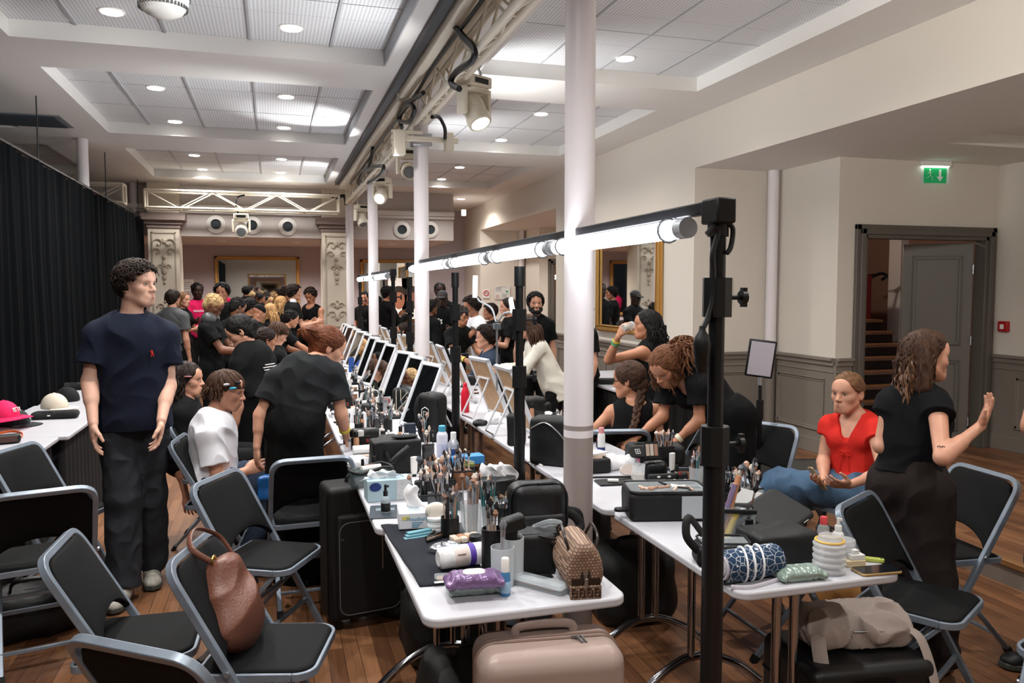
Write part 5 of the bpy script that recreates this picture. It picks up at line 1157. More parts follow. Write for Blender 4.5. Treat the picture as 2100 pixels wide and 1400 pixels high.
# 8 --- curly MUA
J=mk(1496,868,4.22,84,.98,fem=True,z=.92); settorso(J,ik(J['pel'],1402,757,.54,0)); headat(J,1366,752,.15,-1)
J['sL']=ik(J['nb'],1362,800,.17,0); J['sR']=ik(J['nb'],1436,792,.17,-1)
J['sL'],J['sR']=J['sR'],J['sL']; J['sL'],J['sR']=ik(J['nb'],1434,793,.18,-1),ik(J['nb'],1366,798,.17,1)
arm(J,'L',(1434,862),(1388,902)); arm(J,'R',(1360,853),(1304,898)); J['wR']=ik(J['eR'],1304,898,.25,0)
J=body('woman with curly pinned up hair bending over the table in a black v-neck top',J,'tan',fem=True,s=.98,h=.0045,hf=(-.75,-.32,-.62),look=(0,-.5),hand={'R':dict(d=(-.85,-.1,-.35),p=(0,-.1,-1),curl=.75,pinch=.5),'L':dict(d=(-.8,-.1,-.5),p=(0,-.1,-1),curl=.9)})
top(J,BLK2,.45,.014,seed=10,neck='v',wr=.008,hem=-.05); skirt_g(J,BLK,.95,.17,.2,waist=.2); shoes(J,SHOB,SOLE); band(J,'L',mat('wristband_pale',(220,214,190),.5),.9,r=.03,w=.025)
H=J['head']; bc=ik(H,1398,712,.15,0); hair(J,'curl','back',420,.16,10,bun=(bc,(.05,.05,.05)),rad=.0042,thick=.014)
rng=random.Random(4); mb=MB()
for i in range(150):
    d=V((rng.gauss(0,1),rng.gauss(0,1),rng.gauss(0,1))).normalized(); p=bc+d*.035; ph=rng.uniform(0,6); sd=d.orthogonal().normalized(); sd2=d.cross(sd); dn=V((.25,0,-.75)) ; Q=[p+d*(.012*k)+ (sd*math.cos(ph+k*1.1)+sd2*math.sin(ph+k*1.1))*.011+dn*(.0013*k*k) for k in range(9)]; mb.tube(Q,[.0048]*8+[.002],5)
for i in range(40):
    x=rng.choice((-1,1)); p=H+J['Rh']@V((x*rng.uniform(.06,.085),rng.uniform(-.03,.04),rng.uniform(-.02,.05))); ph=rng.uniform(0,6); ln=rng.uniform(.08,.16); mb.tube([p+V((.01*math.cos(ph+k),.01*math.sin(ph+k),-ln*k/9)) for k in range(10)],[.0042]*9+[.002],5)
mb.build('curls',hairmat('curl'),J['o']); mb=MB(); mb.T=M.Translation(H+(bc-H)*.72).to_4x4(); mb.sph((0,0,0),(.035,.03,.03),10,8); mb.build('hair_claw',m_black,J['o'])
# 9 --- girl in red
J=mk(1752,1012,3.72,112,.97,fem=True,sit=True,z=.56); settorso(J,ik(J['pel'],1756,851,.5,0)); headat(J,1738,806,.15,-1)
J['sR']=ik(J['nb'],1702,871,.16,-1)*0+ik(J['nb'],1702,873,.17,0); J['sL']=ik(J['nb'],1794,882,.17,-1)
J['hR']=J['pel']+V((-.02,.09,-.01)); J['hL']=J['pel']+V((.0,-.09,-.01))
arm(J,'R',(1688,945),(1690,988),se=0,sw=-1); arm(J,'L',(1812,968),(1742,994),se=-1,sw=-1)
J['kL']=ik(J['hL'],1598,1000,.44,0)+V((0,0,.02)); J['kR']=ik(J['hR'],1612,1022,.42,0); J['aL']=J['kL']+V((-.05,.12,-.40)); J['aR']=V((J['kR'].x+.06,J['kR'].y,.09))
J=body('seated girl in a red cap sleeved top and blue jeans holding a phone',J,'fair',fem=True,s=.97,h=.0045,hf=(-.97,-.38,.0),look=(.1,-.1),hand={'R':dict(d=(-.55,-.3,.1),p=(.0,-.3,.9),curl=.6),'L':dict(d=(-.95,0,.12),p=(.1,.5,.6),curl=.55)},feet=True)
J['bust']=.9; top(J,RED,.22,.012,seed=11,neck='v',wr=.006,hem=-.02,cuff=.006); trousers(J,BLUE,.014,flare=.035,seed=6,wr=.012); shoes(J,SHOB,SOLE)
bc=J['head']+J['Rh']@V((0,-.1,.0)); hair(J,'lightbrown','back',420,.17,12,bun=(bc,(.032,.032,.032)),rad=.003,thick=.007,line=(.06,.055))
b=J['pel']+J['u']*.2+J['fs']*.128; mb=MB(); [mb.tube(spline([b,b+J['rs']*(x*.02)-V((0,0,.04)),b+J['rs']*(x*.028)-V((0,0,.11))]),.003,5) for x in (-1,1)]; [mb.tube(spline([b,b+J['rs']*(x*.03)+V((0,0,.008)),b+J['rs']*(x*.028)-V((0,0,.02)),b]),.003,5) for x in (-1,1)]; mb.build('drawstring',RED,J['o'])
ph=thing('mobile_phone','gold mobile phone held by the girl in the red top','phone',ik(J['wR'],1676,981,.09,-1),rot=(1.0,.2,1.3)); MB().prism(rrect(.07,.145,.012),-.004,.004).build('phone_case',mat('phone_gold',(190,160,110),.3,metal=.5),ph,bev=.002); MB().prism(rrect(.064,.138,.01),.004,.0046).build('screen',mat('screen_dark',(20,22,26),.1),ph)
# 10 --- woman seen from behind
J=mk(1866,985,2.78,-68,.9,fem=True,z=.93); settorso(J,ik(J['pel'],1880,793,.49,0)); headat(J,1903,724,.15,0)
J['sL']=ik(J['nb'],1828,826,.155,0); J['sR']=ik(J['nb'],1922,833,.145,-1); arm(J,'R',(1932,938),(2012,872),se=-1,sw=1); arm(J,'L',(1806,915)); J['wL']=J['eL']+V((.17,.13,.03))
J['aR']=V((J['hR'].x+.02,J['hR'].y-.02,.08)); J['aL']=V((J['hL'].x-.02,J['hL'].y+.0,.08))
J=body('woman with a curly brown mullet standing with one hand raised, seen from behind',J,'fair',fem=True,s=.9,h=.0045,bw=1.05,hf=(.98,-.12,.0),hand={'R':dict(d=(.15,-.25,.95),p=(-.8,.45,.2),curl=.22,spread=.16,thumb=.3),'L':dict(d=(.6,.6,0),curl=.4)})
top(J,fab('soft_black',(13,14,17)),.16,.013,seed=13,wr=.007,hem=.12,cuff=.012); J['fill']=1; trousers(J,BRN,.014,flare=.06,seed=9,wr=.009,waist=.24,thigh=1.06); shoes(J,SHOB,SOLE)
hair(J,'brown','long',520,.2,14,rad=.0045,curl=1.8,thick=.014,wave=44,mass=.12,line=(.03,.06),front=-.025); H=J['head']
rng=random.Random(8); mb=MB()
for i in range(110):
    p=H+J['Rh']@V((rng.uniform(-.06,.06),rng.uniform(-.11,-.06),rng.uniform(-.1,.02))); ph=rng.uniform(0,6); ln=rng.uniform(.08,.17); mb.tube([p+J['Rh']@V((.0,-.03*k/9,0))+V((.009*math.cos(ph+k*.9),.009*math.sin(ph+k*.9),-ln*k/9)) for k in range(10)],[.0055]*9+[.002],5)
mb.build('mullet_ends',hairmat('blond_tip') if False else mat('hair_tip',(98,68,46),.45,var=.35,scale=50),J['o'])
mb=MB(); e=J['eR']; d=(J['sR']-e); mb.T=M.Translation(e+d*.2-ray(1930,930).normalized()*.046).to_4x4()@frame(-ray(1930,930)).to_4x4(); [mb.box((-.012+.006*i,0,.002*(i%2)),(.004,.002,.007)) for i in range(5)]; mb.build('tattoo',mat('tattoo_ink',(60,54,60),.6),J['o'])
# 11 --- person cut off at the edge
J=pose(3.2,2.5,60,.97,fem=True); J['_s']=.97; J['eL']=ik(J['sL'],2086,902,.29,-1); J['wL']=J['eL']+V((.1,.05,.22))
J=body('person in a black t-shirt and dark jeans cut off by the picture edge',J,'fair',fem=True,s=.97,h=.006,hf=J['_hf'])
top(J,BLK,.5,.016); trousers(J,NVY2,.014,flare=.03); shoes(J,SHOB,SOLE); hair(J,'brown','back',200,.14,3)
# ---------------- background figures
def bg(lab,px,py,Y,yaw,sk='fair',fem=False,sit=False,lean=0,hyaw=0,hp=0,topm=BLK,sl=.5,neck='crew',bot=BLK,hs=('dark','curly',160,.05),h=.008,arms={},pz=None,hk={},wb=(),loose=0,hem=-.06,vis=True,grp=None,seed=0):
    e=ony(px,py,Y); 
    if sit: s=1.; J0=pose(0,0,yaw,s,z=pz or .57,fem=fem,sit=True,lean=lean,hyaw=hyaw); 
    else:
        J0=pose(0,0,yaw,1.,fem=fem,lean=lean,hyaw=hyaw); s=max(.86,min(1.08,e.z/J0['head'].z))
    J=pose(0,0,yaw,s,z=(pz or .57)+(e.z-J0['head'].z) if sit else .95,fem=fem,sit=sit,lean=lean,hyaw=hyaw,hpitch=hp)
    d=e-J['head']
    if not sit: d.z=0 
    for k in list(J):
        if k in('pel','nb','head','sL','sR','eL','eR','wL','wR','hL','hR','kL','kR','aL','aR'): J[k]=J[k]+V((d.x,d.y,0))
    J['_s']=s
    for sd,(a,b) in arms.items():
        J['e'+sd]=J['s'+sd]+(V(J['r'])*a[0]+V(J['f'])*a[1]+V((0,0,a[2])))*s; J['w'+sd]=J['e'+sd]+(V(J['r'])*b[0]+V(J['f'])*b[1]+V((0,0,b[2])))*s
    J=body(lab,J,sk,fem=fem,s=s,h=h,hf=J['_hf'],group=grp,eyeopen=h<.0085)
    if topm: top(J,topm,sl,.018 if loose else .016,neck=neck,seed=seed,hem=hem,loose=loose,cuff=.03 if loose else .012)
    if bot: trousers(J,bot,.012,flare=.015)
    if not sit and vis: shoes(J,SHOB,SOLE)
    if hs:
        hc,st,n,L=hs; hk=dict(hk); 
        if hk.pop('bun',0): hk['bun']=(J['head']+J['Rh']@V((0,-.1,.03)),(.04,.04,.04))
        hair(J,hc,st,n,L,seed+3,**hk)
    for sd in wb: band(J,sd,YEL,.9,r=.034,w=.024)
    return J
FW={'L':((-.06,.1,-.26),(.05,.23,.05)),'R':((.06,.1,-.26),(-.05,.23,.05))}
TB={'L':((-.04,.16,-.22),(.06,.22,-.02)),'R':((.04,.16,-.22),(-.06,.22,-.02))}
def capm(J,m,peak=None,back=True,name='cap'):
    H,R,s=J['head'],J['Rh'],J['s']; S=SDF(*bbox([H],.2*s),h=max(.006,J['h'])); S.el(H+R@V((0,-.012,.04))*s,R,[.086*s,.105*s,.09*s],0); S.plane(H+R@V((0,0,.03))*s,-(R@V((0,.15,1))))
    if peak: S.el(H+R@V((0,peak*.1,.045))*s,R,[.07*s,.07*s,.01*s],.01)
    return S.build(name,m,J['o'])
J=bg('person in a grey t-shirt and backward black cap, seen from behind by the curtain',355,612,11.3,-25,'fair',topm=GRY,hs=('dark','fringe',100,.05)); capm(J,BLK)
bg('woman with long light brown hair next to the pink t-shirt',376,615,13.0,-120,'fair',fem=True,hs=('lightbrown','long',200,.34),hk=dict(mass=.25),arms=FW)
J=bg('dark skinned person wearing a bright pink t-shirt by the carved curtain pillar',405,597,13.4,205,'dark',topm=PINK,hs=('black','curly',120,.02),hk=dict(rad=.007),arms=FW)
F=frame(J['fs']); mb=MB(); mb.T=M.Translation(J['nb']+J['fs']*.135-V((0,0,.16))).to_4x4()@F.to_4x4(); [mb.box((-.1+.028*i,.0,.004*(i%2)),(.02,.012,.03)) for i in range(8)]; mb.build('chest_lettering',mat('print_pale',(230,190,205),.7),J['o'])
J=bg('man with bleached short hair and a black waistcoat looking down',437,626,8.6,-100,'brown',hyaw=0,hp=-38,hs=None,arms=TB,h=.006)
hair(J,'bleach','curly',200,.012,2,rad=.006,thick=.006); S=SDF(*bbox([J['nb']],.3),h=.008); S.rc(J['nb']+J['rs']*-.09,J['nb']+J['rs']*.09,.07,.07,.02); S.el(J['nb']+V((0,0,.05)),M.Identity(3),(.07,.07,.06),.01,op='s'); S.build('shirt_collar',mat('leather_collar',(70,72,74),.4),J['o'])
bg('broad man with short dark hair in a black t-shirt, seen from behind',487,630,9.6,-35,'brown',hyaw=-20,hp=-25,lean=6,hs=('black','curly',260,.012),hk=dict(rad=.006,thick=.006),arms=TB,h=.006)
bg('person with dark curly hair behind the bleached haired man',455,600,11.6,170,'olive',hs=('black','curly',220,.06))
bg('dark haired man with a beard looking sideways in the back crowd',513,630,11.0,-70,'olive',hp=-12,hs=('black','curly',160,.03))
J=bg('man in a black beanie next to the dark bearded man',531,642,10.6,-60,'olive',hp=-25,lean=10,hs=None); capm(J,BLK,name='beanie')
bg('woman with long blond hair, seen from behind in the back crowd',555,640,11.6,-20,'fair',fem=True,lean=12,hs=('blond','long',260,.32),hk=dict(mass=.26))
bg('blond person farther back below the far gilt mirror',577,622,13.0,-30,'fair',fem=True,hs=('blond','long',200,.22),hk=dict(mass=.15))
J=bg('young man in black with a white collar standing below the far gilt mirror',603,600,12.9,-78,'fair',hs=('dark','curly',170,.05),arms=FW); S=SDF(*bbox([J['nb']],.3),h=.008); S.rc(J['nb']+J['rs']*-.06,J['nb']+J['rs']*.06,.055,.055,.02); S.el(J['nb']+V((0,0,.06)),M.Identity(3),(.06,.06,.06),.01,op='s'); S.build('white_collar',WHT,J['o'])
bg('man just behind the young man with the white collar',588,603,13.6,-95,'olive',hs=('dark','curly',120,.03))
bg('man in a black tank top with tattooed arms by the carved pillar',637,606,13.3,150,'tan',hp=-25,topm=BLK,sl=0,neck='tank',hs=('dark','curly',170,.06),arms=FW)
bg('dark haired man leaning forward with one arm stretched to the table',597,655,10.3,-75,'tan',lean=32,hp=-15,hs=('black','curly',220,.025),arms={'R':((.04,.22,-.17),(-.02,.2,-.12)),'L':((-.05,.15,-.22),(.05,.2,-.05))},h=.007)
bg('seated boy with brown fringe looking down at the mirrors',570,684,9.2,-80,'fair',sit=True,pz=.6,hp=-30,hs=('brown','fringe',260,.09),arms=TB,h=.007)
bg('seated person with pulled back dark hair beside the boy with brown fringe',546,697,8.6,-70,'tan',fem=True,sit=True,hp=-10,hs=('dark','back',160,.14),hk=dict(bun=1),h=.007)
J=bg('photographer dressed in black holding a camera between the white columns',795,602,13.7,-70,'olive',sl=1.,hs=('black','curly',160,.04),arms={'L':((-.05,.12,-.25),(.06,.2,.12)),'R':((.05,.12,-.25),(-.06,.2,.12))})
c=(J['wL']+J['wR'])/2+J['f']*.08; t=thing('photo_camera','black camera in the hands of the photographer between the columns','camera',c,math.radians(-70)); MB().box((0,0,0),(.13,.07,.09)).build('camera_body',m_black,t,bev=.01); MB().cyl((0,.03,0),(0,.12,0),.035).build('camera_lens',m_black,t)
J=bg('seated woman with glasses seen between the second column and a black pole',827,678,12.9,70,'fair',fem=True,sit=True,pz=.62,hs=('dark','back',160,.14),hk=dict(bun=1),arms=TB); mb=MB(); mb.T=M.Translation(J['head']).to_4x4()@J['Rh'].to_4x4(); [mb.tube([(x*.032+.022*math.cos(a),.105,.02*math.sin(a)) for a in np.linspace(0,2*PI,12)],.003,5) for x in (-1,1)]; [mb.bar((x*.055,.1,.002),(x*.08,0,.004),.005) for x in (-1,1)]; mb.build('eyeglasses',m_black,J['o'])
bg('person in black behind the farther light rig by the far wall mirror',748,612,15.2,160,'fair',hs=('black','curly',120,.05))
J=bg('woman in a black zip jacket with a small white logo on the back',884,630,10.7,-60,'brown',fem=True,sl=1.,hs=('black','back',220,.14),hk=dict(bun=1),h=.007); mb=MB(); mb.T=M.Translation(J['nb']-J['fs']*.135-V((0,0,.1))).to_4x4()@frame(-J['fs']).to_4x4(); [mb.tube([(r*math.cos(a)-.04,0,r*math.sin(a)) for a in np.linspace(.2,1.5,6)],.005,5) for r in (.014,.028,.042)]; mb.build('logo_print',mat('print_white',(214,214,214),.7),J['o'])
J=bg('man in a dark cap and black shirt with a white flower print',907,612,11.6,160,'dark',hp=-12,hs=None,arms=FW); capm(J,mat('cap_charcoal',(44,44,48),.8),1.)
mb=MB(); mb.T=M.Translation(J['nb']+J['fs']*.14-V((.03,0,.2))).to_4x4()@frame(J['fs']).to_4x4(); [mb.sph((.035*math.cos(a),0,.035*math.sin(a)),(.018,.006,.018),8,5) for a in np.linspace(0,2*PI,6)[:-1]]; mb.box((.1,0,.035),(.05,.008,.01)); mb.build('flower_print',mat('print_white',(214,214,214),.7),J['o'])
bg('man standing just behind the man in the dark cap',902,596,12.6,170,'dark',hs=('black','curly',100,.015))
bg('person with brown curly hair in a white t-shirt with an arm raised',968,628,9.3,95,'olive',topm=WHT,hp=-10,lean=10,hs=('dark','curly',300,.07),arms={'L':((-.1,.2,-.12),(.05,.1,.2)),'R':((.05,.12,-.25),(-.05,.15,.12))},h=.0065)
bg('bearded man in a black t-shirt with a yellow wristband leaning over the table',948,652,9.0,-150,'tan',hp=-15,lean=14,hs=('dark','curly',160,.02),arms={'L':((-.06,.14,-.24),(.02,.2,-.08)),'R':((.06,.14,-.24),(-.02,.2,-.08))},wb=('R','L'),h=.0065)
bg('seated young man in a navy long sleeved top facing the mirrors',997,692,8.2,82,'fair',sit=True,pz=.58,topm=NVY2,sl=1.,neck='v',hs=('dark','curly',320,.06),bot=NVY2,arms=TB,h=.006)
bg('woman with dark tied hair in black standing in profile near the no smoking sign',1041,630,9.4,85,'fair',fem=True,hs=('dark','back',240,.15),hk=dict(bun=1),arms=FW,h=.0065)
bg('dark haired man in black between the white t-shirt and the twin lamp',1005,652,10.2,75,'olive',lean=8,hs=('dark','curly',200,.05),arms=TB)
J=bg('bearded man in a black t-shirt with curly hair in front of the neon doorway',1098,622,8.2,165,'fair',hyaw=6,hs=('black','curly',360,.04),h=.0055)
H,R,s=J['head'],J['Rh'],J['s']; S=SDF(*bbox([H],.16),h=.005); L=lambda x,y,z:H+R@(V((x,y,z))*s)
for x in (-1,1): S.rc(L(x*.064,.0,-.02),L(x*.053,.03,-.066),.016*s,.022*s,.02*s); S.rc(L(x*.053,.03,-.066),L(x*.024,.07,-.094),.025*s,.028*s,.02*s); S.rc(L(x*.034,.078,-.05),L(x*.045,.055,-.07),.01*s,.02*s,.01*s); S.rc(L(x*.03,.082,-.048),L(0,.098,-.047),.006*s,.006*s,.004)
S.rc(L(-.02,.068,-.095),L(.02,.068,-.095),.022*s,.022*s,.02*s); S.el(L(0,.1,-.064),R,(.026*s,.02*s,.012*s),.004,op='s'); S.wrinkle(.003,150,3); S.build('beard',hairmat('black'),J['o'])
bg('woman in a loose cream blouse with a long brown ponytail leaning at her table',1078,686,6.95,80,'fair',fem=True,lean=26,topm=CRM,sl=1.,hp=-15,hs=('brown','long',320,.36),hk=dict(mass=.22),arms={'L':((-.06,.16,-.22),(.1,.2,.0)),'R':((.06,.16,-.22),(-.06,.2,-.02))},wb=('L',),h=.0055,bot=BLK,loose=.045,hem=-.32)

bg('person in black almost hidden behind the widest white column',1196,642,7.4,90,'fair',hs=('black','curly',160,.03))
# ================================================================ things on the tables
Z=.74
m_towel=mat('towel_navy',(26,30,40),.95,bump=.6,bscale=500); m_tissue=mat('tissue_paper',(232,232,234),.9,bump=.25,bscale=40); m_blk=mat('black_nylon',(9,10,11),.6,bump=.2,bscale=300); m_lea=mat('black_leather',(12,13,15),.38,bump=.15,bscale=160)
m_zip=mat('zip_metal',(150,150,150),.35,metal=.9); m_frost=mat('frosted_plastic',(214,220,224),.45,alpha=.62); m_pvc=mat('clear_pvc',(200,210,214),.06,alpha=.3); m_liq=mat('clear_liquid',(190,204,210),.1,alpha=.5)
def it(name,lab,cat,px,py,rz=0,z=Z,group=None,rot=None): return thing(name,lab,cat,onz(px,py,z),math.radians(rz),group,rot)
def sd(c,pad): return SDF(*bbox([V(p) for p in c],pad),h=.004)
def rot3(x=0,y=0,z=0): return M.Rotation(z,3,'Z')@M.Rotation(y,3,'Y')@M.Rotation(x,3,'X')
I3=M.Identity(3)
def bottle(t,r,h,body,cap,ch=.03,cr=.6,label=None,sh=.2,spray=False,bn='bottle_body'):
    b=MB().lathe([(.001,0),(r*.92,0),(r,.006),(r,h*(1-sh)),(r*.93,h*(1-sh*.55)),(r*cr,h),(.001,h)],n=24).build(bn,body,t)
    MB().lathe([(.001,h),(r*cr*1.02,h),(r*cr*1.02,h+ch),(r*cr*.85,h+ch+.003),(.001,h+ch+.003)],n=20).build('cap',cap,t)
    if label: MB().lathe([(r+.0008,h*.15),(r+.0012,h*.16),(r+.0012,h*.6),(r+.0008,h*.61)],n=24).build('label',label,t)
    if spray: mb=MB(); mb.lathe([(.001,h+ch),(r*.3,h+ch),(r*.28,h+ch+.03),(.001,h+ch+.03)],n=12); mb.bar((0,0,h+ch+.022),(r*.75,0,h+ch+.022),.008); mb.build('pump',cap,t)
def brush(t,p,tip,hc,bc,r=.004,L=.17,hl=.03,br=.008):
    p,tip=V(p),V(tip); d=(tip-p).normalized(); e=p+d*L
    h=MB().tube([p,p+d*L*.5,e],[r*.6,r,r*.8],6).build('brush_handle',hc,t); MB().tube([e,e+d*.02],[r*1.1,r*1.1],6).build('ferrule',m_alu,h); MB().tube([e+d*.02,e+d*(.02+hl*.55),e+d*(.02+hl)],[r*1.1,br,br*.35],7).build('bristle_head',bc,h)
BC=[mat('bristle_%d'%i,c,.9) for i,c in enumerate([(30,26,26),(50,42,38),(150,112,90),(214,200,186),(120,124,130),(84,90,98),(196,160,146)])]
HC=[mat('handle_%d'%i,c,.35) for i,c in enumerate([(18,18,20),(26,26,30),(176,134,114),(160,160,166),(204,180,164),(70,120,124),(110,76,56)])]
def brushset(t,c,n,rad,h0,rng,sp=.05,L=(.12,.17),big=1.,hmats=None,z0=.01):
    for i in range(n):
        a=rng.uniform(0,2*PI); r=rad*math.sqrt(rng.random()); p=V(c)+V((r*math.cos(a),r*math.sin(a),z0)); tip=p+V((rng.gauss(0,sp),rng.gauss(0,sp),1)); brush(t,p,tip,rng.choice(hmats or HC),rng.choice(BC),r=rng.uniform(.0025,.0045),L=rng.uniform(*L),hl=rng.uniform(.012,.035),br=rng.uniform(.004,.011)*big)
R1=random.Random(21)
def sheet_fn(P,zf):
    a,b,c,d=[V(p) for p in P]
    return lambda u,v: (a*(1-u)+b*u)*(1-v)+(d*(1-u)+c*u)*v+V((0,0,zf(u,v)))
# 1 towel
P=[onz(*p,Z) for p in ((781,1080),(861,1204),(1000,1194),(945,1074))]
o=MB().grid(sheet_fn(P,lambda u,v:.006+.0025*math.sin(u*17+v*4)+.002*math.sin(v*23+u*9)),30,24).build('hand_towel',m_towel,solid=.006,smooth=80); tag(o,'dark navy towel spread over the near corner of the makeup table','towel')
MB().box(V(P[1])*.72+V(P[2])*.28+V((0,0,.0125)),(.03,.012,.002)).build('white_tag',m_paper,o)
def tissue(t,c,h=.07,w=.05,seed=0,n='tissue'):
    rng=random.Random(seed); mb=MB(); ph=rng.uniform(0,6)
    def f(u,v): return V(c)+V(((u-.5)*w*(1-.45*v)*1.6+.012*math.sin(v*5+ph),.018*math.sin(u*5+ph)*(.3+v),h*v*(1-.35*abs(u-.45))+.006*math.sin(u*9+ph)))
    return mb.grid(f,14,10).build(n,m_tissue,t,solid=.0015,smooth=80)
# 2 white tissue box
t=it('tissue_box','white tissue box with blue lettering and one tissue standing up','tissue box',851,1091,-6)
MB().b2(-.062,.062,0,.16,.013,.075).build('carton',mat('carton_white',(216,218,224),.6),t,bev=.002); MB().box((0,.08,.0755),(.05,.09,.001)).build('carton_opening',mat('film_pale',(190,204,212),.25),t)
tissue(t,(-.0,.075,.075),.1,.05,4); text_mesh('Mouchoirs',.021,'lettering',mat('ink_teal',(60,140,170),.6),t,(.012,-.0006,.052),(PI/2,0,0)); MB().b2(-.05,-.02,-.001,0,.05,.064).build('yellow_mark',mat('ink_yellow',(216,200,110),.6),t); mb=MB(); [mb.b2(-.012,.03-.008*i,-.001,0,.036-.008*i,.039-.008*i) for i in range(3)]; mb.build('small_print',mat('ink_teal',(60,140,170),.6),t)
# 3 blue tissue box
t=it('tissue_box','pale blue tissue box with an oval badge and patterned side','tissue box',800,1027,3)
MB().b2(-.1,.1,0,.1,.001,.095).build('carton',mat('carton_blue',(162,186,196),.6),t,bev=.002); MB().b2(.03,.101,-.002,.0,.002,.094).build('patterned_panel',mat('carton_pattern',(196,200,202),.6,var=.12,scale=60),t)
mb=MB(); mb.lathe([(.02,0),(.024,0),(.024,.002),(.02,.002)],n=24,R=rot3(PI/2),c=(-.065,0,.068),sx=1.1,sy=.8); mb.build('badge_ring',mat('ink_navy',(30,50,110),.5),t); MB().lathe([(.001,0),(.02,0),(.02,.001),(.001,.001)],n=24,R=rot3(PI/2),c=(-.065,0,.068),sx=1.1,sy=.8).build('badge_face',m_paper,t); text_mesh('Jolie',.014,'badge_lettering',MATS['ink_navy'],t,(-.065,-.0015,.068),(PI/2,0,0),shear=.3)
for k in (0,1): tissue(t,(-.06+.07*k,.05,.095),.035,.07,k)
# 4 spray bottle
t=it('spray_bottle','small clear spray bottle with a black pump beside the blue tissue box','bottle',791,1052); bottle(t,.019,.075,m_liq,m_black,.018,.5,mat('label_black',(24,24,26),.5),spray=True); 
t=it('cosmetic_tray','dark flat tray with a grey sheet under the small spray bottle','tray',790,1050,-8); t.location.z=Z; MB().prism(rrect(.13,.2,.01),.0005,.004).build('tray_plate',mat('slate_plastic',(52,60,68),.4),t); MB().prism(rrect(.08,.04,.004,cy=.03),.004,.005).build('grey_sheet',mat('grey_sheet',(120,132,138),.4),t)
# 5 cotton pads
t=it('cotton_pads','net bag of white cotton pads leaning beside the black brush cup','cotton pads',895,1092)
[MB().lathe([(.001,0),(.034,.0),(.036,.006),(.034,.012),(.001,.012)],n=24,c=(.002*math.sin(i*3),.002*math.cos(i*2),.001+.0125*i)).build('cotton_pad',m_tissue,t) for i in range(5)]
MB().sph((0,.015,.085),(.042,.02,.032),16,10).build('pad_puff',mat('puff_cream',(224,216,204),.8),t)
# 6-7 brush cups
def cup(lab,px,py,r,h,m,n,L,seed,sp=.06,cat='brush holder',hm=None,name='brush_cup',big=1.):
    t=it(name,lab,cat,px,py); MB().lathe([(.001,0),(r,0),(r,h),(r-.003,h),(r-.003,.004),(.001,.004)],n=28).build('cup',m,t); rng=random.Random(seed); brushset(t,(0,0,0),n,r*.6,h,rng,sp,L,big,hm); return t
cup('black cup of makeup brushes beside the cotton pads','brush holder' and 923,1104,.035,.085,m_black,14,(.11,.16),1)
cup('clear tall holder with peach and grey brushes in the middle of the towel table',965,1098,.04,.13,m_pvc,16,(.14,.19),2,hm=HC[2:5],big=1.2)
cup('clear tube of fine wooden brushes beside the black backpack',1000,1098,.03,.12,m_pvc,14,(.15,.19),3,hm=[HC[6],HC[0],HC[5]],big=.6)
cup('tall black brush tube at the edge of the dark towel',1010,1180,.036,.16,m_black,9,(.16,.2),4,sp=.04,hm=[HC[3],HC[4]])
cup('dark glass jar of brushes in front of the black backpack',1040,1098,.038,.115,mat('smoked_plastic',(24,26,28),.12,alpha=.8),8,(.1,.13),5)
# frosted cups
t=it('frosted_cup','two frosted plastic cups with a black spray trigger standing in them','cup',1038,1196)
for i,(x,y,h) in enumerate(((-.015,-.01,.125),(.03,.03,.14))): MB().lathe([(.001,0),(.036,0),(.038,h),(.036,h),(.034,.003),(.001,.003)],n=28,c=(x,y,0)).build('cup',m_frost,t)
MB().bar((.02,.03,.03),(.03,.035,.17),.03).build('trigger_neck',m_black,t); MB().box((.03,.03,.185),(.085,.05,.05),rot3(0,-.25,0)).build('trigger_head',m_black,t,bev=.012); [brush(t,(-.02,-.01,.01),(-.018+.01*i,-.01,.2),HC[3],BC[4],L=.15) for i in range(2)]
# 8-11
t=it('pad_packet','flat teal packet lying beside the white tissue box','packet',857,1105,12); [MB().box((.01*i,.012*i,.008+.007*i),(.11,.025,.006),rot3(0,0,.05*i)).build('packet_sleeve',mat('packet_teal',(110,160,174),.5),t,bev=.001) for i in range(3)]
t=it('hair_tool','bundle of dark pencils and clips lying beside the teal packet','pencils',890,1110,35); [MB().tube([(-.06+.01*i,.01*i-.02,.02),(.06,.012*i-.02+.004*i*i,.018)],.005,8).build('pencil',[m_black,HC[6],m_black,HC[1]][i],t) for i in range(4)]
t=it('palette','stack of small cream makeup palettes beside the jar','palette',957,1115,10); [MB().box((.028*(i%4)-.04,.03*(i//4),.019),(.025,.027,.02)).build('palette_pan',mat('pan_%d'%(i%3),[(214,196,176),(224,212,196),(206,150,116)][i%3],.5),t,bev=.003) for i in range(8)]
t=it('jar','small glass jar with a black lid on the towel','jar',975,1127); bottle(t,.024,.036,mat('jar_glass',(150,150,152),.1,alpha=.6),m_black,.017,.95,sh=.1)
t=it('foil_pack','crumpled silver foil packet on the towel behind the cotton roll','packet',912,1132,20); S=sd([(0,0,.02)],.09); S.el((0,0,.016),I3,(.06,.035,.016),0); S.wrinkle(.006,120,3); S.build('foil',mat('silver_foil',(190,194,200),.22,metal=.9),t)
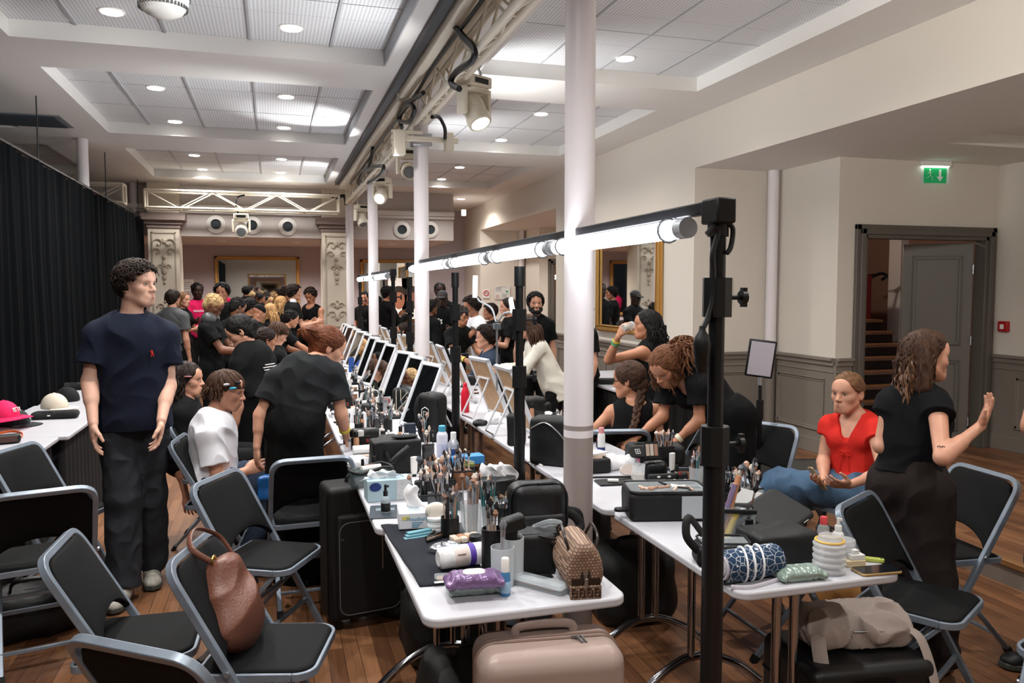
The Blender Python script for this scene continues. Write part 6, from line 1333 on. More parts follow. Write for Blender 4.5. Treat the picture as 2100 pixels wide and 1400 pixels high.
# 12 cotton roll
t=it('cotton_roll','white roll of cotton pads with a purple stripe lying on the towel','cotton roll',947,1166,8); R=rot3(0,PI/2,0)
MB().lathe([(.001,-.085),(.025,-.085),(.036,-.075),(.037,.07),(.03,.08),(.001,.08)],n=28,R=R,c=(0,0,.046)).build('roll',m_tissue,t); MB().lathe([(.0373,.02),(.0376,.021),(.0376,.04),(.0373,.041)],n=28,R=R,c=(0,0,.046)).build('purple_stripe',mat('ink_purple',(88,60,160),.5),t); MB().lathe([(.0373,-.035),(.0376,-.034),(.0376,.015),(.0373,.016)],n=28,R=R,c=(0,0,.046)).build('pale_label',mat('label_rose',(222,206,200),.6),t)
mb=MB(); [mb.box((-.012,-.0345,.062-.006*i),(.03-.006*i,.003,.002)) for i in range(3)]; mb.build('print',mat('ink_brown',(120,90,80),.6),t)
# 15 wipes
def wipes(lab,px,py,rz,col,sc=1.,lid=True,z=Z,seed=1):
    t=it('wipes_pack',lab,'wipes',px,py,rz,z); S=sd([(-.09,-.05,0),(.09,.05,.05)],.03); S.bx((0,0,.024*sc),I3,(.082*sc,.045*sc,.022*sc),.018,.01); 
    for x in (-1,1): S.rc((x*.085*sc,-.04*sc,.02*sc),(x*.085*sc,.04*sc,.02*sc),.012*sc,.012*sc,.01)
    S.wrinkle(.0032,150,seed,dirs=(1,.4,.6)); S.plane((0,0,.001),(0,0,-1)); S.build('pouch',mat('film_'+lab[:6],col,.25,metal=.2,spec=.6),t)
    if lid: MB().prism([(x*sc,y*sc) for x,y in rrect(.075,.05,.022)],.044*sc,.052*sc).build('lid',m_white,t,bev=.003)
    return t
wipes('pale green packet of wipes lying under the purple packet',972,1213,-4,(160,178,172),.88,False); t=wipes('shiny purple packet of wipes with a white oval lid',972,1201,-6,(120,92,134),.92,True,Z+.036,3)
t=it('compact_tray','small clear plastic tray at the corner of the towel','tray',918,1190,-10); MB().prism(rrect(.085,.055,.01),.001,.016).build('shell',m_pvc,t); MB().prism(rrect(.07,.042,.008),.003,.01).build('powder',mat('powder_tan',(150,120,100),.8),t)
t=it('spray_bottle','small blue spray bottle with a white cap at the front of the table','bottle',1036,1220); bottle(t,.0165,.075,mat('liquid_blue',(70,130,180),.12,alpha=.8),m_white,.04,.75,mat('label_blue',(150,180,206),.4))
t=it('pencil_case','clear plastic pencil case lying beside the monogram bag','case',1104,1205,-52); MB().prism(rrect(.2,.052,.01),.001,.032).build('case_shell',m_pvc,t,bev=.004); MB().prism(rrect(.202,.054,.01),.018,.021).build('case_rim',m_frost,t); [MB().tube([(-.08+.01*i,-.012+.008*i,.01),(.07,-.012+.007*i,.01)],.004,6).build('pencil',HC[i+2],t) for i in range(4)]
# 19 monogram bag
t=it('monogram_bag','small brown monogram handbag with dark leather trim standing on the table corner','handbag',1199,1224,-8)
S=sd([(-.06,0,0),(.06,.2,.17)],.03)
for (y,k) in ((0.02,1.),(.1,1.08),(.18,1.)): S.el((0,y,.06),I3,(.056*k,.05,.062),.05); S.el((0,y,.1),I3,(.046*k,.05,.055),.05)
S.rc((0,.02,.13),(0,.18,.13),.022,.022,.05); S.plane((0,0,.002),(0,0,-1),.01); S.plane((0,-.012,0),(0,-1,0),.012)
m_mono=mat('monogram_canvas',(142,112,90),.7); S.build('body',m_mono,t)
def monog():
    N,L,b=nodes(m_mono); tc=N.new('ShaderNodeTexCoord'); br=N.new('ShaderNodeTexBrick'); br.inputs['Scale'].default_value=1; br.inputs['Brick Width'].default_value=.011; br.inputs['Row Height'].default_value=.009; br.inputs['Mortar Size'].default_value=.0016; br.inputs['Color1'].default_value=lin((168,142,120))+(1,); br.inputs['Color2'].default_value=lin((126,98,80))+(1,); br.inputs['Mortar'].default_value=lin((98,74,60))+(1,)
    mp=N.new('ShaderNodeMapping'); mp.inputs['Rotation'].default_value=(PI/2,0,0); L.new(tc.outputs['Object'],mp.inputs[0]); L.new(mp.outputs[0],br.inputs['Vector']); L.new(br.outputs['Color'],b.inputs['Base Color'])
monog(); m_lb=mat('dark_brown_leather',(40,28,24),.35)
S=sd([(-.05,-.02,.0),(.05,0,.15)],.02); S.bx((0,-.012,.02),I3,(.05,.006,.024),.005,.004); S.build('front_panel',m_mono,t)
mb=MB(); 
for i in range(4):
    for j in range(1):
        x,z=-.036+.024*i,.02
        mb.b2(x-.008,x-.005,-.0205,-.018,z-.014,z+.014); mb.b2(x-.008,x+.004,-.0205,-.018,z+.010,z+.014); mb.b2(x-.008,x+.001,-.0205,-.018,z-.001,z+.002); mb.b2(x+.006,x+.009,-.0205,-.018,z-.014,z+.008); mb.b2(x-.001,x+.009,-.0205,-.018,z-.014,z-.011)
mb.build('monogram',m_lb,t)
mb=MB(); mb.tube([(-.012,-.012,.05),(-.01,-.005,.1),(-.009,.02,.145),(-.009,.1,.155),(-.009,.18,.15)],.006,6); mb.tube([(.012,-.012,.05),(.01,-.005,.1),(.009,.02,.145),(.009,.1,.155),(.009,.18,.15)],.006,6); mb.build('zip_tape',m_lb,t); MB().tube([(0,-.015,.055),(0,-.006,.1),(0,.02,.15),(0,.18,.155)],.003,6).build('zip_teeth',m_zip,t); MB().box((0,-.02,.05),(.012,.004,.03)).build('zip_pull',m_zip,t,bev=.002); MB().box((0,-.014,.053),(.09,.006,.02)).build('leather_strip',m_lb,t)
for x in (-1,1): MB().tube(spline([(x*.04,.03,.13),(x*.052,.05,.175),(x*.05,.11,.195),(x*.052,.16,.17),(x*.04,.18,.13)]),.005,8).build('handle',m_lb,t)
o=MB().tube(spline([onz(1180,1140,.83),onz(1155,1120,.86),onz(1120,1112,.84),onz(1085,1125,.80),onz(1066,1108,.82),onz(1085,1098,.86),onz(1130,1104,.87),onz(1165,1108,.86),onz(1210,1118,.86)]),.007,8,sq=.4).build('shoulder_strap',m_lb); tag(o,'thin brown leather strap looping behind the monogram handbag','strap')
# 20 black open bag, 21 backpack
def softbox(name,lab,cat,px,py,rz,w,d,h,m,wr=.006,rr=.03,z=Z,seed=1,zipper=True,hh=.005,handle=False,freq=28):
    t=it(name,lab,cat,px,py,rz,z); S=SDF(*bbox([(-w/2,0,0),(w/2,d,h)],.03),h=hh); S.bx((0,d/2,h/2),I3,(w/2,d/2,h/2),rr,.01); S.wrinkle(wr,freq,seed); S.plane((0,0,.002),(0,0,-1),.004); S.build('body',m,t)
    if zipper:
        P=rrect(w*.985,h*.97,rr*1.2); mb=MB(); mb.tube([(x,d*.18,h/2+y) for x,y in P],.0045,6,closed=True); mb.build('zipper',m_lea,t); MB().box((0,d*.16,h+.002),(.008,.012,.006)).build('zip_pull',m_zip,t)
    if handle: MB().tube(spline([(-w*.14,d/2,h-.01),(-w*.12,d/2,h+.035),(w*.12,d/2,h+.035),(w*.14,d/2,h-.01)]),.009,8,sq=.5).build('carry_handle',m,t)
    return t
t=softbox('backpack','black leather backpack standing in front of the widest white column','backpack',1108,1108,-4,.225,.11,.215,m_lea,.004,.05); MB().b2(-.1,.1,-.012,.02,.02,.1).build('front_pocket',m_lea,t,bev=.02,seg=3); MB().tube(spline([(.1,.06,.09),(.15,.05,.07),(.17,.04,.03),(.13,.03,.012)]),.018,8,sq=.4).build('shoulder_strap',m_blk,t); MB().tube(spline([(.1,.08,.09),(.165,.07,.08),(.18,.07,.035)]),.016,8,sq=.4).build('shoulder_strap',m_blk,t)
t=softbox('toiletry_bag','small black rectangular bag in front of the leather backpack','bag',1100,1180,-3,.135,.12,.13,m_blk,.004,.012,zipper=False); MB().b2(-.05,.09,.02,.1,.125,.135).build('open_flap',m_lea,t,bev=.004); MB().prism(rrect(.06,.03,.005,cx=.02,cy=-.02),.001,.003).build('loose_tag',m_blk,t)
MB().tube(spline([(.02,.1,.13),(.06,.05,.16),(.1,.06,.15)]),.012,8).build('clear_sleeve',m_pvc,t)
# ---- second table, first row
def pouchbrush(lab,px,py,w,d,h,n,seed,rz=0,m=m_pvc,L=(.1,.15),z=Z):
    t=it('brush_pouch',lab,'brush holder',px,py,rz,z); S=SDF(*bbox([(-w/2,0,0),(w/2,d,h)],.02),h=.004); S.bx((0,d/2,h/2),I3,(w/2,d/2,h/2),.012,.01); S.wrinkle(.003,60,seed); S.build('pouch',m,t); rng=random.Random(seed)
    for i in range(n):
        p=V((rng.uniform(-w*.42,w*.42),d*rng.uniform(.25,.85),h*.45)); brush(t,p,p+V((rng.gauss(0,.16),rng.gauss(0,.12),1)),rng.choice(HC[:5]),rng.choice(BC),r=rng.uniform(.0028,.005),L=rng.uniform(*L)*.8,hl=rng.uniform(.014,.036),br=rng.uniform(.005,.014))
    MB().tube([(-w/2,0,h),(w/2,0,h)],.004,6).build('pouch_edge',m_blk,t); return t
pouchbrush('wide pouch packed with dark makeup brushes behind the white tissue box',902,1050,.2,.07,.075,22,11,m=mat('dark_vinyl',(44,50,54),.12,alpha=.75))
pouchbrush('second row of upright makeup brushes in front of the white marbled pouch',895,1010,.19,.06,.055,26,12,m=m_blk,L=(.1,.14))
pouchbrush('leopard pouch of brushes with big round heads in the middle of the table',952,1005,.1,.06,.09,12,13,m=mat('leopard',(104,66,40),.5,var=.5,scale=70),L=(.11,.16))
t=it('round_case','open black drum case holding crumpled white papers','case',1012,1016); MB().lathe([(.001,0),(.085,0),(.09,.085),(.086,.085),(.08,.005),(.001,.005)],n=36,sx=1.1).build('drum',m_blk,t); MB().lathe([(.091,.078),(.094,.08),(.094,.088),(.088,.09)],n=36,sx=1.1).build('rim',m_lea,t); [tissue(t,(-.03+.045*i,.0,.06),.09,.07,20+i,'paper') for i in range(3)]
t=softbox('makeup_bag','large black structured makeup bag with a handle slot and an eye mask on top','bag',815,972,2,.25,.14,.17,m_blk,.004,.012,zipper=False); MB().tube(spline([(-.06,-.008,.12),(-.04,-.02,.07),(.0,-.02,.1),(.06,-.01,.14)]),.014,8,sq=.35).build('handle_strap',m_lea,t); [MB().b2(x-.012,x+.012,-.003,.0,.0,.165).build('webbing',m_lea,t) for x in (-.085,.09)]
em=thing('eye_mask','black sleep mask with white letters lying on the large black makeup bag','mask',onz(835,972,Z)+V((.0,.07,.172))); MB().sph((0,0,.012),(.07,.035,.014),20,8).build('mask_pad',m_blk,em); text_mesh('TYX',.022,'mask_lettering',m_paper,em,(0,-.012,.0265),(.4,0,0)); 
pouchbrush('white marbled drawstring pouch with brushes beside the large black makeup bag',880,962,.06,.05,.13,5,15,m=mat('marble_vinyl',(60,62,64),.3,var=.9,scale=26))
t=it('powder_puff','white and orange patterned powder puff leaning on the brushes','puff',905,985); S=sd([(0,0,.04)],.06); S.el((0,0,.045),rot3(.4,0,.2),(.045,.014,.04),0); S.build('puff',mat('puff_pattern',(220,190,180),.7,var=.3,scale=30),t)
t=it('aerosol_can','tall white aerosol can with a turquoise cap','aerosol',907,945); bottle(t,.031,.165,mat('can_white',(214,214,226),.3),mat('cap_turquoise',(70,160,190),.4),.03,.62,mat('label_lilac',(190,192,210),.4),sh=.14)
t=it('aerosol_bottle','silver and blue pump bottle beside the turquoise capped can','bottle',930,948); bottle(t,.031,.13,mat('can_silver',(184,188,196),.28,metal=.4),m_white,.035,.5,mat('label_navy',(40,64,110),.4),sh=.3)
t=it('carton','flat bright blue carton lying under the aerosol cans edge','carton',945,956,4); MB().b2(-.1,.12,0,.09,.001,.045).build('box',mat('carton_sky',(60,130,190),.5),t,bev=.002); t.location+=V((.02,.02,0))
t=it('sponge_box','small green and black box with a white tissue on it beside the blue carton','box',955,990,-8); MB().b2(-.05,.05,0,.06,.001,.08).build('box',m_blk,t,bev=.004); MB().b2(-.045,.045,.01,.05,.08,.09).build('green_top',mat('lime_dark',(120,130,60),.5),t); tissue(t,(0,.03,.09),.02,.05,31)
t=it('clear_pouch','open clear and black zip pouch at the table edge beside the makeup bag','pouch',765,1000,4); S=SDF(*bbox([(-.1,0,0),(.1,.11,.08)],.02),h=.004); S.bx((0,.055,.04),I3,(.1,.055,.04),.02,.01); S.wrinkle(.004,50,4); S.build('pouch_body',mat('smoke_vinyl',(70,84,84),.12,alpha=.7),t); MB().tube([(x,.055+y*.55,.083+.012*math.sin(x*30)) for x,y in rrect(.2,.2,.05)],.008,8,closed=True).build('rim',m_blk,t); bt=MB(); bt.lathe([(.001,-.05),(.015,-.05),(.015,.05),(.001,.05)],n=16,R=rot3(0,PI/2,.3),c=(0,.05,.085)); bt.build('product_tube',m_white,t); MB().lathe([(.001,-.04),(.012,-.04),(.012,.03),(.001,.03)],n=14,R=rot3(0,PI/2,-.2),c=(.02,.08,.085)).build('product_tube',HC[6],t)
t=it('cotton_pack','crumpled white cotton pack under the hand with the yellow wristband','cotton',735,955,10); S=sd([(-.08,-.04,0),(.1,.06,.05)],.03); S.el((0,0,.025),I3,(.085,.035,.026),.02); S.el((-.04,-.03,.02),I3,(.05,.04,.02),.03); S.wrinkle(.008,70,6); S.plane((0,0,.001),(0,0,-1)); S.build('cotton',m_tissue,t)
t=it('cotton_tube','white paper tube of cotton pads lying behind the crumpled cotton','cotton roll',745,930,5); MB().lathe([(.001,-.06),(.024,-.06),(.025,.06),(.001,.06)],n=20,R=rot3(0,PI/2,0),c=(0,0,.026)).build('tube',m_paper,t)
t=it('makeup_stick','black and nude makeup stick lying by the crumpled cotton','stick',745,940,6); MB().cyl((-.06,0,.014),(-.02,0,.014),.008,n=12).build('stick_cap',m_black,t); MB().cyl((-.02,0,.014),(.05,0,.014),.009,n=12).build('stick_body',HC[4],t)
t=it('tissue_ball','white puffy tissue pack behind the woman hand','tissue',748,908,0); S=sd([(0,0,.03)],.09); S.el((0,0,.03),I3,(.06,.04,.032),0); S.wrinkle(.009,75,9); S.build('tissue_heap',m_tissue,t)
t=it('paper_towel','white folded paper towel standing behind the wristband hand','paper',735,875,0); mb=MB(); mb.grid(lambda u,v:V(((u-.5)*.13,.03*math.sin(u*4),.14*v*(1-.5*abs(u-.3)))),12,8); mb.build('folded_paper',m_tissue,t,solid=.003,smooth=80)
t=it('white_bottle','small white bottle with blue base on the table edge behind the black makeup bag','bottle',797,905); bottle(t,.016,.05,m_white,m_white,.018,.5,mat('label_sky',(70,140,200),.4))
# tabletop eyeshadow grids and brush rolls in the cluttered middle
t=it('brush_roll','open black brush roll with many brush heads across the cluttered table','brush roll',800,858,0); MB().b2(-.17,.17,-.04,.05,.001,.02).build('roll_cloth',m_blk,t,bev=.008); rng=random.Random(5); [brush(t,(-.16+.32*i/22,-.03,.024),(-.16+.32*i/22+rng.uniform(-.03,.03),.12,.05),rng.choice(HC),rng.choice(BC),r=.0035,L=.06,hl=.03,br=.009) for i in range(23)]
t=it('palette','open black palette with rows of pale pans near the backpack','palette',822,905,0); MB().b2(-.02,.02,0,.12,.001,.012).build('palette_base',m_black,t); [MB().b2(-.016,.016,.012+.022*i,.026+.022*i,.012,.015).build('pan',m_paper,t) for i in range(5)]
t=it('product_box','dark blue upright product box beside the black backpack','box',842,905,0); MB().b2(-.035,.035,0,.05,.001,.11).build('box',mat('box_navy',(26,36,52),.4),t,bev=.003); MB().b2(-.01,.025,-.001,0,.045,.049).build('stripe',mat('stripe_rain',(150,170,190),.4),t)
for i,(px,py,lab) in enumerate(((760,895,'brushes standing by the white paper towel'),(872,905,'brushes standing between the black backpack and the marbled pouch'),(762,860,'brushes standing by the black roll behind the wristband hand'),(835,865,'brushes standing at the foot of the black backpack'))): cup('dark cup of makeup '+lab,px,py,.03,.06,m_black,10,(.09,.14),40+i,sp=.15)
# backpack with emblem
t=softbox('backpack','black upright backpack with a white shield emblem leaning among the mirrors','backpack',873,905,-55,.17,.12,.3,m_blk,.006,.04,zipper=True); mb=MB(); F=[(-.028,.2),(0,.215),(.03,.205),(.034,.165),(0,.12),(-.03,.16)]; mb.tube([(x,-.004,z) for x,z in F],.0035,5,closed=True); mb.bar((-.012,-.004,.19),(.012,-.004,.185),.006,.002); mb.bar((-.012,-.004,.19),(-.01,-.004,.15),.006,.002); mb.bar((0,-.004,.17),(.015,-.004,.165),.006,.002); mb.build('shield_emblem',m_paper,t); MB().tube(spline([(-.05,-.01,.28),(-.06,-.03,.2),(-.05,-.015,.08)]),.014,8,sq=.4).build('shoulder_strap',m_blk,t)
t=softbox('roll_bag','black cylindrical tool bag with cream piping standing beside the mirrors','bag',823,850,10,.09,.09,.2,m_blk,.003,.03,zipper=False); [MB().tube([(x,-.002,.01),(x,-.002,.19)],.003,5).build('piping',mat('piping_cream',(214,204,180),.6),t) for x in (-.04,-.005)]
t=it('plastic_bag','crinkled clear plastic bag hanging behind the closest white framed mirror','bag',893,898); S=sd([(-.05,-.03,.03),(.05,.03,.2)],.04); S.el((0,0,.12),I3,(.05,.03,.09),0); S.wrinkle(.012,70,4); S.build('film',mat('bag_film',(150,156,160),.15,alpha=.55),t)
t=it('document_pouch','grey and red transparent document pouch between the black bags','pouch',790,845,20); MB().box((0,0,.06),(.11,.012,.12),rot3(-.3,0,0)).build('sleeve',mat('pouch_grey',(170,172,176),.3,alpha=.85),t,bev=.004); MB().bar((-.03,-.012,.115),(.03,-.012,.1),.014,.004).build('red_tab',mat('tab_red',(200,40,30),.5),t); MB().bar((.025,-.016,.1),(.03,-.016,.03),.012,.004).build('red_pen',mat('tab_red',(200,40,30),.5),t)
t=it('water_bottle','clear crushed water bottle between the mirrors and a pole','bottle',742,754); bottle(t,.034,.2,mat('pet',(200,212,206),.08,alpha=.4),mat('cap_green',(60,130,90),.5),.02,.4,sh=.3)
t=it('carton','deep blue upright carton among the far mirrors','carton',721,763); MB().b2(-.03,.03,0,.04,.001,.17).build('box',mat('carton_deep',(30,70,140),.5),t,bev=.002)
t=it('carton','mustard yellow upright carton beside the deep blue one','carton',730,758); MB().b2(-.03,.03,0,.04,.001,.16).build('box',mat('carton_mustard',(190,160,70),.5),t,bev=.002)
# ---------- generic clutter: countable small kit, individually built
GK='small cosmetics cluttering the makeup tables'
rng=random.Random(77)
def proto(kind):
    t=thing(kind,'x','cosmetic')
    if kind=='lipstick': MB().cyl((0,0,0),(0,0,.04),.008,n=12).build('tube_base',m_black,t); MB().cyl((0,0,.04),(0,0,.055),.0065,n=12).build('lipstick_bullet',mat('lip_colour',(150,40,44),.4),t)
    if kind=='nail_bottle': bottle(t,.013,.045,mat('bottle_nude',(206,176,160),.25),m_black,.03,.6)
    if kind=='white_tube': MB().lathe([(.001,0),(.01,0),(.012,.012),(.018,.03),(.019,.1),(.001,.104)],n=14,sy=.6).build('tube',m_white,t); MB().cyl((0,0,0),(0,0,.013),.011,n=12).build('tube_cap',m_black,t)
    if kind=='compact': MB().prism(circ(.034,24),0,.012).build('case',m_black,t,bev=.003); MB().prism(circ(.026,24),.012,.0135).build('powder',mat('powder_rose',(196,140,120),.8),t)
    if kind=='foundation': bottle(t,.017,.075,mat('foundation_tan',(190,140,108),.2),m_black,.03,.7)
    if kind=='cream_jar': bottle(t,.026,.03,m_paper,mat('lid_silver',(170,172,178),.3,metal=.6),.016,.98,sh=.1)
    if kind=='eye_palette': MB().prism(rrect(.12,.07,.006),0,.01).build('case',m_black,t,bev=.002); [MB().prism(rrect(.018,.022,.002,cx=-.044+.022*(i%5),cy=-.014+.028*(i//5)),.01,.0108).build('pan',BC[2+i%5],t) for i in range(10)]; MB().box((0,.036,.036),(.12,.006,.07)).build('lid',m_black,t)
    if kind=='tissue_wad': S=sd([(0,0,.02)],.05); S.el((0,0,.02),I3,(.034,.028,.022),0); S.wrinkle(.009,110,3); S.build('wad',m_tissue,t)
    if kind=='kit_bag': S=sd([(-.08,-.05,0),(.08,.05,.1)],.03); S.bx((0,0,.045),I3,(.08,.045,.045),.02,.01); S.wrinkle(.006,45,2); S.plane((0,0,.002),(0,0,-1)); S.build('bag_body',m_blk,t); MB().tube([(-.07,0,.092),(.07,0,.09)],.004,6).build('zipper',m_zip,t)
    if kind=='brush_jar': MB().lathe([(.001,0),(.03,0),(.03,.08),(.027,.08),(.027,.004),(.001,.004)],n=20).build('cup',m_black,t); brushset(t,(0,0,0),9,.018,.08,random.Random(3),.12,(.1,.14))
    if kind=='photo_card': MB().box((0,0,.05),(.07,.003,.1),rot3(-.25,0,0)).build('card',m_paper,t); MB().box((0,-.003,.05),(.05,.002,.06),rot3(-.25,0,0)).build('print',HC[6],t)
    return t
PR={}; 
def put(kind,x,y,rz,lab,z=Z):
    if kind not in PR: PR[kind]=proto(kind); o=PR[kind]; o.location=(x,y,z); o.rotation_euler=(0,0,rz); o['label']=lab; o['group']=GK
    else: o=dup(PR[kind],(x,y,z),rz,lab,group=GK)
    o['category']={'kit_bag':'bag','brush_jar':'brush holder','tissue_wad':'tissue','photo_card':'card'}.get(kind,'cosmetic'); return o
KD={'lipstick':'red lipstick','nail_bottle':'nude nail bottle','white_tube':'white squeeze tube','compact':'black powder compact','foundation':'tan foundation bottle','cream_jar':'white cream jar','eye_palette':'open eyeshadow palette','tissue_wad':'crumpled tissue','kit_bag':'soft black kit bag','brush_jar':'black jar of brushes','photo_card':'small photo card'}
def scatter(x0,x1,y0,y1,n,where,kinds,avoid=()):
    pl=[]; k=0
    for tr in range(n*30):
        if k>=n: break
        x,y=rng.uniform(x0,x1),rng.uniform(y0,y1); kind=rng.choice(kinds); r={'kit_bag':.1,'eye_palette':.075,'brush_jar':.045}.get(kind,.03)
        if any((x-a)**2+(y-b)**2<(r+c)**2 for a,b,c in pl+list(avoid)): continue
        pl.append((x,y,r)); put(kind,x,y,rng.uniform(0,6.28),'%s among the clutter %s'%(KD[kind],where)); k+=1
ALL=list(KD)+['kit_bag']*5+['brush_jar','eye_palette','eye_palette','photo_card']
sm=['lipstick','nail_bottle','white_tube','compact','foundation','cream_jar','tissue_wad','eye_palette','brush_jar']
put('kit_bag',.53,4.9,.2,'soft black kit bag beside the dark blue product box'); put('kit_bag',.62,4.62,1.2,'soft black kit bag behind the large black makeup bag'); put('eye_palette',.5,4.72,.4,'open eyeshadow palette behind the large black makeup bag')
scatter(.42,.80,3.95,4.85,20,'beside the large black makeup bag',['nail_bottle','foundation','white_tube','cream_jar','lipstick'],[(.62,4.2,.18),(.42,4.55,.14),(.78,4.3,.1)])
scatter(.40,.8,3.2,3.5,0,'x',sm)
scatter(.42,.76,4.9,5.9,30,'at the foot of the black backpack',sm+['kit_bag','kit_bag','kit_bag','eye_palette','brush_jar'],[(.8,5.1,.14)])
scatter(.42,.78,5.85,6.75,34,'before the mirrors past the black roll bag',ALL)
scatter(.42,.78,6.85,8.55,58,'before the mirrors past the second white column',ALL)
scatter(.42,.76,8.7,10.3,40,'before the mirrors past the third white column',ALL)
scatter(.44,.74,10.5,12.2,18,'at the far end of the curtain side row',ALL)
scatter(1.7,1.94,5.0,6.7,16,'behind the wooden-backed mirrors',ALL)
scatter(1.7,1.94,6.9,8.5,12,'on the doorway side row past the second column',ALL)
# ---------- doorway side row
t=it('towel_roll','rolled navy bandana print towel tied with white cord at the table corner','towel',1548,1193,6)
R=rot3(0,PI/2,0); m_band=mat('bandana_navy',(28,54,84),.9,bump=.3,bscale=400)
def bandana():
    N,L,b=nodes(m_band); tc=N.new('ShaderNodeTexCoord'); v=N.new('ShaderNodeTexVoronoi'); v.feature='DISTANCE_TO_EDGE'; v.inputs['Scale'].default_value=46; L.new(tc.outputs['Object'],v.inputs['Vector']); v2=N.new('ShaderNodeTexVoronoi'); v2.inputs['Scale'].default_value=34; L.new(tc.outputs['Object'],v2.inputs['Vector'])
    a=N.new('ShaderNodeMath'); a.operation='LESS_THAN'; a.inputs[1].default_value=.03; L.new(v.outputs['Distance'],a.inputs[0]); c=N.new('ShaderNodeMath'); c.operation='LESS_THAN'; c.inputs[1].default_value=.22; L.new(v2.outputs['Distance'],c.inputs[0]); mx=N.new('ShaderNodeMath'); mx.operation='MAXIMUM'; L.new(a.outputs[0],mx.inputs[0]); L.new(c.outputs[0],mx.inputs[1])
    m=N.new('ShaderNodeMix'); m.data_type='RGBA'; m.inputs[6].default_value=lin((26,54,84))+(1,); m.inputs[7].default_value=lin((196,200,204))+(1,); L.new(mx.outputs[0],m.inputs[0]); L.new(m.outputs[2],b.inputs['Base Color'])
bandana()
MB().lathe([(.04,-.11),(.05,-.11),(.052,-.1),(.052,.1),(.049,.11),(.04,.11)],n=32,R=R,c=(0,.03,.053)).build('outer_roll',m_band,t)
mb=MB(); sp=[(0,.0)]; P=[]
for k in range(70): a=k*.3; r=.047-.0006*k; P.append((r*math.cos(a),r*math.sin(a)))
vs=[(x0,.03+p[0],.053+p[1]) for x0 in (-.118,.112) for p in P]; n=len(P); mb._a(vs,[(i,i+1,n+i+1,n+i) for i in range(n-1)]); mb.build('pale_lining',mat('towel_lining',(200,196,206),.95,bump=.4,bscale=300),t,solid=.005,smooth=80)
MB().tube(spline([(-.11,-.02,.004),(-.05,-.045,.004),(.05,-.03,.004),(.1,-.02,.006)]),.01,8,sq=.4).build('loose_edge',MATS['towel_lining'],t)
for x in (-.03,.0,.035): MB().tube([(x+.018*math.cos(a*1.),.03+.055*math.cos(a),.053+.055*math.sin(a)) for a in np.linspace(0,2*PI,20)],.0035,6,closed=True).build('tie_cord',m_tissue,t)
wipes('glossy sage green packet of wipes in front of the clear pots',1638,1186,-4,(140,158,148),.85,False,seed=7)
t=it('clear_pots','stack of round clear plastic pots with a yellow ring on top','pots',1700,1172); 
for i in range(5): MB().lathe([(.001,.004+.021*i),(.046,.002+.021*i),(.054,.008+.021*i),(.054,.014+.021*i),(.046,.02+.021*i),(.001,.019+.021*i)],n=36).build('pot',mat('pot_plastic',(220,222,224),.1,alpha=.4),t)
mb=MB(); mb.tube([(.045*math.cos(a),.045*math.sin(a),.108) for a in np.linspace(0,2*PI,30)[:-1]],.004,6,closed=True); mb.build('yellow_ring',mat('ring_yellow',(226,186,90),.5),t); MB().lathe([(.001,.11),(.04,.11),(.036,.125),(.001,.126)],n=30).build('top_lid',MATS['pot_plastic'],t)
t=it('clear_pots','second shorter stack of clear pots just behind the yellow ringed stack','pots',1728,1150); [MB().lathe([(.001,.004+.02*i),(.04,.002+.02*i),(.042,.01+.02*i),(.04,.018+.02*i),(.001,.018+.02*i)],n=30).build('pot',MATS['pot_plastic'],t) for i in range(4)]
t=it('hand_tool','flat lime green plastic file lying beside the phone','file',1762,1148,-38); MB().prism(rrect(.16,.022,.01),.001,.014).build('file_body',mat('lime_plastic',(176,186,84),.4),t,bev=.003); MB().cyl((.07,0,.0),(.07,0,.0146),.004,n=12).build('file_hole',m_black,t)
t=it('small_box','small cream cardboard box with a white block on it beside the phone','box',1757,1163,-6); MB().b2(-.035,.035,0,.05,.001,.022).build('box',mat('box_cream',(214,196,160),.6),t,bev=.002); MB().b2(-.015,.035,.005,.045,.022,.04).build('white_block',m_paper,t,bev=.002); MB().b2(-.005,.015,.01,.03,.04,.055).build('white_stub',m_paper,t)
t=it('mobile_phone','black smartphone lying at the table corner','phone',1797,1172,-4); MB().prism(rrect(.15,.075,.012),.001,.009).build('phone_case',mat('phone_gold',(190,160,110),.3,metal=.5),t,bev=.002); MB().prism(rrect(.145,.07,.01),.009,.0098).build('screen',mat('screen_dark',(20,22,26),.1),t)
t=it('water_bottle','small clear bottle with a coral red cap','bottle',1688,1112); bottle(t,.021,.07,mat('pet',(200,212,206),.08,alpha=.4),mat('cap_coral',(214,70,76),.5),.026,.62,mat('label_mix',(150,130,140),.4,var=.4,scale=50),sh=.2)
t=it('spray_bottle','small white spray bottle with a nozzle beside the coral capped bottle','bottle',1718,1125); bottle(t,.02,.065,m_white,m_white,.02,.6,sh=.15,spray=True)
t=softbox('makeup_bag','black soft bag under the slanted laptop sleeve','bag',1620,1157,-2,.23,.17,.1,m_blk,.006,.015,zipper=False); 
ls=thing('laptop_sleeve','dark grey padded laptop sleeve leaning on the black soft bag','sleeve',onz(1600,1112,Z)+V((.02,.06,.092)),rot=(.38,-.16,.45)); MB().prism(rrect(.27,.19,.03),-.012,.014).build('sleeve_body',mat('sleeve_grey',(32,34,36),.55,bump=.1,bscale=300),ls,bev=.01,seg=3); MB().tube([(x,y,.001) for x,y in rrect(.274,.194,.03)],.003,6,closed=True).build('zipper',m_lea,ls); MB().box((.06,-.096,.0),(.035,.003,.008)).build('brand_tag',m_paper,ls)
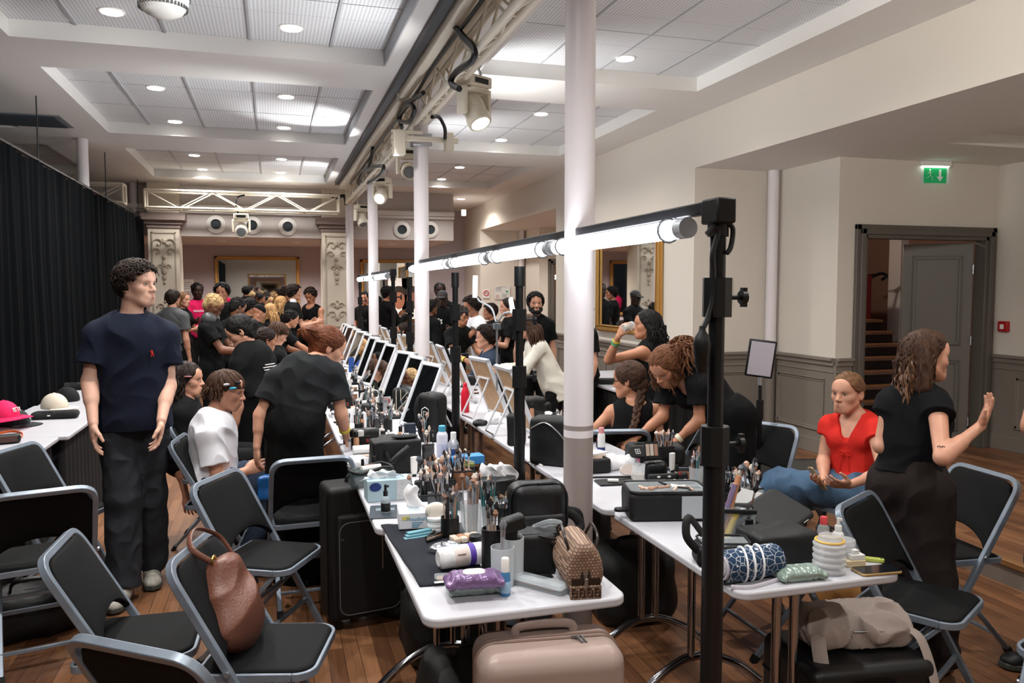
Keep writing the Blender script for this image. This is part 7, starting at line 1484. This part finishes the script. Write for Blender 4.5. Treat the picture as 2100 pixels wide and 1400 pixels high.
t=it('belt_bag','clear vinyl tool bag with straps holding long wooden brushes','bag',1500,1118,-24); S=SDF(*bbox([(-.1,0,0),(.1,.1,.14)],.03),h=.004); S.bx((0,.05,.065),I3,(.085,.04,.065),.02,.01); S.wrinkle(.004,50,4); S.build('vinyl_body',m_pvc,t); MB().b2(-.088,.088,.05,.09,.01,.14).build('black_back',m_blk,t,bev=.012); [MB().tube(spline([(x,-.002,.0),(x,-.006,.07),(x,.03,.142)]),.008,6,sq=.5).build('strap',m_blk,t) for x in (-.06,.06)]; MB().b2(-.09,.09,.0,.012,.118,.135).build('top_band',m_blk,t,bev=.004); MB().box((.06,-.01,.09),(.03,.014,.03)).build('buckle',m_black,t,bev=.004)
MB().cyl((-.03,.03,.01),(.03,.05,.25),.011,n=12).build('wooden_handle',mat('handle_peach',(206,146,108),.4),t); MB().cyl((-.05,.02,.01),(.015,.04,.22),.01,n=12).build('holographic_handle',mat('handle_holo',(170,150,190),.15,metal=.5),t); MB().cyl((-.02,.02,.01),(.02,.02,.12),.013,n=12).build('yellow_tube',mat('tube_yellow',(226,196,90),.4),t); MB().lathe([(.001,0),(.02,0),(.02,.09),(.012,.1),(.012,.12),(.001,.12)],n=18,R=rot3(0,.35,0),c=(.04,.02,.01)).build('clear_bottle',m_liq,t); rng=random.Random(6); [brush(t,(-.05+.02*i,.05,.03),(-.05+.02*i+rng.uniform(-.02,.08),.07,.2),HC[6],BC[i%5],L=.14,br=.012) for i in range(6)]
t=softbox('clear_top_case','low black case with a clear lid behind the bandana roll','case',1490,1165,-18,.19,.11,.07,m_blk,.003,.015,zipper=False); MB().b2(-.085,.085,.01,.1,.07,.08).build('clear_lid',m_pvc,t,bev=.006); MB().tube([(x,.055+y,.082) for x,y in rrect(.17,.1,.02)],.004,6,closed=True).build('piping',m_lea,t); MB().tube(spline([(-.09,.02,.05),(-.13,.03,.1),(-.12,.05,.16),(-.07,.05,.1)]),.014,8,sq=.3).build('side_strap',m_blk,t)
pouchbrush('dense cluster of brushes in a clear cup behind the clear vinyl bag',1545,1040,.1,.06,.08,16,51,m=m_pvc); pouchbrush('brush cluster behind the tall stand with wooden handles',1492,1045,.1,.06,.07,14,52,m=m_blk)
t=it('paper_sheet','white paper sheets leaning between the brushes and the laptop sleeve','paper',1535,1065,-20); MB().box((0,0,.06),(.13,.004,.13),rot3(-.5,.25,.1)).build('sheet',m_paper,t); MB().box((.05,.03,.012),(.11,.09,.003),rot3(.1,.15,.4)).build('sheet',m_paper,t)
# large case with clear top
t=it('vanity_case','large black vanity case with a clear window lid full of makeup','case',1375,1070,-14); S=SDF(*bbox([(-.17,0,0),(.17,.22,.13)],.03),h=.005); S.bx((0,.1,.058),I3,(.165,.1,.058),.02,.01); S.wrinkle(.003,30,2); S.plane((0,0,.002),(0,0,-1)); S.build('case_body',m_blk,t); MB().prism(rrect(.315,.185,.025,cy=.1),.117,.121).build('window',m_pvc,t); MB().tube([(x,.1+y,.121) for x,y in rrect(.325,.195,.03)],.006,8,closed=True).build('window_piping',m_lea,t); rng=random.Random(9)
for i in range(12): x,y,a=rng.uniform(-.12,.12),rng.uniform(.04,.16),rng.uniform(0,3); MB().cyl((x-.03*math.cos(a),y-.03*math.sin(a),.123),(x+.03*math.cos(a),y+.03*math.sin(a),.123),.006,n=8).build('product',[HC[2],m_black,BC[6],HC[4],m_paper][i%5],t)
MB().prism(rrect(.07,.035,.015,cx=-.185,cy=.06),.03,.045).build('side_handle',m_lea,t,bev=.005); MB().box((.09,-.004,.06),(.09,.006,.09)).build('label_card',mat('card_grey',(170,174,178),.5),t)
t=softbox('polka_pouch','black pouch with white polka dots behind the vanity case','pouch',1372,990,-6,.2,.03,.045,m_blk,.002,.012,zipper=False); mb=MB(); [mb.sph((-.08+.027*i,-.001,.014+.018*(i%2)),(.009,.002,.005),8,5) for i in range(7)]; mb.build('dots',m_paper,t)
t=softbox('cosmetic_pouch','small shiny black pouch beside the water glass','pouch',1345,985,-8,.12,.07,.09,m_lea,.007,.03)
t=it('drinking_glass','clear straight glass half full of water beside the vanity case','glass',1309,994); MB().lathe([(.001,.003),(.029,.003),(.033,.1),(.0315,.1),(.0275,.008),(.001,.008)],n=28).build('tumbler',m_clear,t); MB().lathe([(.001,.009),(.027,.009),(.03,.055),(.001,.055)],n=24).build('water',mat('cloudy_water',(204,188,164),.1,alpha=.55),t)
t=it('clear_cup','clear beaker of grey headed brushes beside the tall stand','brush holder',1428,988); MB().lathe([(.001,0),(.035,0),(.037,.075),(.035,.075),(.033,.004),(.001,.004)],n=28).build('cup',m_clear,t); brushset(t,(0,0,0),7,.02,.08,random.Random(8),.1,(.08,.12))
t=it('cotton_bag','bulging white bag of cotton with blue and pink print','cotton',1268,962,-5); S=sd([(-.1,-.04,0),(.1,.05,.08)],.03); S.el((-.05,0,.04),I3,(.06,.045,.042),.03); S.el((.045,0,.035),I3,(.07,.04,.036),.03); S.wrinkle(.008,55,3); S.plane((0,0,.001),(0,0,-1)); S.build('cotton',m_tissue,t); MB().box((.07,-.036,.045),(.035,.004,.014)).build('blue_print',mat('ink_navy',(30,50,110),.5),t); MB().box((.098,-.03,.05),(.02,.004,.02)).build('pink_print',mat('ink_pink',(206,110,140),.5),t)
t=it('aerosol_can','tall white aerosol can with a pink cap at the edge of the column','aerosol',1233,926); bottle(t,.022,.11,m_paper,mat('cap_pink',(222,150,150),.4),.03,.72,None,sh=.12); MB().lathe([(.0225,.002),(.0232,.003),(.0232,.028),(.0225,.029)],n=24).build('blue_band',mat('ink_navy',(30,50,110),.5),t)
t=softbox('makeup_case','square black makeup case with pale palettes stacked on top by the column','case',1222,972,0,.17,.12,.075,m_blk,.002,.012,zipper=False); [MB().box((-.02+.015*i,.06,.08+.009*i),(.14,.07,.008),rot3(0,0,.25*i-.2)).build('palette_stack',[HC[4],BC[3],m_paper][i],t) for i in range(3)]
t=it('tablet','flat black tablet with a white eraser shaped stick on it','tablet',1265,990,-6); MB().prism(rrect(.2,.11,.008),.001,.009).build('tablet_body',m_black,t); MB().cyl((-.05,-.01,.017),(.0,-.025,.017),.009,n=12).build('white_stick',m_paper,t); MB().tube([(-.12,.07,.016),(.09,.05,.016)],.006,8).build('long_brush',m_black,t); MB().sph((-.125,.07,.016),(.011,.009,.009),8,6).build('brush_tip',HC[2],t)
t=it('compact','cream round box with printed rim leaning beside the water glass','box',1288,975); MB().lathe([(.001,-.008),(.05,-.008),(.05,.008),(.001,.008)],n=30,R=rot3(1.15,0,.2),c=(0,0,.03),sy=.55).build('round_box',mat('box_blush',(230,214,206),.5),t)
t=it('kit_bag','black open kit bag with a white square emblem under the curly haired woman hands','bag',1350,958,-14); S=SDF(*bbox([(-.15,0,0),(.15,.16,.13)],.03),h=.005); S.bx((0,.08,.055),I3,(.15,.075,.055),.025,.01); S.el((0,.08,.12),I3,(.12,.05,.05),.01,op='s'); S.wrinkle(.005,32,3); S.plane((0,0,.002),(0,0,-1)); S.build('bag_body',m_blk,t)
MB().prism(rrect(.09,.06,.02),-.006,.006,R=rot3(.9,0,.3),c=(-.12,-.03,.09)).build('side_flap',m_blk,t); fl=MB(); R=rot3(.9,0,.3)
for (x0,x1,y0,y1) in ((-.014,.014,.011,.014),(-.014,.014,-.014,-.011),(-.014,-.011,-.014,.014),(.011,.014,-.014,.014),(-.006,.006,-.002,.001),(-.0015,.0015,-.012,.012)): fl.box(R@V(((x0+x1)/2,(y0+y1)/2,.007))+V((-.12,-.03,.09)),(x1-x0,y1-y0,.001),R)
fl.build('square_emblem',m_paper,t)
t2=it('palette','open nude eyeshadow palette standing in the kit bag','palette',1338,935,-10,z=Z+.09); MB().box((0,.02,.03),(.075,.008,.085),rot3(-.3,0,0)).build('palette_case',m_black,t2); [MB().box((-.022+.022*i,.013,.03),(.018,.004,.06),rot3(-.3,0,0)).build('pan',[HC[4],BC[3],HC[2]][i],t2) for i in range(3)]
pouchbrush('bunch of small cream headed brushes standing in the kit bag',1368,940,.09,.05,.06,16,61,m=m_blk,L=(.07,.1),z=Z+.06)
put('white_tube',*onz(1378,968,Z)[:2],.3,'white squeeze tube standing in front of the kit bag'); put('nail_bottle',*onz(1388,985,Z)[:2],.3,'nude nail bottle in front of the kit bag'); put('lipstick',*onz(1394,990,Z)[:2],.3,'red lipstick in front of the kit bag')
# upright cases left of the column
t=softbox('trolley_bag','large black soft case standing on end, beside the widest white column','case',1110,972,-38,.23,.13,.26,m_blk,.004,.03,zipper=True,handle=False); t.location=(1.4,3.97,Z); MB().tube(spline([(-.1,-.004,.2),(-.02,-.006,.235),(.07,-.005,.17),(.105,-.004,.1)]),.005,6).build('diagonal_piping',m_zip,t)
t=softbox('upright_case','narrow black upright case behind the second light stand pole','case',1058,915,-20,.11,.1,.19,m_blk,.003,.02,zipper=False); [MB().sph((.02+.012*i,-.002,.04),(.004,.002,.004),8,5).build('stud',m_paper,t) for i in range(2)]
t=softbox('makeup_bag','open black makeup bag behind the large black soft case','bag',1120,838,5,.3,.15,.13,m_blk,.008,.03); t.location=(1.82,5.62,Z); tissue(t,(-.08,.05,.12),.06,.08,71,'paper')
scatter(1.5,1.9,4.35,4.85,14,'behind the large black soft case',['nail_bottle','white_tube','compact','lipstick','tissue_wad','brush_jar'],[(1.6,5.0,.12)])
t=it('red_bottle','bright red bottle standing behind the wooden-backed mirror','bottle',954,845); bottle(t,.033,.2,mat('bottle_red',(206,26,50),.35),MATS['bottle_red'],.025,.45,sh=.4)
t=it('tissue_wad','crumpled white tissues at the foot of the closest wooden-backed mirror','tissue',1012,868); S=sd([(0,0,.03)],.09); S.el((0,0,.035),I3,(.055,.045,.04),0); S.wrinkle(.012,60,4); S.build('wad',m_tissue,t)
t=it('black_puff','black cloth heap lying at the foot of the closest wooden-backed mirror','cloth',985,872); S=sd([(0,0,.02)],.07); S.el((0,0,.016),I3,(.05,.035,.022),0); S.wrinkle(.006,70,4); S.build('cloth_heap',m_blk,t)
t=it('cable_box','grey flat book of clear sleeves lying beside the leather backpack','sleeves',1070,985,20); t.location=(.95,3.44,Z); [MB().box((.003*i,0,.004+.005*i),(.1,.16,.004),rot3(0,0,.06*i)).build('sleeve',mat('sleeve_clear',(150,160,156),.2,alpha=.8),t) for i in range(4)]
o=MB().tube(spline([onz(1075,945,.75),onz(1090,960,.7),onz(1094,1000,.5),onz(1088,1030,.3)]),.004,6).build('power_cable',m_black); tag(o,'thin dark cable hanging between the two table rows','cable')
o=MB().tube(spline([onz(1082,945,.745),onz(1098,948,.745),onz(1112,955,.745)]),.006,6).build('power_cable',m_white); tag(o,'short white cable with a plug at the edge of the doorway side tables','cable')
# table under mirror: black box and bag
t=it('small_case','small black box on the white table under the gilt mirror','box',1244,787,-20); MB().b2(-.1,.1,-.06,.06,.001,.055).build('case',m_black,t,bev=.006); MB().b2(-.101,.101,-.061,.061,.035,.04).build('case_lid_line',m_lea,t)
t=it('paper_cup','white paper cup at the back of the table under the gilt mirror','cup',1213,768); MB().lathe([(.001,0),(.028,0),(.036,.09),(.034,.09),(.026,.004),(.001,.004)],n=20).build('cup',m_paper,t)
# ---------- light panel on stand
p=onz(1545,1005,0); p=V((2.98,4.22,0))
q=onx(1560,735,2.98)
t=thing('panel_light','square switched off light panel on a thin black stand beside the curly haired woman','light panel',(q.x,q.y,0),math.radians(-28)); MB().cyl((0,0,.02),(0,0,.95),.016,n=12).build('pole',m_blackm,t); MB().cyl((0,0,.9),(0,0,q.z-.14),.011,n=12).build('upper_pole',m_black,t); MB().cyl((0,0,.86),(0,0,.98),.023,n=10).build('collar',m_black,t); [MB().tube([(0,0,.35),(.35*math.cos(a),.35*math.sin(a),.012)],.009,8).build('tripod_leg',m_blackm,t) for a in (.3,2.4,4.5)]
z=q.z; MB().cyl((0,0,z-.17),(0,0,z-.12),.015,n=12).build('spigot',m_alu,t); MB().box((0,0,z),(.17,.03,.24),rot3(.06,.12,0)).build('panel_housing',m_black,t,bev=.006); MB().box((0,-.0165,z),(.145,.004,.215),rot3(.06,.12,0)).build('diffuser',mat('panel_off',(176,170,178),.4),t)
# ---------- caps & bags on curtain tables
def capm2(lab,px,py,rz,m,z=Z,txt=None,k=1.):
    t=it('baseball_cap',lab,'cap',px,py,rz,z); S=SDF(*bbox([(0,0,.05)],.16),h=.004); S.el((0,0,.02),I3,(.085*k,.1*k,.1*k),0); S.el((0,0,.0),I3,(.075*k,.09*k,.09*k),.004,op='s'); S.plane((0,0,.005),(0,0,-1)); S.build('crown',m,t)
    def br(u,v): a=(u-.5)*2.5; r=.09+.075*v; return V((r*math.sin(a)*.95*k,(r*math.cos(a)*(1.05 if v<.01 else 1.)+.012)*k,.012-.012*v*v+.008*(1-abs(u-.5)*2)*v-.01*(abs(u-.5)*2)**2*v))
    MB().grid(br,18,6).build('brim',m,t,solid=.004,smooth=80); MB().sph((0,0,.12*k),(.008,.008,.005),8,5).build('button',m,t)
    if txt:
        F=frame((0,1,.25)); mb=MB(); tm=text_mesh(txt,.042,'cap_lettering',m_paper,t,(0,.098,.06),(PI/2-.2,0,PI),.003)
    return t
m_cpink=mat('cap_pink_cloth',(226,26,92),.8,bump=.1,bscale=300); m_ccream=mat('cap_cream_cloth',(212,202,186),.85,bump=.1,bscale=300); m_cblack=mat('cap_black_cloth',(15,16,18),.85,bump=.1,bscale=300); m_cgrey=mat('cap_grey_cloth',(40,42,46),.85,bump=.1,bscale=300)
t=capm2('charcoal baseball cap lying under the pink cap','px' and 30,872,-110,m_cgrey); capm2('bright pink baseball cap with white letters stacked on the charcoal cap',8,857,-115,m_cpink,Z+.075,'ISTI')
t=softbox('soft_pouch','flat black pouch with a tiny white tag under the white cap','pouch',110,860,0,.3,.13,.05,m_cblack,.006,.024); MB().box((-.03,-.004,.03),(.02,.003,.008)).build('white_tag',m_paper,t); t.location.x+=.0
capm2('cream white baseball cap lying on the flat black pouch',112,838,-120,m_ccream,Z+.045)
capm2('black baseball cap behind the cream white cap',138,822,70,m_cblack); softbox('bag','flat black bag at the far end of the table with caps','bag',160,800,0,.3,.15,.06,m_cblack,.006,.028)
t=it('goggles','pair of black goggles with an orange strap at the picture edge','goggles',12,910,20); S=sd([(-.08,-.03,0),(.08,.03,.07)],.03); S.bx((0,0,.03),I3,(.08,.025,.03),.02,.01); S.build('frame',m_black,t); MB().tube(spline([(-.08,0,.03),(-.05,.08,.05),(.04,.1,.06),(.09,.03,.05),(.08,0,.03)]),.009,6,sq=.4).build('elastic_strap',mat('strap_orange',(214,96,40),.6),t); MB().b2(-.06,.06,-.03,-.024,.014,.048).build('lens',mat('lens_brown',(70,40,30),.1),t)
# ---------- floor things
m_tan=mat('suitcase_tan',(160,140,132),.35,bump=.05,bscale=200); 
a=onz(985,1330,.5); 
t=thing('suitcase','hard shell blush beige suitcase standing under the front makeup table','suitcase',tuple(onz(1122,1308,.65)[:2])+(0,),math.radians(-7)); W,D,Hh=.43,.24,.65
S=SDF(*bbox([(-W/2,-D/2,0),(W/2,D/2,Hh)],.03),h=.005); S.bx((0,0,Hh/2+.03),I3,(W/2,D/2,Hh/2-.03),.055,.0); S.build('shell',m_tan,t)
mb=MB(); 
for i in range(14): z=.12+.028*i; mb.tube([(-W/2+.05,-D/2-.001,z),(-.05,-D/2-.001,z),(-.02,-D/2-.001,z+.012),(W/2-.05,-D/2-.001,z+.012)],.004,6)
mb.build('ridge_pattern',m_tan,t); MB().tube([(-W/2+.04,-D/2-.001,.535),(-.06,-D/2-.001,.535),(-.02,-D/2-.001,.55),(W/2-.04,-D/2-.001,.55)],.006,8).build('swage_line',m_tan,t)
for dy in (-.012,.012): MB().tube([(x,dy,Hh/2+.03+y) for x,y in rrect(W+.004,Hh-.056,.058)],.004,6,closed=True).build('zip_seam',mat('zip_taupe',(120,98,88),.5),t)
MB().tube(spline([(-.09,.04,Hh),(-.07,.04,Hh+.025),(.07,.04,Hh+.025),(.09,.04,Hh)]),.014,10,sq=.6).build('handle',m_tan,t); z_=MB(); [z_.tube([(.07+.012*k,-.012,Hh+.003),(.085+.012*k,-.03,Hh+.012),(.095+.012*k,-.05,Hh+.002)],.004,6) for k in (0,1)]; z_.build('zip_pull',m_zip,t); MB().box((.02,.09,Hh),(.13,.04,.01)).build('telescopic_recess',mat('zip_taupe',(120,98,88),.5),t,bev=.003)
for x in (-1,1):
    for y in (-1,1): MB().cyl((x*(W/2-.05),y*(D/2-.05)-.012,.025),(x*(W/2-.05),y*(D/2-.05)+.012,.025),.024,n=16).build('wheel',m_black,t)
# black suitcase
t=thing('suitcase','tall black fabric suitcase standing between two folding chairs','suitcase',(.42,4.03,0),math.radians(10)); W,D,Hh=.40,.22,.72
S=SDF(*bbox([(-W/2,-D/2,0),(W/2,D/2,Hh)],.03),h=.005); S.bx((0,0,Hh/2+.025),I3,(W/2,D/2,Hh/2-.025),.03,.0); S.build('body',m_blk,t); MB().b2(-W/2+.035,W/2-.035,-D/2-.025,-D/2+.02,.08,Hh-.13).build('front_pocket',m_blk,t,bev=.02,seg=3); MB().tube([(x,-D/2-.024,.32+y) for x,y in rrect(W-.09,.46,.05)],.003,6,closed=True).build('pocket_piping',mat('piping_grey',(90,92,94),.4),t); MB().tube([(x,-D/2+.03,Hh/2+.02+y) for x,y in rrect(W+.004,Hh-.07,.04)],.004,6,closed=True).build('zip_seam',m_lea,t)
MB().tube([(.06,-D/2-.028,.3),(.06,-D/2-.028,Hh-.14)],.003,6).build('vertical_zip',m_zip,t); MB().tube([(.052,-D/2-.03,Hh-.2),(.052,-D/2-.03,Hh-.13),(.068,-D/2-.03,Hh-.13),(.068,-D/2-.03,Hh-.2)],.003,6,closed=True).build('zip_pull',m_zip,t); MB().tube(spline([(-.08,0,Hh),(-.06,0,Hh+.03),(.06,0,Hh+.03),(.08,0,Hh)]),.013,8,sq=.6).build('handle',m_lea,t); MB().box((-.14,-D/2-.026,.47),(.012,.004,.008)).build('silver_stud',m_zip,t)
for x in (-1,1):
    for y in (-1,1): MB().cyl((x*(W/2-.05),y*(D/2-.05)-.012,.024),(x*(W/2-.05),y*(D/2-.05)+.012,.024),.023,n=16).build('wheel',m_black,t)
# leather bag on chair back
m_bl=mat('cognac_leather',(112,72,58),.38,bump=.25,bscale=120)
t=thing('leather_bag','brown leather shoulder bag slumped against the chair back','handbag',(-.16,2.82,.465),math.radians(-106))
S=SDF(*bbox([(-.15,-.05,0),(.15,.16,.3)],.04),h=.005); S.el((0,.03,.1),I3,(.15,.075,.105),.05); S.el((0,.0,.19),rot3(.35,0,0),(.11,.05,.1),.06); S.el((.0,-.01,.27),I3,(.06,.03,.05),.05); S.plane((0,0,.003),(0,0,-1),.01); S.wrinkle(.012,24,5,dirs=(1,.5,.7)); S.build('body',m_bl,t)
MB().tube(spline([(-.05,-.0,.3),(-.08,-.06,.36),(-.02,-.12,.4),(.06,-.1,.36),(.05,-.02,.3)]),.011,8,sq=.4).build('shoulder_strap',m_bl,t); MB().tube([(.05+.016*math.cos(a),-.03,.315+.016*math.sin(a)) for a in np.linspace(0,2*PI,14)[:-1]],.004,6,closed=True).build('gold_ring',GOLD,t); MB().sph((.0,-.01,.3),(.04,.02,.02),12,8).build('dark_lining',m_blk,t)
# trunk and puffer bag under right table
t=thing('trunk','black hard trunk case under the table with the bandana roll','case',tuple(onz(1735,1320,.4)[:2])+(0,),math.radians(-6)); S=SDF(*bbox([(-.26,-.2,0),(.26,.2,.42)],.03),h=.006); S.bx((0,0,.21),I3,(.24,.18,.19),.04,.0); S.build('shell',mat('trunk_black',(14,15,17),.4),t); MB().tube([(x,y,.27) for x,y in rrect(.484,.364,.045)],.005,6,closed=True).build('lid_seam',m_black,t); MB().tube(spline([(-.07,-.18,.33),(-.06,-.205,.34),(.06,-.205,.34),(.07,-.18,.33)]),.01,8).build('handle',m_black,t); [MB().cyl((x*.2,y*.14-.012,.022),(x*.2,y*.14+.012,.022),.021,n=14).build('wheel',m_black,t) for x in (-1,1) for y in (-1,1)]; MB().box((.235,-.02,.15),(.012,.16,.006)).build('rib',m_black,t)
m_puf=mat('puffer_greige',(156,142,134),.6,bump=.15,bscale=60)
t=thing('puffer_bag','greige padded shoulder bag with wide straps lying on the black trunk','bag',tuple(onz(1745,1312,.4)[:2])+(.402,),math.radians(-10)); S=SDF(*bbox([(-.2,-.12,0),(.2,.12,.15)],.05),h=.005); S.bx((0,0,.055),I3,(.185,.1,.05),.045,.02); S.rc((-.15,.0,.075),(.15,.02,.07),.05,.045,.05); S.wrinkle(.016,48,8,dirs=(1,1,.4),n=3); S.plane((0,0,.003),(0,0,-1),.01); S.build('padded_body',m_puf,t)
for x in (-1,1): MB().tube(spline([(x*.15,-.05,.06),(x*.19,-.12,.05),(x*.2,-.2,-.1),(x*.19+.0,-.21,-.25),(x*.2,-.21,-.385)]),.005,10,sq=5).build('wide_strap',m_puf,t)
MB().box((-.195,-.203,-.13),(.056,.012,.04)).build('strap_buckle',mat('buckle_greige',(176,166,160),.4),t,bev=.004); MB().tube(spline([(-.16,-.08,.07),(0,-.105,.075),(.14,-.09,.06)]),.003,6).build('zipper',m_zip,t)
# red box with white trim under the girl
t=thing('cool_box','red box with white edges on the floor beside the seated girl','box',(3.56,3.92,0),math.radians(25)); MB().b2(-.2,.2,-.16,.16,.001,.36).build('box_body',mat('box_red',(168,28,30),.5),t,bev=.01); MB().b2(-.207,.207,-.167,.167,.36,.4).build('white_lid',m_paper,t,bev=.008); MB().b2(-.204,.204,-.164,.164,.16,.18).build('white_stripe',m_paper,t)
t=thing('open_case','open black case with white tissues on the floor beside the light panel','case',(3.45,5.0,0),math.radians(-20)); mb=MB(); mb.b2(-.25,.25,-.18,.18,.001,.02); mb.b2(-.25,.25,-.18,-.16,.02,.12); mb.b2(-.25,.25,.16,.18,.02,.12); mb.b2(-.25,-.23,-.18,.18,.02,.12); mb.b2(.23,.25,-.18,.18,.02,.12); mb.build('tray',m_black,t); MB().box((0,.27,.22),(.5,.02,.36),rot3(-.5,0,0)).build('open_lid',m_black,t); tissue(t,(0,0,.02),.1,.1,81); tissue(t,(.1,.02,.02),.09,.1,82)
t=thing('portfolio_case','flat dark portfolio case lying on the raised floor against the panelling','case',onz(1630,932,PZ)+V((.0,-.1,0)),math.radians(-15)); t.location=(4.45,5.75,PZ); MB().b2(-.36,.36,-.25,.25,.001,.03).build('case_panel',mat('case_smoke',(64,64,62),.25),t,bev=.006); MB().tube([(x,y,.03) for x,y in rrect(.72,.5,.02)],.008,6,closed=True).build('case_edge',m_blackm,t)
t=thing('shopping_bag','tan orange fabric bag on the floor under the doorway side tables','bag',onz(1722,1245,0)); S=SDF(*bbox([(-.12,-.08,0),(.12,.08,.2)],.04),h=.006); S.el((0,0,.09),I3,(.12,.08,.1),0); S.wrinkle(.02,26,4,dirs=(1,1,.1)); S.plane((0,0,.003),(0,0,-1)); S.build('cloth',mat('cloth_ochre',(170,120,66),.8),t)
t=thing('shopping_bag','small bright blue plastic bag hanging beside the chair seen square from behind','bag',(-.02,4.62,.0)); t.location=ony(551,1022,4.36); S=SDF(*bbox([(-.06,-.03,0),(.06,.03,.12)],.03),h=.005); S.bx((0,0,.06),I3,(.05,.025,.06),.01,.0); S.wrinkle(.008,50,3); S.build('film',mat('film_blue',(24,84,142),.3),t)
def floorbag(lab,x,y,rz,w,d,h,seed,m=None): 
    t=thing('bag',lab,'bag',(x,y,0),math.radians(rz),group=None); S=SDF(*bbox([(-w/2,-d/2,0),(w/2,d/2,h)],.05),h=.007); S.bx((0,0,h/2),I3,(w/2,d/2,h/2),min(h*.4,.09),.0); S.wrinkle(.022,17,seed); S.plane((0,0,.003),(0,0,-1)); S.build('body',m or m_blk,t); MB().tube(spline([(-w*.25,0,h*.9),(-w*.2,-.05,h+.06),(w*.2,-.06,h+.05),(w*.25,0,h*.9)]),.013,8,sq=.5).build('handle',m_lea,t); MB().tube([(-w*.4,.01,h*.98),(w*.4,.01,h*.98)],.004,6).build('zipper',m_zip,t)
floorbag('black slumped bag on the floor beneath the chair at the picture edge',-1.15,4.35,20,.4,.28,.22,3); floorbag('black bag on the floor beside the chair facing the caps',-.98,4.55,-20,.3,.22,.2,5); floorbag('dark bag on the floor under the table behind the black suitcase',.7,4.1,5,.4,.3,.35,6); floorbag('dark bag on the floor under the table with the dark towel',.72,2.85,5,.4,.35,.3,7); floorbag('dark bag under the doorway side table next to its chrome legs',1.75,3.7,0,.4,.35,.36,8); floorbag('dark bag under the table where the curly haired woman works',1.7,4.5,0,.45,.35,.38,9); floorbag('black bag under the table by the widest column foot',.75,3.5,0,.4,.3,.32,10)
o=MB().tube(spline([(1.1,2.6,.006),(1.25,2.5,.006),(1.5,2.55,.006),(1.7,2.75,.006),(1.5,2.9,.006),(1.3,2.8,.006),(1.2,3.3,.006),(1.15,4,.006)]),.006,6).build('power_cable',m_black); tag(o,'black cable curling on the floor between the two front tables','cable')
for x,y,lab in ((-.12,4.78,'pale trainer lying under the chair of the boy, toe forward'),): pass

for px,lab,c in ((818,'white poster board with a portrait leaning near the far wall mirror',(150,96,74)),(846,'second white poster board with a portrait beside the black poster stand',(120,80,64))):
    p=ony(px,612,16.4); t=thing('poster_board',lab,'poster',(p.x,16.4,p.z),0); MB().b2(-.22,.22,-.01,.01,-.42,.42).build('board',m_paper,t); MB().sph((0,-.012,-.02),(.12,.006,.2),16,10).build('portrait_face',mat('portrait_%d'%px,c,.8),t); MB().sph((0,-.011,.14),(.15,.005,.12),16,10).build('portrait_hair',mat('portrait_hair',(40,30,28),.8),t); MB().b2(-.2,-.17,.012,.03,-p.z,-.42+.8).build('easel_leg',m_blackm,t); MB().b2(.17,.2,.012,.03,-p.z,-.42+.8).build('easel_leg',m_blackm,t)
# ================================================================ lighting, world, view
w=bpy.data.worlds.new('world'); scene.world=w; w.use_nodes=True
w.node_tree.nodes['Background'].inputs[0].default_value=(.6,.65,.7,1); w.node_tree.nodes['Background'].inputs[1].default_value=.3
def spot(loc,tgt,e,size,blend,col=(1,1,1),r=.05):  # moving-head beams on the ceiling, plus wide fills added for brightness
    l=bpy.data.lights.new('stage_and_fill_spot','SPOT'); l.energy=e; l.spot_size=size; l.spot_blend=blend; l.color=col; l.shadow_soft_size=r
    o=bpy.data.objects.new('stage_and_fill_spot',l); COL.objects.link(o); o.location=loc; o.rotation_euler=(V(tgt)-V(loc)).to_track_quat('-Z','Y').to_euler()
spot((1.05,9.2,2.62),onz(640,240,ZT),70,.9,.6)
spot((1.05,11.3,2.6),onz(600,345,ZT),60,.95,.6)
spot((1.05,5.2,2.6),onz(600,20,ZT),25,1.5,1)
spot((-.4,13.0,2.5),onz(260,235,ZT),60,.7,.6)
vs=scene.view_settings; vs.view_transform='Standard'; vs.look='None'; vs.gamma=1; vs.use_curve_mapping=False; vs.exposure=0.75
scene.cycles.max_bounces=8; scene.cycles.diffuse_bounces=4; scene.cycles.transparent_max_bounces=24; scene.cycles.use_denoising=True
spot((1.4,6.2,2.7),onz(1200,150,ZT),50,1.9,1)  # wide fills added to lift the doorway side ceiling
spot((1.4,8.6,2.7),onz(1080,270,ZT),40,1.8,1)
spot((1.42,2.3,2.75),(4.0,4.2,3.25),115,1.9,1,(1,.96,.9),.15)  # added washes that brighten the upper wall on the doorway side
spot((1.42,-.5,2.75),(4.0,1.8,3.2),95,1.9,1,(1,.96,.9),.15)
spot((1.0,3.4,2.75),(-2.6,5.2,3.38),140,1.5,1,(.95,.98,1),.15)  # added washes that brighten the ceiling past the curtain
spot((1.0,6.6,2.75),(-3.0,8.6,3.38),120,1.3,1,(.95,.98,1),.15)
scene.cycles.sample_clamp_indirect=6
